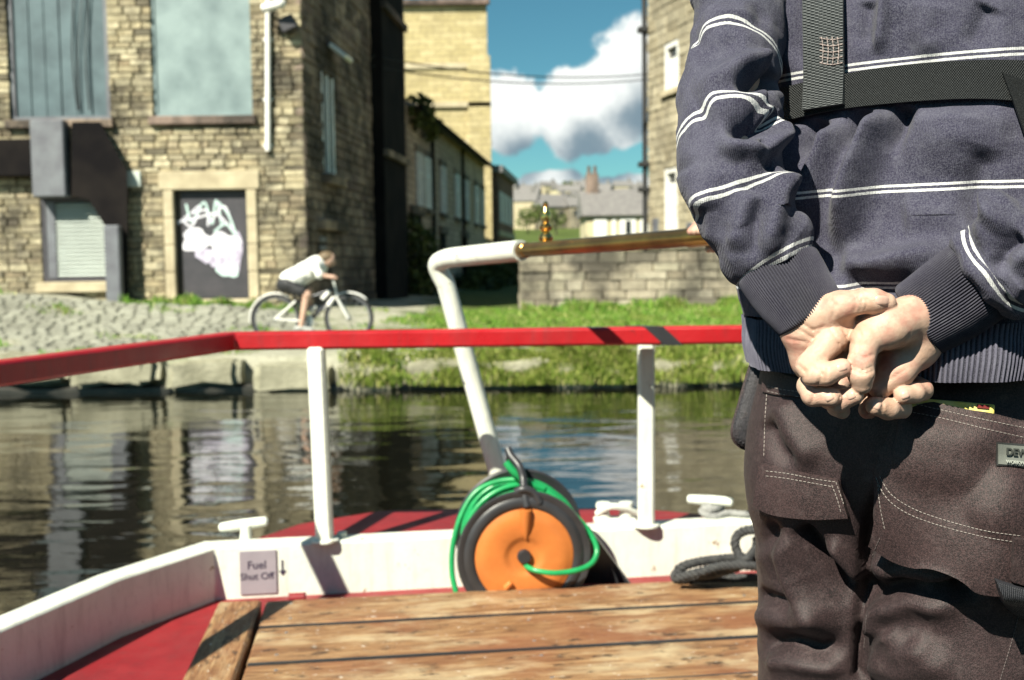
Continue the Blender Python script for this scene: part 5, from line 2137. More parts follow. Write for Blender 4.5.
def patch(name, mat, parent, bvhs, top, bottom, nu, nv, off, smooth_it=6, back=0.004, label=None):
    """cloth panel lying on a surface: between two picture polylines, off(u, v) proud of it"""
    tp = catmull([(x, y, 0) for x, y in top], 24)
    bt = catmull([(x, y, 0) for x, y in bottom], 24)

    def samp(c, u):
        L_ = np.concatenate([[0], np.cumsum(np.linalg.norm(np.diff(c, axis=0), axis=1))])
        return np.array([np.interp(u * L_[-1], L_, c[:, k]) for k in range(2)])
    base = np.zeros((nv, nu, 3))
    nor = np.zeros((nv, nu, 3))
    ok = np.zeros((nv, nu), bool)
    for j in range(nv):
        for i in range(nu):
            a, b = samp(tp, i / (nu - 1)), samp(bt, i / (nu - 1))
            q = a + (b - a) * (j / (nv - 1))
            h = hit(bvhs, q[0], q[1])
            if h is not None:
                base[j, i] = h[0]
                nn = h[1]
                if nn.dot(ray(q[0], q[1])) > 0:
                    nn = -nn
                nor[j, i] = nn
                ok[j, i] = True
    for j in range(nv):
        good = np.where(ok[j])[0]
        if len(good) == 0:
            continue
        for i in range(nu):
            if not ok[j, i]:
                g = good[np.argmin(abs(good - i))]
                base[j, i] = base[j, g]
                nor[j, i] = nor[j, g]
    for _ in range(smooth_it):
        for A in (base, nor):
            B = A.copy()
            B[1:-1] = A[1:-1] * .5 + (A[:-2] + A[2:]) * .25
            A[:] = B
            B = A.copy()
            B[:, 1:-1] = A[:, 1:-1] * .5 + (A[:, :-2] + A[:, 2:]) * .25
            A[:] = B
    nor /= np.linalg.norm(nor, axis=2)[..., None] + 1e-9
    O = np.array([[off(i / (nu - 1), j / (nv - 1)) for i in range(nu)] for j in range(nv)])
    Vt = base + nor * O[..., None]
    Vb = base - nor * back
    V = np.concatenate([Vt.reshape(-1, 3), Vb.reshape(-1, 3)])
    n = nu * nv
    F_ = grid_faces(nv, nu, False).tolist()
    F2 = [[f[3] + n, f[2] + n, f[1] + n, f[0] + n] for f in F_]
    rim = [j * nu for j in range(nv)] + [(nv - 1) * nu + i for i in range(1, nu)] + [j * nu + nu - 1 for j in range(nv - 2, -1, -1)] + [i for i in range(nu - 2, 0, -1)]
    F3 = [[rim[k], rim[(k + 1) % len(rim)], rim[(k + 1) % len(rim)] + n, rim[k] + n] for k in range(len(rim))]
    o = mesh_obj(name, V, F_ + F2 + F3, mat, parent, True, 50)
    bm = bmesh.new()
    bm.from_mesh(o.data)
    bmesh.ops.recalc_face_normals(bm, faces=bm.faces)
    bm.to_mesh(o.data)
    bm.free()
    uu = np.tile(np.tile(np.linspace(0, 1, nu), nv), 2)
    vv = np.tile(np.repeat(np.linspace(0, 1, nv), nu), 2)
    set_attr(o, 'pu', uu)
    set_attr(o, 'pv', vv)
    if label:
        o['label'] = label
    return o, BVHTree.FromPolygons([Vector(v) for v in Vt.reshape(-1, 3)], [tuple(f) for f in F_])


def stitches(name, mat, parent, bvhs, lines, step=4.2, length=3.0, rad=.00042, lift=.0004):
    """rows of thread stitches along picture polylines"""
    m = MB()
    for pts in lines:
        c = catmull([(x, y, 0) for x, y in pts], 12)
        L_ = np.concatenate([[0], np.cumsum(np.linalg.norm(np.diff(c, axis=0), axis=1))])
        s = 0.0
        while s + length < L_[-1]:
            pp = []
            for q in (s, s + length / 2, s + length):
                h = hit(bvhs, np.interp(q, L_, c[:, 0]), np.interp(q, L_, c[:, 1]))
                if h is None:
                    break
                nn = h[1]
                if nn.dot(ray(500, 300)) > 0:
                    nn = -nn
                pp.append(h[0] + nn * lift)
            if len(pp) == 3 and (pp[0] - pp[2]).length < .02:
                m.tube(pp, [rad * .7, rad * 1.2, rad * .7], 5)
            s += step
    if m.v:
        m.build(name, mat, parent, kind='stuff')


# ------------------------------------------------------------------ skin and cloth materials
def skin_material():
    n = NT('skin')
    co = n.coord('World')
    c = n.ramp(n.noise(co, 38, 4), [(0.3, (0.45, 0.28, 0.20)), (0.5, (0.53, 0.36, 0.275)), (0.66, (0.46, 0.225, 0.175))])
    fine = n.noise(co, 900, 3, .6)
    vor = n.n('ShaderNodeTexVoronoi', feature='DISTANCE_TO_EDGE')
    vor.inputs['Scale'].default_value = 750
    n.l(co, vor.inputs['Vector'])
    h = n.math('ADD', n.math('MULTIPLY', fine, .4), n.math('MINIMUM', vor.outputs['Distance'], .15))
    nb = n.bump(h, .4, .0012)
    nb = n.bump(n.noise(co, 190, 4), .28, .0022, nb)
    return n.set(c, .5, nb, spec=.4, **{'Subsurface Weight': .06, 'Subsurface Radius': (.012, .005, .003), 'Subsurface Scale': .4})


M['skin'] = skin_material()
M['nail'] = simple_mat('finger_nail', (0.56, 0.37, 0.30), (0.52, 0.33, 0.26), 120, .28, bump=.05)


def sweat_material(name, ribbed=False):
    n = NT(name)
    co = n.coord('World')
    at = n.n('ShaderNodeAttribute', attribute_name='stripe')
    d = n.math('ABSOLUTE', at.outputs['Fac'])
    wob = n.math('MULTIPLY', n.math('SUBTRACT', n.noise(co, 260, 3), .5), .0009)
    line = n.math('LESS_THAN', n.math('ABSOLUTE', n.math('SUBTRACT', n.math('ADD', d, wob), .0028)), .00135)
    base = n.ramp(n.noise(co, 14, 5, .6), [(0.28, (0.016, 0.015, 0.031)), (0.5, (0.032, 0.030, 0.054)), (0.72, (0.062, 0.060, 0.090))])
    worn = n.ramp(n.noise(co, 42, 5, .7), [(0.52, 0.0), (0.78, .45)])
    base = n.mix(worn, base, (0.12, 0.122, 0.15))
    fuzz = n.ramp(n.noise(co, 620, 3, .75), [(0.40, 0.0), (0.66, .7)])
    base = n.mix(fuzz, base, (0.112, 0.112, 0.145))
    white = n.ramp(n.noise(co, 400, 3), [(0.3, (0.42, 0.42, 0.43)), (0.7, (0.60, 0.60, 0.60))])
    c = n.mix(line, base, white)
    # twill-like knit
    wv = n.n('ShaderNodeTexWave')
    wv.inputs['Scale'].default_value = 190
    wv.inputs['Distortion'].default_value = 1.5
    n.l(n.vmul(co, (1, .4, .55)), wv.inputs['Vector'])
    h = n.math('ADD', n.math('MULTIPLY', wv.outputs['Fac'], .5), n.noise(co, 1100, 2, .6))
    nb = n.bump(h, .45, .0015)
    nb = n.bump(n.noise(co, 55, 5, .6), .35, .006, nb)
    return n.set(c, .95, nb, spec=.15, **{'Sheen Weight': .08, 'Sheen Roughness': .5})


M['sweat'] = sweat_material('navy_striped_sweatshirt')


def rib_material(name='ribbed_cuff_knit', k=1.0):
    n = NT(name)
    co = n.coord('World')
    base = n.ramp(n.noise(co, 30, 5, .65), [(0.3, (0.030 * k, 0.028 * k, 0.044 * k)), (0.6, (0.052 * k, 0.050 * k, 0.068 * k)), (0.8, (0.11 * k, 0.11 * k, 0.13 * k))])
    at = n.n('ShaderNodeAttribute', attribute_name='rib')
    c = n.mix(n.ramp(at.outputs['Fac'], [(0.25, 0.85), (0.6, 0.0)]), base, (0.014, 0.013, 0.022))
    fz_ = n.ramp(n.noise(co, 900, 3, .7), [(0.4, 0.0), (0.75, .5)])
    c = n.mix(fz_, c, (0.085 * k, 0.085 * k, 0.105 * k))
    nb = n.bump(n.noise(co, 1000, 2), .35, .001)
    return n.set(c, .95, nb, spec=.15, **{'Sheen Weight': .08})


M['rib'] = rib_material()
M['rib_hem'] = rib_material('faded_hem_knit', 2.2)  # paler than the cuffs, with the hem's sunlight put into its colour


def canvas_material(name, c0, c1, c2):
    n = NT(name)
    co = n.coord('World')
    base = n.ramp(n.noise(co, 16, 6, .62), [(0.3, c0), (0.55, c1), (0.78, c2)])
    fl = n.ramp(n.noise(co, 560, 3, .78), [(0.42, 0.0), (0.64, .75)])
    base = n.mix(fl, base, tuple(min(1, x * 2.2) for x in c2))
    dust = n.ramp(n.noise(co, 60, 6, .7), [(0.54, 0.0), (0.74, .5)])
    base = n.mix(dust, base, (0.085, 0.060, 0.060))
    tw = n.n('ShaderNodeTexWave')
    tw.inputs['Scale'].default_value = 170
    tw.inputs['Distortion'].default_value = 2.0
    n.l(n.vmul(co, (1, .5, .8)), tw.inputs['Vector'])
    nb = n.bump(n.math('ADD', n.noise(co, 1000, 2, .6), n.math('MULTIPLY', tw.outputs['Fac'], .12)), .5, .0012)
    nb = n.bump(n.noise(co, 120, 4, .65), .30, .0022, nb)
    return n.set(base, .60, nb, spec=.42, **{'Sheen Weight': .02})


M['trouser'] = canvas_material('brown_work_canvas', (0.0052, 0.0027, 0.0034), (0.0125, 0.0067, 0.0078), (0.030, 0.0175, 0.0185))
M['trouser2'] = canvas_material('brown_pocket_canvas', (0.0058, 0.0029, 0.0035), (0.0145, 0.0074, 0.0083), (0.034, 0.0190, 0.0192))
M['nylon'] = canvas_material('black_nylon', (0.012, 0.011, 0.014), (0.018, 0.017, 0.020), (0.03, 0.028, 0.033))
M['thread'] = simple_mat('pale_thread', (0.30, 0.27, 0.25), (0.20, 0.17, 0.16), 90, .8)
M['thread_dark'] = simple_mat('brown_thread', (0.10, 0.08, 0.08), None, 90, .8)


def webbing_material(name, c0, c1, nu, nv):
    n = NT(name)
    u = n.n('ShaderNodeAttribute', attribute_name='pu').outputs['Fac']
    v = n.n('ShaderNodeAttribute', attribute_name='pv').outputs['Fac']
    a = n.math('SINE', n.math('MULTIPLY', u, nu * 6.283))
    b = n.math('SINE', n.math('MULTIPLY', v, nv * 6.283))
    h = n.math('MULTIPLY', a, b)
    co = n.coord('World')
    k = n.ramp(n.math('ADD', n.math('MULTIPLY', h, .5), n.math('MULTIPLY', n.noise(co, 500, 3), .6)), [(0.25, c0), (0.9, c1)])
    nb = n.bump(n.math('ADD', h, n.noise(co, 600, 2)), .8, .0012)
    return n.set(k, .6, nb, spec=.4)

# ================================================================== the man in the foreground
PHI = R(37)
HC = np.array((.466, 1.262))                     # plan centre of the hips
BK = np.array((-math.sin(PHI), -math.cos(PHI)))  # the way his back faces
LF = np.array((-math.cos(PHI), math.sin(PHI)))   # towards his left


def hp_(px, py, D):
    return np.array(P(px, py, D))


HD = .022                                        # hands and cuffs rest this much closer to his back


def plan(l, b, z):
    q = HC + LF * l + BK * b
    return np.array((q[0], q[1], z))


MAN = empty('person', (HC[0], HC[1], .476), 'man seen from behind in striped navy sweatshirt, hands clasped behind his back', 'person')


def hands():
    """both hands, palms to the back, the right resting in the left"""
    s = (1.045 + HD) / FPX
    v = np.array(Fv)
    nail = []

    def chain(pts, k=.003):
        out = []
        for a, b in zip(pts[:-1], pts[1:]):
            out.append(('c', hp_(a[0], a[1], a[2] + HD), hp_(b[0], b[1], b[2] + HD), a[3] * s * .955, b[3] * s * .955))
        return out
    lo = np.minimum(hp_(770, 440, .97), hp_(770, 440, 1.12))
    hi = np.maximum(hp_(965, 270, .97), hp_(965, 270, 1.12))
    lo = np.array([min(hp_(770, 300, .97)[0], hp_(770, 300, 1.12)[0]), .965, hp_(860, 430, 1.0)[2]])
    hi = np.array([hp_(965, 300, 1.15)[0], 1.15, hp_(860, 275, 1.0)[2]])
    h = .0014
    F = Field(lo, hi, h)

    def hand(palm, fingers, kp=.011, kf=.005, groove=()):
        base = np.full(F.n, .06, np.float32)
        add_prims(F, palm, kp, base)
        res = base.copy()
        for f in fingers:
            fd = np.full(F.n, .06, np.float32)
            add_prims(F, f, .0035, fd)
            res = np.minimum(res, smin(base, fd, kf))
        return res

    def carve(d, lines, w=.0013, depth=.0013):
        """creases"""
        for pts in lines:
            for a, b in zip(pts[:-1], pts[1:]):
                a_, b_ = hp_(a[0], a[1], a[2] + HD), hp_(b[0], b[1], b[2] + HD)
                sl, g = F.sub(np.minimum(a_, b_) - .02, np.maximum(a_, b_) + .02)
                if sl is None:
                    continue
                # distance measured across the picture so the crease follows the skin
                u = b_ - a_
                q = [g[i] - a_[i] for i in range(3)]
                t = np.clip((q[0] * u[0] + q[2] * u[2]) / (u[0] ** 2 + u[2] ** 2), 0, 1)
                dd = np.sqrt((q[0] - t * u[0]) ** 2 + (q[2] - t * u[2]) ** 2 + (.035 * (q[1] - t * u[1])) ** 2)
                d[sl] += (depth * np.exp(-(dd / w) ** 2)).astype(np.float32)
        return d
    # ---- his right hand (in front, palm to us)
    rp = chain([(940, 318, 1.058, 24), (914, 326, 1.054, 28)]) + chain([(932, 334, 1.060, 20), (914, 346, 1.058, 24)]) + \
        chain([(914, 326, 1.050, 28), (872, 331, 1.048, 20), (846, 336, 1.047, 16)]) + \
        chain([(914, 346, 1.058, 23), (872, 362, 1.070, 17), (848, 372, 1.062, 13)]) + \
        chain([(918, 346, 1.046, 19), (898, 371, 1.042, 15), (880, 388, 1.044, 12)]) + \
        chain([(912, 316, 1.034, 23), (888, 326, 1.026, 22), (871, 336, 1.022, 17)])
    rf = [chain([(886, 328, 1.024, 19), (866, 340, 1.016, 15.5), (861, 362, 1.010, 13), (861, 374, 1.008, 13), (862, 384, 1.010, 10.5)]),           # thumb
          chain([(852, 332, 1.043, 16), (832, 340, 1.030, 15), (809, 366, 1.022, 13), (813, 374, 1.014, 12), (826, 374, 1.008, 11.5), (842, 368, 1.007, 10)]),     # index
          chain([(850, 350, 1.050, 14), (830, 366, 1.046, 13), (809, 386, 1.038, 12), (813, 395, 1.026, 11.5), (832, 397, 1.016, 10)]),     # middle
          chain([(852, 362, 1.052, 13), (840, 380, 1.048, 12), (830, 398, 1.040, 11.5), (838, 402, 1.026, 11), (854, 395, 1.016, 9.8)]),   # ring
          chain([(856, 372, 1.056, 11), (846, 392, 1.054, 10), (836, 407, 1.048, 9), (842, 411, 1.040, 8.5)])]                                # little
    dr = hand(rp, rf)
    dr = carve(dr, [[(838, 322, 1.03), (843, 336, 1.03), (851, 349, 1.03)], [(831, 330, 1.02), (838, 343, 1.02), (846, 352, 1.02)], [(852, 322, 1.03), (856, 334, 1.02), (854, 352, 1.015)],
                    [(880, 349, 1.01), (888, 351, 1.01), (902, 344, 1.01), (909, 334, 1.01)], [(882, 355, 1.01), (893, 354, 1.01), (906, 346, 1.01)], [(885, 360, 1.01), (898, 356, 1.01)],
                    [(853, 366, 1.0), (862, 370, 1.0), (871, 367, 1.0)], [(818, 352, 1.01), (826, 358, 1.01)], [(825, 380, 1.0), (827, 369, 1.0)],
                    [(878, 388, 1.03), (905, 368, 1.03)], [(806, 358, 1.0), (814, 352, 1.0), (822, 347, 1.0)], [(802, 366, 1.0), (808, 372, 1.0), (806, 381, 1.0)], [(818, 366, 1.0), (822, 374, 1.0), (820, 384, 1.0)], [(815, 388, 1.0), (819, 396, 1.0), (816, 406, 1.0)], [(838, 392, 1.0), (843, 398, 1.0), (842, 408, 1.0)], [(856, 355, 1.0), (864, 358, 1.0), (873, 355, 1.0)], [(853, 370, 1.0), (862, 374, 1.0), (872, 371, 1.0)]])
    # ---- his left hand (behind, cradling it; thumb over the top)
    lp = chain([(794, 300, 1.062, 30), (812, 322, 1.056, 31)]) + chain([(812, 322, 1.058, 30), (832, 350, 1.074, 28), (850, 368, 1.082, 24)]) + \
        chain([(802, 334, 1.054, 20), (810, 360, 1.058, 18), (820, 382, 1.066, 15)]) + \
        chain([(816, 316, 1.046, 21), (836, 318, 1.044, 20), (852, 330, 1.066, 22)]) + \
        chain([(840, 340, 1.078, 24), (890, 366, 1.080, 20)])
    lf = [chain([(818, 315, 1.040, 20), (840, 306, 1.026, 15.5), (862, 301, 1.018, 12.5), (874, 301, 1.016, 12.5), (886, 303, 1.017, 10.5)]),           # thumb
          chain([(880, 366, 1.080, 13), (914, 384, 1.072, 12), (922, 390, 1.054, 11), (914, 393, 1.040, 10.5), (903, 395, 1.032, 9.5)]),
          chain([(876, 374, 1.080, 13), (898, 402, 1.070, 12), (900, 408, 1.050, 11.5), (888, 409, 1.034, 11), (875, 406, 1.026, 9.8)]),
          chain([(860, 380, 1.082, 12), (872, 404, 1.068, 11), (868, 410, 1.050, 10)])]
    dl = hand(lp, lf)
    dl = carve(dl, [[(856, 291, 1.0), (860, 300, 1.0), (858, 311, 1.0)], [(861, 291, 1.0), (865, 300, 1.0), (863, 311, 1.0)], [(800, 322, 1.03), (812, 330, 1.03), (822, 326, 1.03)], [(792, 340, 1.03), (806, 342, 1.03)], [(836, 298, 1.0), (840, 306, 1.0), (838, 318, 1.0)], [(866, 292, 1.0), (869, 300, 1.0), (868, 310, 1.0)], [(888, 400, 1.0), (890, 408, 1.0), (888, 417, 1.0)], [(914, 384, 1.0), (916, 392, 1.0), (912, 402, 1.0)], [(800, 330, 1.03), (816, 340, 1.03), (822, 352, 1.03)]])
    d = smin(dr, dl, .0004)
    V, Fq = surface_nets(d, F.lo, F.h)
    V = relax(V, Fq, 2, .5)
    tree = bvh_of(V, Fq)
    # nails: thin curved plates on the tips (centre px, direction px, length px, width px)
    nv_, nf = [], []
    for (x, y, dx, dy, ln, wd) in ((882, 300.5, 1, .1, 15, 11), (842, 367, 1, -.3, 11, 9), (829, 397, .8, -.35, 10, 9), (851, 395.5, .9, -.3, 9.5, 8.5), (876.5, 405.5, -.8, -.35, 10, 9), (905, 395, -.9, .3, 10, 8.5)):
        l_ = math.hypot(dx, dy)
        dx, dy = dx / l_, dy / l_
        b0 = len(nv_)
        nn_ = 7
        okk = True
        rows = []
        for i in range(nn_):
            for j in range(nn_):
                a = (i / (nn_ - 1) - .5) * ln
                b = (j / (nn_ - 1) - .5) * wd
                # rounded ends
                q = 1 - .35 * (abs(a) / (ln / 2)) ** 4
                b *= q
                hh = hit(tree, x + dx * a - dy * b, y + dy * a + dx * b)
                if hh is None:
                    okk = False
                    break
                m_ = hh[1] if hh[1].dot(Fv) < 0 else -hh[1]
                edge = max(abs(i - 3), abs(j - 3)) == 3
                rows.append(hh[0] + m_ * (-.0003 if edge else .0008))
            if not okk:
                break
        if okk:
            nv_ += rows
            nf += [[b0 + i * nn_ + j, b0 + (i + 1) * nn_ + j, b0 + (i + 1) * nn_ + j + 1, b0 + i * nn_ + j + 1] for i in range(nn_ - 1) for j in range(nn_ - 1)]
    return V, Fq, np.array([tuple(p) for p in nv_]), nf


# arm centrelines: (px, py, depth, radius px)
ARM_L = [(748, -105, 1.335, 66), (744, -40, 1.30, 52), (742, 10, 1.265, 46), (734, 60, 1.225, 48), (727, 108, 1.18, 51), (729, 152, 1.14, 49), (739, 194, 1.122, 45), (756, 232, 1.108, 42), (778, 268, 1.095, 41)]
CUFF_L = [(775, 263, 1.097, 40), (789, 284, 1.089, 39), (801, 302, 1.082, 37), (813, 321, 1.076, 35)]
ARM_R = [(1098, -110, 1.16, 70), (1120, -20, 1.11, 62), (1132, 80, 1.06, 60), (1112, 170, 1.02, 58), (1072, 220, 1.012, 52), (1032, 247, 1.020, 47), (1003, 264, 1.036, 45), (983, 277, 1.047, 43)]
CUFF_R = [(990, 271, 1.044, 42), (965, 290, 1.057, 42), (940, 307, 1.067, 41), (916, 322, 1.075, 40)]


def arm_curve(A, n):
    A = np.array(A, float)
    c = catmull(A, n)
    C = np.array([hp_(*q[:3]) for q in c])
    r = c[:, 3] * c[:, 2] / FPX
    return C, r


def body():
    """one continuous figure under the clothes; hands at their own fine scale"""
    lo = np.array([-.05, .85, .44])
    hi = np.array([1.0, 1.75, 2.26])
    F = Field(lo, hi, .0085)
    pr, arms = [], []
    rot = np.array([[LF[0], BK[0], 0], [LF[1], BK[1], 0], [0, 0, 1]])
    pr += [('e', plan(0, 0, 1.34), (.155, .105, .14), rot), ('e', plan(0, 0, 1.55), (.145, .095, .20), rot), ('e', plan(0, 0, 1.75), (.165, .095, .15), rot),
           ('c', plan(.13, 0, 1.84), plan(-.13, 0, 1.84), .055, .055), ('c', plan(0, -.01, 1.85), plan(0, -.03, 1.98), .058, .052),
           ('e', plan(0, -.045, 2.075), (.074, .092, .112), rot), ('c', plan(0, -.10, 2.02), plan(0, -.09, 2.06), .038, .05),
           ('c', plan(0, -.137, 2.085), plan(0, -.155, 2.055), .008, .013), ('c', plan(.074, -.04, 2.085), plan(.080, -.03, 2.055), .016, .009), ('c', plan(-.074, -.04, 2.085), plan(-.080, -.03, 2.055), .016, .009),
           ('c', plan(.02, -.128, 2.012), plan(-.02, -.128, 2.012), .010, .010)]
    for s, (hx, hy), (kx, ky), (ax_, ay) in ((1, *LEG_L), (-1, *LEG_R)):
        pr += [('c', (hx, hy, 1.32), (kx, ky, .93), .082, .058), ('c', (kx, ky, .93), (ax_, ay, .56), .056, .038),
               ('c', (ax_, ay, .55), (ax_ - BK[0] * .13, ay - BK[1] * .13, .51), .036, .028)]
    for A, Cf in ((ARM_L, CUFF_L), (ARM_R, CUFF_R)):
        C, r = arm_curve(A, 1)
        C2, r2 = arm_curve(Cf, 1)
        pts = list(C[1:]) + list(C2[2:])
        rr = list(np.minimum(r[1:] * .60, .036)) + list(r2[2:] * .66)
        for i in range(len(pts) - 1):
            arms.append(('c', pts[i], pts[i + 1], rr[i], rr[i + 1]))
    add_prims(F, pr, .03)
    add_prims(F, arms, .008)
    V, Fq = surface_nets(F.d, F.lo, F.h)
    V = relax(V, Fq, 3, .5)
    hV, hF, nV, nF = hands()
    n0, n1 = len(V), len(V) + len(hV)
    verts = np.concatenate([V, hV, nV]) if len(nV) else np.concatenate([V, hV])
    faces = Fq.tolist() + (hF + n0).tolist() + [[k + n1 for k in f] for f in nF]
    o = mesh_obj('body', verts, faces, M['skin'], MAN)
    o.data.materials.append(M['nail'])
    mi = np.zeros(len(faces), np.int32)
    mi[len(Fq) + len(hF):] = 1
    o.data.polygons.foreach_set('material_index', mi)
    # short hair over the back of the head
    hm = MB()
    hv = []
    F2 = Field(plan(0, 0, 2.0) - .2, plan(0, 0, 2.1) + .2, .006)
    add_prims(F2, [('e', plan(0, -.035, 2.105), (.082, .100, .105), rot), ('c', plan(0, .03, 2.06), plan(0, .02, 2.0), .05, .04)], .02)
    sl, g = F2.sub(F2.lo, F2.lo + F2.h * F2.n)
    cut = d_ell(g, plan(0, -.15, 2.03), (.09, .085, .11), rot)
    F2.d = np.maximum(F2.d, -cut.astype(np.float32))
    V2, Q2 = surface_nets(F2.d, F2.lo, F2.h)
    V2 = V2 + normals(V2, Q2) * (.004 * vnoise(V2 * 140))[:, None]
    mesh_obj('hair', V2, Q2, simple_mat('dark_brown_hair', (.03, .02, .014), (.05, .034, .022), 90, .6), MAN)
    return o


LEG_L = ((.400, 1.312), (.389, 1.325), (.400, 1.39))
LEG_R = ((.516, 1.215), (.512, 1.20), (.520, 1.25))


# ------------------------------------------------------------------ trousers
def trousers():
    lo = np.array([.16, .98, .50])
    hi = np.array([.80, 1.56, 1.50])
    h = .0045
    F = Field(lo, hi, h)
    rot = np.array([[LF[0], BK[0], 0], [LF[1], BK[1], 0], [0, 0, 1]])
    pel = [('e', plan(0, .012, 1.375), (.160, .140, .15), rot), ('e', plan(0, .0, 1.25), (.06, .085, .16), rot), ('c', plan(.072, 0, 1.47), plan(-.085, 0, 1.47), .110, .110, (np.array((BK[0], BK[1], 0)), 1.08))]
    legs = []
    for (hx, hy), (kx, ky), (ax_, ay), b in ((*LEG_L, 0), (*LEG_R, 1)):
        w = .006 * b
        legs.append([('c', (hx, hy, 1.32), (kx, ky, .95), .104 + w, .084 + w), ('c', (kx, ky, .95), (ax_, ay, .60), .084, .078), ('c', (ax_, ay, .60), (ax_, ay, .55), .078, .080),
                     ('e', tuple(np.array((hx, hy, 1.285)) + np.array((BK[0], BK[1], 0)) * .045), (.094, .094, .11), None)])
    base = np.full(F.n, .06, np.float32)
    add_prims(F, pel, .03, base)
    res = base.copy()
    for lg in legs:
        d = np.full(F.n, .06, np.float32)
        add_prims(F, lg, .03, d)
        res = np.minimum(res, smin(base, d, .07))
    V, Fq = surface_nets(res, F.lo, F.h)
    V = relax(V, Fq, 4, .5)
    N_ = normals(V, Fq)
    FG = 2.1
    folds = [
        ([(772, 535), (784, 560), (804, 595), (836, 640)], 15, .010), ([(795, 525), (815, 548), (840, 578), (868, 606)], 8, -.011),
        ([(826, 540), (846, 562), (868, 588)], 9, .007), ([(769, 517), (776, 555), (792, 605)], 6, -.006),
        ([(757, 592), (775, 599), (800, 605)], 6, -.007), ([(755, 612), (790, 622), (830, 612)], 12, .006),
        ([(760, 645), (790, 640), (822, 650), (850, 640)], 9, -.008), ([(765, 660), (800, 662), (850, 668)], 10, .006),
        ([(780, 400), (795, 432), (818, 470)], 15, .006), ([(768, 420), (780, 450), (800, 470)], 9, -.005),
        ([(876, 548), (892, 572), (925, 577), (970, 568)], 9, .008), ([(858, 614), (872, 592), (905, 582), (952, 586), (1000, 596)], 9, -.010),
        ([(866, 640), (880, 612), (915, 600), (970, 612)], 14, .007), ([(888, 628), (905, 650), (940, 648)], 12, .007), ([(865, 660), (900, 672), (960, 660)], 16, .006),
        ([(880, 480), (870, 520), (866, 560), (862, 610), (860, 680)], 6, -.010, .2, .02),
        ([(905, 430), (950, 440), (1010, 436)], 12, .006), ([(900, 448), (930, 462), (985, 470)], 16, .005),
        ([(985, 520), (1010, 470)], 16, .006), ([(800, 690), (840, 720), (850, 760)], 12, -.006)]
    dsp = fold_disp(V, N_, folds, FG)
    q = V * np.array((14, 14, 8))
    dsp += .0035 * vnoise(q) * np.clip((1.40 - V[:, 2]) / .1, 0, 1) + .0016 * vnoise(V * 34 + 5)
    rg = lambda p: 1 - 2 * np.abs(vnoise(p))
    lg = np.clip((1.30 - V[:, 2]) / .08, 0, 1)
    dsp += lg * .5 * (.0042 * np.clip(rg(V * np.array((9, 9, 17)) + 2.3), 0, 1) ** 2 + .0026 * np.clip(rg(V * np.array((22, 22, 30)) + np.array((0, 0, 9))), 0, 1) ** 3)
    # bunching towards the ankles
    low = np.clip((.85 - V[:, 2]) / .3, 0, 1)
    dsp += low * .008 * np.sin(V[:, 2] * 95 + 3 * vnoise(V * 7))
    V = V + N_ * dsp[:, None]
    tr = mesh_obj('trousers', V, Fq, M['trouser'], MAN)
    bt = bvh_of(V, Fq)
    # big right holster pocket, standing off at its foot
    pk, bp = patch('pocket', M['trouser2'], tr, bt, [(907, 397), (940, 405), (985, 416), (1024, 424), (1066, 431)], [(884, 536), (920, 552), (965, 566), (1010, 578), (1062, 588)], 44, 40,
                   lambda u, v: .0125 + .0185 * (v ** 1.5) + .004 * math.sin(math.pi * u) * v + .005 * math.sin(7 * u + 4 * v) * v, 6)
    # left edge of that pocket bows in to the seat: the facing panel
    fc, bf = patch('pocket_facing', M['trouser2'], tr, bt, [(905, 402), (890, 432), (875, 474)], [(909, 404), (897, 470), (888, 536)], 20, 8, lambda u, v: .003 + .016 * u ** 1.5 * v + .002, 3)
    fl, bl = patch('pocket_flap', M['trouser2'], tr, bt, [(762, 463), (785, 468), (815, 475), (839, 479)], [(761, 503), (775, 511), (812, 515), (849, 513)], 30, 16, lambda u, v: .004 + .007 * v, 6)
    yk, by = patch('yoke', M['trouser2'], tr, bt, [(766, 366), (785, 374), (812, 382)], [(764, 392), (780, 396), (812, 400)], 24, 10, lambda u, v: .0035, 6)
    sd, bs_ = patch('hammer_loop_tab', M['trouser2'], tr, [bp, bt], [(1012, 536), (1024, 538), (1040, 541)], [(1010, 580), (1020, 583), (1036, 588)], 8, 12, lambda u, v: .006, 3)
    allb = [bp, bf, bl, by, bt]
    stitches('stitching', M['thread'], tr, allb,
             [[(908, 402), (945, 411), (990, 421), (1040, 431)], [(905, 411), (945, 419), (990, 430), (1040, 441)],
              [(876, 477), (886, 497), (905, 512), (935, 524), (980, 536), (1022, 543)], [(880, 476), (890, 493), (910, 507), (938, 518), (982, 530), (1022, 536)],
              [(766, 471), (790, 474), (815, 479), (836, 482)], [(766, 476), (790, 479), (834, 487)], [(836, 482), (841, 496), (846, 511)], [(832, 485), (837, 498), (841, 512)],
              [(767, 386), (785, 390), (810, 393)], [(767, 391), (785, 395), (810, 398)], [(767, 394), (765, 425), (764, 458)],
              [(878, 480), (880, 505), (885, 530)], [(1013, 543), (1011, 575)]])
    stitches('seam_thread', M['thread_dark'], tr, allb, [[(880, 538), (872, 560), (868, 600), (864, 650)], [(1000, 680), (1012, 640), (1020, 610)]], 3.4, 2.8, .0005)
    # webbing loop at the right hem of the pocket
    M['loop_web'] = webbing_material('dark_webbing', (.016, .016, .02), (.06, .06, .075), 22, 8)
    patch('hammer_loop', M['loop_web'], tr, [bp, bt], [(994, 578), (1010, 583), (1030, 588)], [(1000, 600), (1014, 612), (1034, 622)], 14, 14, lambda u, v: .010 + .008 * math.sin(math.pi * v), 3)
    # maker's tag on the pocket
    M['tag'] = simple_mat('grey_green_tag', (.17, .18, .16), (.12, .125, .115), 30, .5)
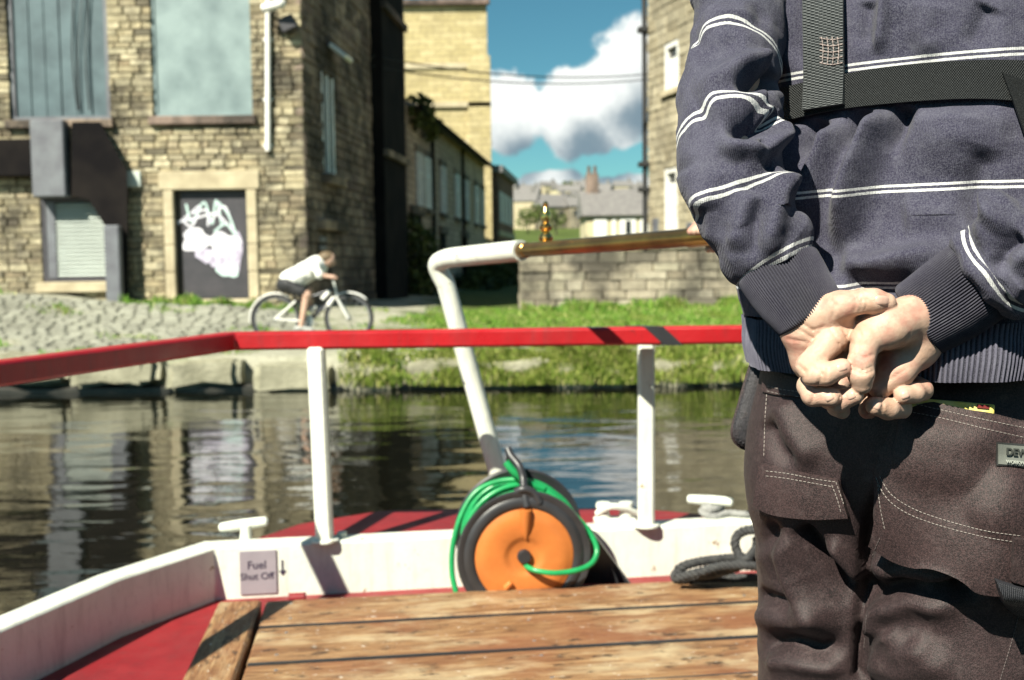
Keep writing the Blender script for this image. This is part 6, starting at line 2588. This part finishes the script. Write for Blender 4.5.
    M['tag_rim'] = simple_mat('dark_tag_edge', (.035, .035, .035), None, 30, .5)
    M['tag_print'] = simple_mat('dark_tag_print', (.045, .048, .042), None, 30, .5)
    M['tag_pale'] = simple_mat('pale_tag_print', (.40, .42, .38), None, 30, .5)
    tg, bg_ = patch('maker_tag', M['tag_rim'], pk, bp, [(996, 442), (1020, 444), (1062, 447)], [(996, 466), (1020, 468), (1062, 472)], 16, 8, lambda u, v: .0025, 6)
    t2, b2 = patch('tag_face', M['tag'], pk, bg_, [(998, 444), (1020, 446), (1060, 449)], [(998, 464), (1020, 466), (1060, 470)], 16, 8, lambda u, v: .0012, 2, .001)
    c = hit(b2, 1030, 457)
    if c is not None:
        a_, b_ = hit(b2, 1012, 455.5), hit(b2, 1046, 458.5)
        rr = (b_[0] - a_[0]).normalized()
        nn = c[1] if c[1].dot(Fv) < 0 else -c[1]
        uu = nn.cross(rr).normalized()
        k = 1.06 / FPX
        lft = c[0] - rr * (27 * k)
        text_mesh('lettering', 'DEWALT', .0098, (lft + nn * .0016 + uu * (3.0 * k), rr, uu), M['tag_print'], pk, 'LEFT', bold=.0003)
        text_mesh('lettering', 'WORKWEAR', .0046, (lft + nn * .0016 - uu * (7.0 * k), rr, uu), M['tag_pale'], pk, 'LEFT', bold=.0001)
    # boots
    lb = simple_mat('scuffed_brown_leather', (.06, .04, .028), (.035, .024, .018), 20, .5)
    for (ax_, ay) in (LEG_L[2], LEG_R[2]):
        f = -BK
        Fb = Field(np.array((ax_ - .25, ay - .25, .46)), np.array((ax_ + .3, ay + .3, .66)), .006)
        add_prims(Fb, [('c', (ax_, ay, .60), (ax_, ay, .53), .046, .048), ('c', (ax_, ay, .525), (ax_ + f[0] * .17, ay + f[1] * .17, .515), .046, .040)], .03)
        sl, g = Fb.sub(Fb.lo, Fb.lo + Fb.h * Fb.n)
        Fb.d = np.maximum(Fb.d, (.479 - g[2]).astype(np.float32))
        Vb, Qb = surface_nets(Fb.d, Fb.lo, Fb.h)
        mesh_obj('boot', relax(Vb, Qb, 2), Qb, lb, MAN)
    return tr, bt, bp, pk


# ------------------------------------------------------------------ sweatshirt
def sweatshirt():
    zs = [1.425, 1.45, 1.475, 1.49, 1.53, 1.60, 1.66, 1.705, 1.75, 1.80, 1.85, 1.885, 1.915, 1.94]
    aa = [.188, .190, .191, .200, .205, .203, .198, .192, .198, .200, .190, .160, .10, .066]
    bb = [.170, .170, .169, .174, .168, .152, .134, .126, .128, .124, .112, .098, .078, .064]
    nz, nt = 420, 760
    z = np.linspace(1.478, 1.94, nz)
    from_z = lambda arr, q: np.interp(q, zs, arr)
    # smooth the profile
    def prof(q):
        acc = [np.zeros_like(q), np.zeros_like(q)]
        for o in (-.012, -.006, 0, .006, .012):
            acc[0] += from_z(aa, q + o) / 5
            acc[1] += from_z(bb, q + o) / 5
        return acc
    th = np.linspace(0, 2 * np.pi, nt, endpoint=False)

    def shell(zq, grow=0.0):
        a, b = prof(zq)
        a, b = a + grow, b + grow
        ct, st_ = np.cos(th), np.sin(th)
        e = 2 / 2.35
        lx = np.sign(ct) * np.abs(ct) ** e
        ly = np.sign(st_) * np.abs(st_) ** e
        L1 = a[:, None] * lx[None, :]
        B1 = b[:, None] * ly[None, :]
        B1 = B1 + np.clip((1.58 - zq) / .08, 0, 1)[:, None] * .024 * smooth01(-L1 / .11 + .15) * (B1 > 0) * np.clip(B1 / .08, 0, 1)
        X = HC[0] + LF[0] * L1 + BK[0] * B1
        Y = HC[1] + LF[1] * L1 + BK[1] * B1
        Z = np.repeat(zq[:, None], nt, 1)
        return np.stack([X, Y, Z], -1).reshape(-1, 3)
    V = shell(z)
    Fq = grid_faces(nz, nt)
    N_ = normals(V, Fq)
    cen = np.array((HC[0], HC[1], 0))
    if ((V[:, :2] - HC) * N_[:, :2]).sum() < 0:
        N_ = -N_
        Fq = Fq[:, ::-1]
    smooth_bvh = bvh_of(V, Fq)
    folds = [
        ([(800, 118), (797, 150), (798, 195), (806, 225)], 12, .017, .25, .5),
        ([(846, 118), (833, 160), (817, 205), (806, 262)], 12, .019, .2, .4),
        ([(890, 104), (876, 140), (860, 185), (846, 228), (838, 262)], 13, .021, .2, .35),
        ([(955, 100), (955, 130), (950, 190)], 40, .012, .3, .6),
        ([(822, 118), (816, 140), (808, 170)], 9, -.010, .1, .6), ([(868, 108), (858, 135), (846, 160)], 9, -.012, .1, .6), ([(908, 104), (902, 128), (890, 160)], 9, -.010, .1, .6),
        ([(838, 262), (870, 268), (915, 262), (960, 246)], 14, .010), ([(850, 282), (890, 288), (930, 280)], 9, -.009), ([(806, 262), (830, 285), (870, 300)], 12, .008),
        ([(790, 300), (830, 318), (880, 320)], 10, .006), ([(900, 220), (940, 215), (990, 225)], 18, .005), ([(985, 150), (975, 210), (985, 240)], 14, -.006),
        ([(790, -10), (787, 40), (790, 78)], 9, .006), ([(806, -10), (804, 30), (808, 70)], 7, -.005), ([(886, -10), (883, 30), (879, 58)], 6, .006),
        ([(868, 0), (866, 50)], 7, -.004), ([(930, 0), (925, 30), (935, 60)], 14, .004), ([(990, 5), (970, 50)], 12, -.004)]
    dsp = fold_disp(V, N_, folds, 2.2)
    px, py, _ = project(V)
    # the belt keeps the cloth down
    belt_y = np.interp(px, [780, 812, 850, 900, 1000, 1060], [108, 101, 93, 86, 82, 84])
    hold = np.clip((np.abs(py - belt_y) - 15) / 13, 0, 1)
    hold = hold * hold * (3 - 2 * hold)
    dsp *= hold
    rg = lambda p: 1 - 2 * np.abs(vnoise(p))
    dsp += .0028 * vnoise(V * np.array((26, 26, 16))) + .0012 * vnoise(V * 60 + 3) + .0035 * np.clip(rg(V * np.array((13, 13, 9)) + 4.1), 0, 1) ** 2
    V = V + N_ * dsp[:, None]
    sw = mesh_obj('sweatshirt', V, Fq, M['sweat'], MAN)
    zc = [hp_(940, 52, 1.10)[2], hp_(920, 186, 1.10)[2], hp_(852, 287, 1.115)[2], hp_(940, 52, 1.10)[2] + .13]
    zz = V[:, 2] + .12 * dsp
    dd = np.stack([zz - c for c in zc], -1)
    k = np.argmin(np.abs(dd), 1)
    set_attr(sw, 'stripe', np.abs(dd[np.arange(len(V)), k]))
    torso_bvh = bvh_of(V, Fq)
    # ribbed hem band
    zh = np.linspace(1.424, 1.481, 26)
    nh = 1400
    th_old = th
    th2 = np.linspace(0, 2 * np.pi, nh, endpoint=False)
    a, b = prof(zh)
    bulge = .004 * np.sin(np.linspace(0, np.pi, 26))
    ct, st_ = np.cos(th2), np.sin(th2)
    e = 2 / 2.35
    lx, ly = np.sign(ct) * np.abs(ct) ** e, np.sign(st_) * np.abs(st_) ** e
    rib = np.cos(th2 * 230)
    pos = np.zeros((26, nh, 3))
    rr = (bulge - .002)[:, None] + (.0011 * rib)[None, :] + (.003 * np.sin(th2 * 9) + .002 * np.sin(th2 * 23))[None, :]
    n2 = np.stack([lx, ly], -1)
    n2 /= np.linalg.norm(n2, axis=1)[:, None]
    L1 = a[:, None] * lx[None, :] + rr * n2[None, :, 0]
    B1 = b[:, None] * ly[None, :] + rr * n2[None, :, 1]
    B1 = B1 + .026 * smooth01(-L1 / .11 + .15) * np.clip(B1 / .08, 0, 1)
    pos[..., 0] = HC[0] + LF[0] * L1 + BK[0] * B1
    pos[..., 1] = HC[1] + LF[1] * L1 + BK[1] * B1
    pos[..., 2] = zh[:, None] - .006 * np.cos(th2 - 1.2)[None, :]
    Fh = grid_faces(26, nh)
    hem = mesh_obj('hem', pos.reshape(-1, 3), Fh, M['rib_hem'], sw)
    set_attr(hem, 'rib', np.tile(rib * .5 + .5, 26))

    # sleeves
    def sleeve(A, nu, nv, folds, marks, seed, blouse):
        C, r = arm_curve(A, 28)
        n_ = len(C)
        s = np.linspace(0, 1, n_)
        r = r * (1 + .06 * np.sin(s * 9 + seed))
        if blouse:
            tail = np.clip((s - .95) / .05, 0, 1)
            r = r * (1 + .09 * np.sin(np.clip((s - .88) / .12, 0, 1) * np.pi)) - .004 * tail
        V_, L_, an = loft_tube(C, r, nv)
        Fs = grid_faces(n_, nv)
        N2 = normals(V_, Fs)
        cc = np.repeat(C, nv, 0)
        if ((V_ - cc) * N2).sum() < 0:
            N2 = -N2
            Fs = Fs[:, ::-1]
        d2 = fold_disp(V_, N2, folds, 1.7)
        q = np.stack([np.cos(an) * 1.3, np.sin(an) * 1.3, L_ * 30], -1)
        d2 += .0040 * np.clip(1 - 2 * np.abs(vnoise(V_ * 17 + seed)), 0, 1) ** 2 + .0036 * vnoise(q + seed) + .0022 * vnoise(q * 2.3 + seed * 2) + .001 * vnoise(V_ * 70)
        V_ = V_ + N2 * d2[:, None]
        o = mesh_obj('sleeve', V_, Fs, M['sweat'], sw)
        # stripes where the picture shows them
        pos_ = []
        cx, cy, _ = project(C)
        LL = L_[::nv]
        for (mx, my) in marks:
            pos_.append(LL[np.argmin((cx - mx) ** 2 + (cy - my) ** 2)])
        dd_ = np.stack([L_ + .3 * d2 - p for p in pos_], -1)
        kk = np.argmin(np.abs(dd_), 1)
        set_attr(o, 'stripe', np.abs(dd_[np.arange(len(V_)), kk]))
        return o
    sleeve(ARM_L, 0, 260, [
        ([(772, 58), (745, 70), (712, 92), (695, 104)], 11, .011), ([(780, 76), (752, 84), (730, 93)], 9, -.014, .05, .4),
        ([(768, 98), (735, 104), (700, 116)], 11, .008), ([(775, 122), (748, 128), (722, 134)], 9, -.014, .05, .4),
        ([(772, 108), (764, 118), (756, 124)], 6, .006), ([(785, 118), (778, 138), (762, 152), (740, 152), (712, 142)], 10, .011), ([(705, 152), (735, 160), (760, 160)], 10, -.003, .4, .4),
        ([(757, 140), (768, 160), (772, 178)], 7, -.006), ([(785, 170), (776, 200), (770, 235), (768, 262)], 12, .010), ([(752, 190), (741, 225), (738, 255)], 12, .008), ([(762, 190), (756, 230), (752, 270)], 9, -.005, .5, .4),
        ([(705, 12), (730, 20), (760, 16)], 14, .004), ([(690, 50), (715, 48), (745, 42)], 13, -.005), ([(686, 168), (700, 190), (712, 214)], 12, .006)],
        [(738, 62), (728, 143), (743, 202), (777, 266)], 1.0, True)
    sleeve(ARM_R, 0, 240, [([(1024, 205), (1000, 225), (975, 248)], 12, .009), ([(1024, 235), (1005, 252), (995, 275)], 9, -.009), ([(1010, 195), (1000, 215), (1005, 240)], 10, .010), ([(1024, 280), (1010, 300)], 10, .006)],
           [(995, 269), (1080, 210), (1125, 100), (1115, -10)], 4.0, True)

    def cuff(A, n_rib, seed):
        C, r = arm_curve(A, 14)
        n_ = len(C)
        nv = n_rib * 7
        s = np.linspace(0, 1, n_)
        r = r * (1 + .03 * np.sin(s * np.pi))
        V_, L_, an = loft_tube(C, r, nv, .92)
        Fs = grid_faces(n_, nv)
        N2 = normals(V_, Fs)
        cc = np.repeat(C, nv, 0)
        if ((V_ - cc) * N2).sum() < 0:
            N2 = -N2
            Fs = Fs[:, ::-1]
        rb = np.cos(an * n_rib + .9 * np.sin(L_ * 40 + seed))
        d2 = .0009 * rb + .0026 * vnoise(np.stack([np.cos(an) * 1.6, np.sin(an) * 1.6, L_ * 26], -1) + seed)
        # rolled end
        ee = np.clip((L_ / L_.max() - .93) / .07, 0, 1)
        d2 -= .004 * ee ** 2
        V_ = V_ + N2 * d2[:, None]
        # inner lining ring so the opening has thickness
        end = V_.reshape(n_, nv, 3)[-1]
        inner = C[-4][None, :] + (V_.reshape(n_, nv, 3)[-4] - C[-4]) * .90
        VV = np.concatenate([V_, inner])
        extra = np.stack([np.arange(nv) + (n_ - 1) * nv, (np.arange(nv) + 1) % nv + (n_ - 1) * nv, (np.arange(nv) + 1) % nv + n_ * nv, np.arange(nv) + n_ * nv], -1)
        o = mesh_obj('cuff', VV, np.concatenate([Fs, extra]), M['rib'], sw)
        set_attr(o, 'rib', np.concatenate([rb * .5 + .5, rb * .5 + .5][:1] + [np.zeros(nv)]))
        return o, bvh_of(V_, Fs)
    c1, b1 = cuff(CUFF_L, 92, 1)
    c2, b2 = cuff(CUFF_R, 92, 2)
    return sw, smooth_bvh, torso_bvh, (b1, b2)


# ------------------------------------------------------------------ harness
def harness(sb):
    h = MAN
    M['web_belt'] = webbing_material('black_webbing', (.008, .009, .010), (.060, .066, .068), 130, 13)
    M['web_strap'] = webbing_material('grey_webbing', (.022, .026, .028), (.15, .16, .165), 5, 62)
    root, bb = patch('harness_belt', M['web_belt'], h, sb, [(776, 92), (800, 85), (830, 79), (870, 71), (930, 64), (985, 61), (1030, 62), (1080, 66)],
                     [(777, 127), (800, 121), (830, 114), (870, 108), (930, 103), (985, 102), (1030, 106), (1080, 112)], 90, 12, lambda u, v: .0125, 14, -.0095)
    vs, vb = patch('back_strap', M['web_strap'], root, [sb], [(809, -60), (828, -60), (848, -60)], [(812, 113), (831, 110), (850, 107)], 10, 70, lambda u, v: .0155 + .004 * max(0, (v - .8) / .2), 10, -.0125)
    dg, db = patch('side_strap', M['web_belt'], root, [sb], [(1000, 74), (1020, 82), (1046, 98)], [(1030, 170), (1060, 170), (1085, 168)], 12, 30, lambda u, v: .017, 8, -.013)
    # bar-tack stitching in a box on the strap
    M['tack'] = simple_mat('pale_brown_thread', (.34, .27, .25), (.26, .21, .20), 90, .8)
    rows = []
    for i in range(5):
        x = 822 + i * 5.2
        rows.append([(x, 37), (x + 1.5, 50), (x + .5, 64)])
    for j in range(5):
        y = 38 + j * 6.2
        rows.append([(820, y), (832, y + 2), (845, y - .5)])
    stitches('stitching', M['tack'], vs, [vb], rows, 3.4, 3.0, .0006, .0008)


# ------------------------------------------------------------------ pouch on the left hip and the rule in the pocket
def extras(bp, bt):
    t = empty('tool_pouch', tuple(P(748, 448, 1.33)), 'black nylon tool pouch hanging at the man\'s left hip', 'pouch')
    out = [(762, 338), (776, 340), (782, 400), (782, 446), (760, 450), (741, 447), (732, 433), (739, 404), (749, 370)]
    sp = catmull([(x, y, 0) for x, y in out + out[:1]], 8)[:-1]
    n = len(sp)
    cx, cy = sp[:, 0].mean(), sp[:, 1].mean()
    rings = []
    for (D, s) in ((1.372, .80), (1.375, .94), (1.365, 1.0), (1.335, 1.0), (1.322, .95), (1.318, .80), (1.316, .4)):
        rings.append([hp_(cx + (x - cx) * s, cy + (y - cy) * s, D) for x, y, _ in sp])
    V = np.concatenate([np.array(r_) for r_ in rings])
    Fq = grid_faces(len(rings), n).tolist()
    Fq += [list(range(n))[::-1], list(range((len(rings) - 1) * n, len(rings) * n))]
    o = mesh_obj('bag', V, Fq, M['nylon'], t, True, 60)
    bm = bmesh.new()
    bm.from_mesh(o.data)
    bmesh.ops.recalc_face_normals(bm, faces=bm.faces)
    bm.to_mesh(o.data)
    bm.free()
    edge = [hp_(x, y, 1.331) for x, y, _ in sp]
    MB().tube(edge, .0022, 6, closed=True).build('binding', M['trouser'], t, smooth=True)
    for k in range(12, n - 8, 2):
        a = hp_(cx + (sp[k][0] - cx) * .97, cy + (sp[k][1] - cy) * .97, 1.325)
        b = hp_(cx + (sp[k][0] - cx) * .86, cy + (sp[k][1] - cy) * .90, 1.320)
        MB().tube([a, b], .0011, 5).build('gather', M['nylon'], t)
    MB().tube([hp_(765, 346, 1.33), hp_(790, 352, 1.31), hp_(815, 362, 1.28)], [.010, .010, .010], 8).build('belt', M['nylon'], t, smooth=True)
    M['yellow'] = simple_mat('yellow_lacquer', (.72, .60, .13), (.78, .70, .30), 60, .35)
    M['red_mark'] = simple_mat('dark_red_mark', (.20, .03, .03), None, 60, .4)
    a, b = hit(bt, 914, 400), hit(bt, 989, 408)
    lift = lambda h_: h_[0] + (h_[1] if h_[1].dot(Fv) < 0 else -h_[1]) * .0145
    pa, pb = lift(a), lift(b)
    u = (pb - pa).normalized()
    dn = Vector((0, 0, -1))
    dn = (dn - u * dn.dot(u)).normalized()
    nn = u.cross(dn).normalized()
    if nn.dot(Fv) > 0:
        nn = -nn
    L_ = (pb - pa).length
    r = empty('folding_rule', tuple(pa.lerp(pb, .5)), 'yellow folding rule with red mark sticking out of right back pocket', 'ruler')
    MB().box(pa + u * (L_ / 2) + dn * .0055 - nn * .001, (L_, .013, .003), (u, dn, nn), .001).build('blade', M['yellow'], r)
    MB().box(pa + u * (L_ * .86) + dn * .0015 + nn * .0012, (.011, .0035, .002), (u, dn, nn)).build('mark', M['red_mark'], r)


TR, BT, BP, PK = trousers()
SW, SB, TB, CB = sweatshirt()
harness(SB)
body()
extras(BP, BT)

# ================================================================== the other people
def figure(parent, prims, mat, name, h, k=.02, it=2, cut=None, pad=.06):
    pts = []
    for p in prims:
        if p[0] == 'c':
            r = max(p[3], p[4])
            pts += [np.array(p[1]) - r, np.array(p[1]) + r, np.array(p[2]) - r, np.array(p[2]) + r]
        else:
            r = max(p[2])
            pts += [np.array(p[1]) - r, np.array(p[1]) + r]
    pts = np.array(pts)
    F = Field(pts.min(0) - pad, pts.max(0) + pad, h)
    add_prims(F, prims, k)
    V, Q = surface_nets(F.d, F.lo, F.h)
    V = relax(V, Q, it, .5)
    N_ = normals(V, Q)
    if mat is not M['skin']:
        V = V + N_ * (.008 * vnoise(V * 13) + .006 * np.clip(1 - 2 * np.abs(vnoise(V * 9 + 3)), 0, 1) ** 2)[:, None]
    return mesh_obj(name, V, Q, mat, parent)


M['shirt_white'] = simple_mat('white_cotton', (.80, .80, .76), (.70, .70, .67), 9, .9, bump=.3, bscale=14, bdist=.02)
M['shorts_black'] = simple_mat('black_lycra', (.016, .016, .019), (.028, .027, .03), 9, .6)
M['jacket'] = simple_mat('dark_green_jacket', (.030, .034, .030), (.045, .048, .042), 12, .8, bump=.3, bscale=20, bdist=.01)
M['hair_fair'] = simple_mat('fair_hair', (.16, .11, .06), (.10, .07, .04), 40, .6)
M['shoe'] = simple_mat('grey_trainers', (.40, .40, .38), (.25, .25, .24), 30, .6)


def steerer():
    """second person behind the man; only fingers on the tiller show"""
    pj, dv, pe, ln = TILLER
    base = np.array((.80, 2.50, ZB + .003))
    t = empty('person', tuple(base), 'person hidden behind the man, fingers just showing on the brass tiller end', 'person')
    B = lambda x, y, z: base + np.array((x, y, z))
    grip = np.array(pe) + np.array(dv) * .0
    pr = [('e', B(0, 0, 1.0), (.15, .10, .16), None), ('e', B(0, 0, 1.22), (.15, .10, .2), None), ('c', B(-.14, 0, 1.38), B(.14, 0, 1.38), .06, .06), ('c', B(0, 0, 1.4), B(0, -.02, 1.52), .052, .048),
          ('e', B(0, -.03, 1.61), (.073, .092, .112), None), ('c', B(0, -.13, 1.60), B(0, -.135, 1.58), .01, .014),
          ('c', B(-.09, 0, .93), B(-.1, -.02, .48), .075, .052), ('c', B(-.1, -.02, .48), B(-.1, 0, .08), .05, .036), ('c', B(.09, 0, .93), B(.1, -.02, .48), .075, .052), ('c', B(.1, -.02, .48), B(.1, 0, .08), .05, .036),
          ('c', B(-.1, 0, .05), B(-.1, -.15, .035), .036, .03), ('c', B(.1, 0, .05), B(.1, -.15, .035), .036, .03)]
    el = np.array((base[0] - .20, base[1] - .02, base[2] + 1.08))
    wr = grip + np.array((.085, .02, .012))
    pr += [('c', B(-.17, 0, 1.38), el, .045, .038), ('c', el, wr, .036, .027), ('c', B(.17, 0, 1.38), B(.24, -.02, 1.1), .045, .038), ('c', B(.24, -.02, 1.1), B(.2, -.16, .93), .036, .026)]
    hd = [('c', wr, grip + np.array((.045, .0, .030)), .026, .024), ('c', B(.2, -.16, .93), B(.19, -.2, .86), .026, .02)]
    u = np.array(dv)
    s = np.cross(u, (0, 0, 1))
    s /= np.linalg.norm(s)
    upv = np.cross(s, u)
    fing = []
    for k, (off, r) in enumerate(((.002, .0092), (.019, .0098), (.036, .0096), (.052, .0085))):
        c = grip + u * (off - .022 + .0)
        ring = []
        for a in (20, 75, 130, 185, 240):
            an = math.radians(a)
            ring.append(c + (-s * math.cos(an) * -1 + upv * math.sin(an)) * .031)
        for q0, q1 in zip(ring[:-1], ring[1:]):
            fing.append(('c', q0, q1, r, r * .95))
    allp = pr + hd
    pts = np.array([x for p in allp for x in ((p[1], p[2]) if p[0] == 'c' else (p[1],))])
    F = Field(pts.min(0) - .2, pts.max(0) + .2, .009)
    add_prims(F, allp, .02)
    V, Q = surface_nets(F.d, F.lo, F.h)
    V = relax(V, Q, 2)
    # the gripping hand at a finer scale
    Fh = Field(grip - .09, grip + .12, .0022)
    add_prims(Fh, hd[:1], .01)
    for f in fing:
        add_prims(Fh, [f], .003)
    V2, Q2 = surface_nets(Fh.d, Fh.lo, Fh.h)
    V2 = relax(V2, Q2, 2)
    mesh_obj('body', np.concatenate([V, V2]), Q.tolist() + (Q2 + len(V)).tolist(), M['skin'], t)
    jk = [('e', B(0, 0, 1.02), (.18, .13, .18), None), ('e', B(0, 0, 1.22), (.18, .13, .22), None), ('c', B(-.14, 0, 1.38), B(.14, 0, 1.38), .078, .078),
          ('c', B(-.17, 0, 1.38), el, .064, .056), ('c', el, wr + np.array((.035, .004, 0)), .054, .042), ('c', B(.17, 0, 1.38), B(.24, -.02, 1.1), .064, .056), ('c', B(.24, -.02, 1.1), B(.2, -.15, .95), .054, .042)]
    figure(t, jk, M['jacket'], 'jacket', .010, .03)
    tr = [('e', B(0, 0, .95), (.165, .12, .12), None)] + [('c', B(x, 0, .90), B(x * 1.05, -.02, .48), .092, .074) for x in (-.09, .09)] + [('c', B(x * 1.05, -.02, .48), B(x * 1.1, 0, .10), .072, .062) for x in (-.09, .09)]
    figure(t, tr, M['shorts_black'], 'trousers', .010, .025)
    figure(t, [('e', B(0, .0, 1.65), (.082, .098, .095), None), ('c', B(0, .06, 1.6), B(0, .05, 1.52), .05, .04)], M['hair_fair'], 'hair', .008, .02)
    for x in (-.1, .1):
        figure(t, [('c', B(x, .02, .045), B(x, -.16, .04), .042, .036)], M['hull_black'], 'boot', .008)


steerer()


def cyclist():
    Yc = 15.8
    C = lambda px, py, d=0.0: np.array(P(px, py, Yc + d))
    gz = float(ground_z(C(276, 345)[0], Yc))
    t = empty('bicycle', tuple((C(276, 345) + C(349, 345)) / 2 * np.array((1, 1, 0)) + np.array((0, 0, gz))), 'dark bicycle with white mudguards ridden along the towpath', 'bicycle')
    Rw = .335
    cr, cf = C(276, 320), C(349, 320)
    cr[2] = cf[2] = gz + Rw + .012
    lift = cr[2] - C(276, 320)[2]
    up = np.array((0, 0, lift))
    K = lambda px, py, d=0.0: C(px, py, d) + up
    tyre = simple_mat('black_tyre', (.02, .02, .02), None, 20, .8)
    frame_m = simple_mat('dark_blue_frame', (.02, .022, .035), (.03, .03, .045), 10, .35)
    wht = M['white_paint']
    for c in (cr, cf):
        w = empty_part = None
        ring = [c + np.array((math.cos(a), 0, math.sin(a))) * Rw for a in np.linspace(0, 2 * math.pi, 48, endpoint=False)]
        ty = MB().tube(ring, .024, 10, closed=True).build('tyre', tyre, t, smooth=True)
        ring = [c + np.array((math.cos(a), 0, math.sin(a))) * (Rw - .03) for a in np.linspace(0, 2 * math.pi, 48, endpoint=False)]
        MB().tube(ring, .013, 8, closed=True).build('rim', M['grey_box'], ty, smooth=True)
        sp = MB()
        for k in range(18):
            a = 2 * math.pi * k / 18
            sp.tube([c + np.array((0, .02 * (-1) ** k, 0)), c + np.array((math.cos(a), 0, math.sin(a))) * (Rw - .03)], .003, 4)
        sp.build('spokes', M['galv'], ty, kind='stuff')
        MB().lathe(c - np.array((0, .05, 0)), (0, 1, 0), [(0, .02), (.01, .028), (.09, .028), (.1, .02)], 12).build('hub', M['galv'], ty, smooth=True)
    for c, a0, a1 in ((cr, 55, 190), (cf, 45, 160)):
        arc = [c + np.array((math.cos(math.radians(a)), 0, math.sin(math.radians(a)))) * (Rw + .045) for a in np.linspace(a0, a1, 26)]
        mg = MB()
        n = len(arc)
        vs = []
        for i, p in enumerate(arc):
            for dy, dr in ((-.030, -.016), (-.016, .003), (.016, .003), (.030, -.016)):
                rad = (p - c) / np.linalg.norm(p - c)
                vs.append(p + np.array((0, dy, 0)) + rad * dr)
        fs = [(4 * i + k, 4 * i + k + 1, 4 * i + 5 + k, 4 * i + 4 + k) for i in range(n - 1) for k in range(3)]
        o = mg.add(vs, fs).build('mudguard', wht, t, smooth=True, angle=60)
        sm = o.modifiers.new('thickness', 'SOLIDIFY')
        sm.thickness = .006
    bb = K(308, 322)
    seat = K(293, 296)
    head = K(335, 290)
    head2 = K(337, 297)
    fr = MB()
    for a, b, r in ((bb, head2, .026), (seat, bb, .020), (K(296, 303), head, .024)):
        fr.tube([a, b], r, 10)
    fr.build('frame', frame_m, t, smooth=True)
    st = MB()
    for dy in (-.06, .06):
        st.tube([bb + np.array((0, dy, 0)), cr + np.array((0, dy, 0))], .012, 8)
        st.tube([K(296, 302) + np.array((0, dy * .5, 0)), cr + np.array((0, dy, 0))], .016, 8)
    st.build('rear_stays', wht, t, smooth=True)
    fk = MB()
    for dy in (-.06, .06):
        fk.tube([K(337, 298) + np.array((0, dy, 0)), cf + np.array((0, dy, 0))], .018, 8)
    fk.tube([K(337, 298) + np.array((0, -.06, 0)), K(337, 298) + np.array((0, .06, 0))], .016, 8)
    fk.tube([head2, K(333, 281)], .020, 8)
    fk.build('fork', wht, t, smooth=True)
    for (a, b) in (((322, 300), (330, 292)), ((311, 312), (316, 307)), ((328, 307), (334, 298))):
        MB().tube([K(*a, -.03), K(*b, -.03)], .030, 8).build('frame_decal', wht, t, smooth=True)
    MB().tube([K(333, 281, -.28), K(333, 279, -.1), K(333, 281, .1), K(333, 281, .28)], .014, 8).build('handlebar', frame_m, t, smooth=True)
    MB().tube([K(287, 292), K(293, 291), K(301, 292)], [.06, .05, .02], 10).build('saddle', tyre, t, smooth=True)
    MB().tube([K(293, 291), seat], .014, 8).build('seat_post', M['galv'], t, smooth=True)
    MB().lathe(bb - np.array((0, .06, 0)), (0, 1, 0), [(0, .09), (.008, .095), (.016, .09)], 20).build('chainring', M['galv'], t)
    ft = [K(303, 333, -.13), K(313, 312, .13)]
    for f in ft:
        MB().tube([bb + np.array((0, f[1] - bb[1], 0)), f], .012, 8).build('crank', M['galv'], t, smooth=True)
        MB().box(f, (.10, .09, .02)).build('pedal', tyre, t)
    # rider
    r = empty('person', tuple(K(293, 291)), 'cyclist in white shirt and black shorts leaning over the handlebars', 'person')
    hip, sh, neck, hd = K(289, 284), K(317, 267), K(321, 264), K(327, 261)
    body_p = [('c', hip, sh, .13, .12), ('c', sh, hd, .055, .055), ('e', hd + np.array((.02, 0, .01)), (.10, .078, .11), None), ('c', hd + np.array((.10, 0, -.03)), hd + np.array((.12, 0, -.05)), .012, .016)]
    kn = [K(307, 296, -.11), K(309, 292, .11)]
    for i, s in enumerate((-.09, .09)):
        hj = hip + np.array((0, s, -.02))
        an = ft[i] + np.array((-.03, 0, .06))
        body_p += [('c', hj, kn[i], .085, .062), ('c', kn[i], an, .058, .038)]
        el = K(320, 276, s * 2.4)
        hnd = K(333, 278, s * 2.6)
        body_p += [('c', sh + np.array((0, s * 1.8, 0)), el, .046, .038), ('c', el, hnd, .036, .026), ('c', hnd, hnd + np.array((.05, 0, -.02)), .028, .022)]
    figure(r, body_p, M['skin'], 'body', .012, .03)
    sp_ = [('c', hip + np.array((.02, 0, .03)), sh, .155, .150), ('c', sh + np.array((0, -.15, 0)), sh + np.array((0, .15, 0)), .09, .09)]
    for s in (-.09, .09):
        el = K(320, 276, s * 2.4)
        sp_.append(('c', sh + np.array((0, s * 1.8, 0)), el, .070, .058))
    figure(r, sp_, M['shirt_white'], 'shirt', .012, .04)
    so = [('e', hip + np.array((-.02, 0, -.02)), (.17, .16, .13), None)]
    for i, s in enumerate((-.09, .09)):
        hj = hip + np.array((0, s, -.02))
        so.append(('c', hj, hj + (kn[i] - hj) * .72, .10, .086))
    figure(r, so, M['shorts_black'], 'shorts', .012, .03)
    figure(r, [('e', hd + np.array((-.01, 0, .035)), (.112, .088, .10), None)], M['hair_fair'], 'hair', .010)
    for i in range(2):
        f = ft[i]
        figure(r, [('c', f + np.array((-.08, 0, .05)), f + np.array((.13, 0, .035)), .045, .036)], M['shoe'], 'shoe', .010)


cyclist()
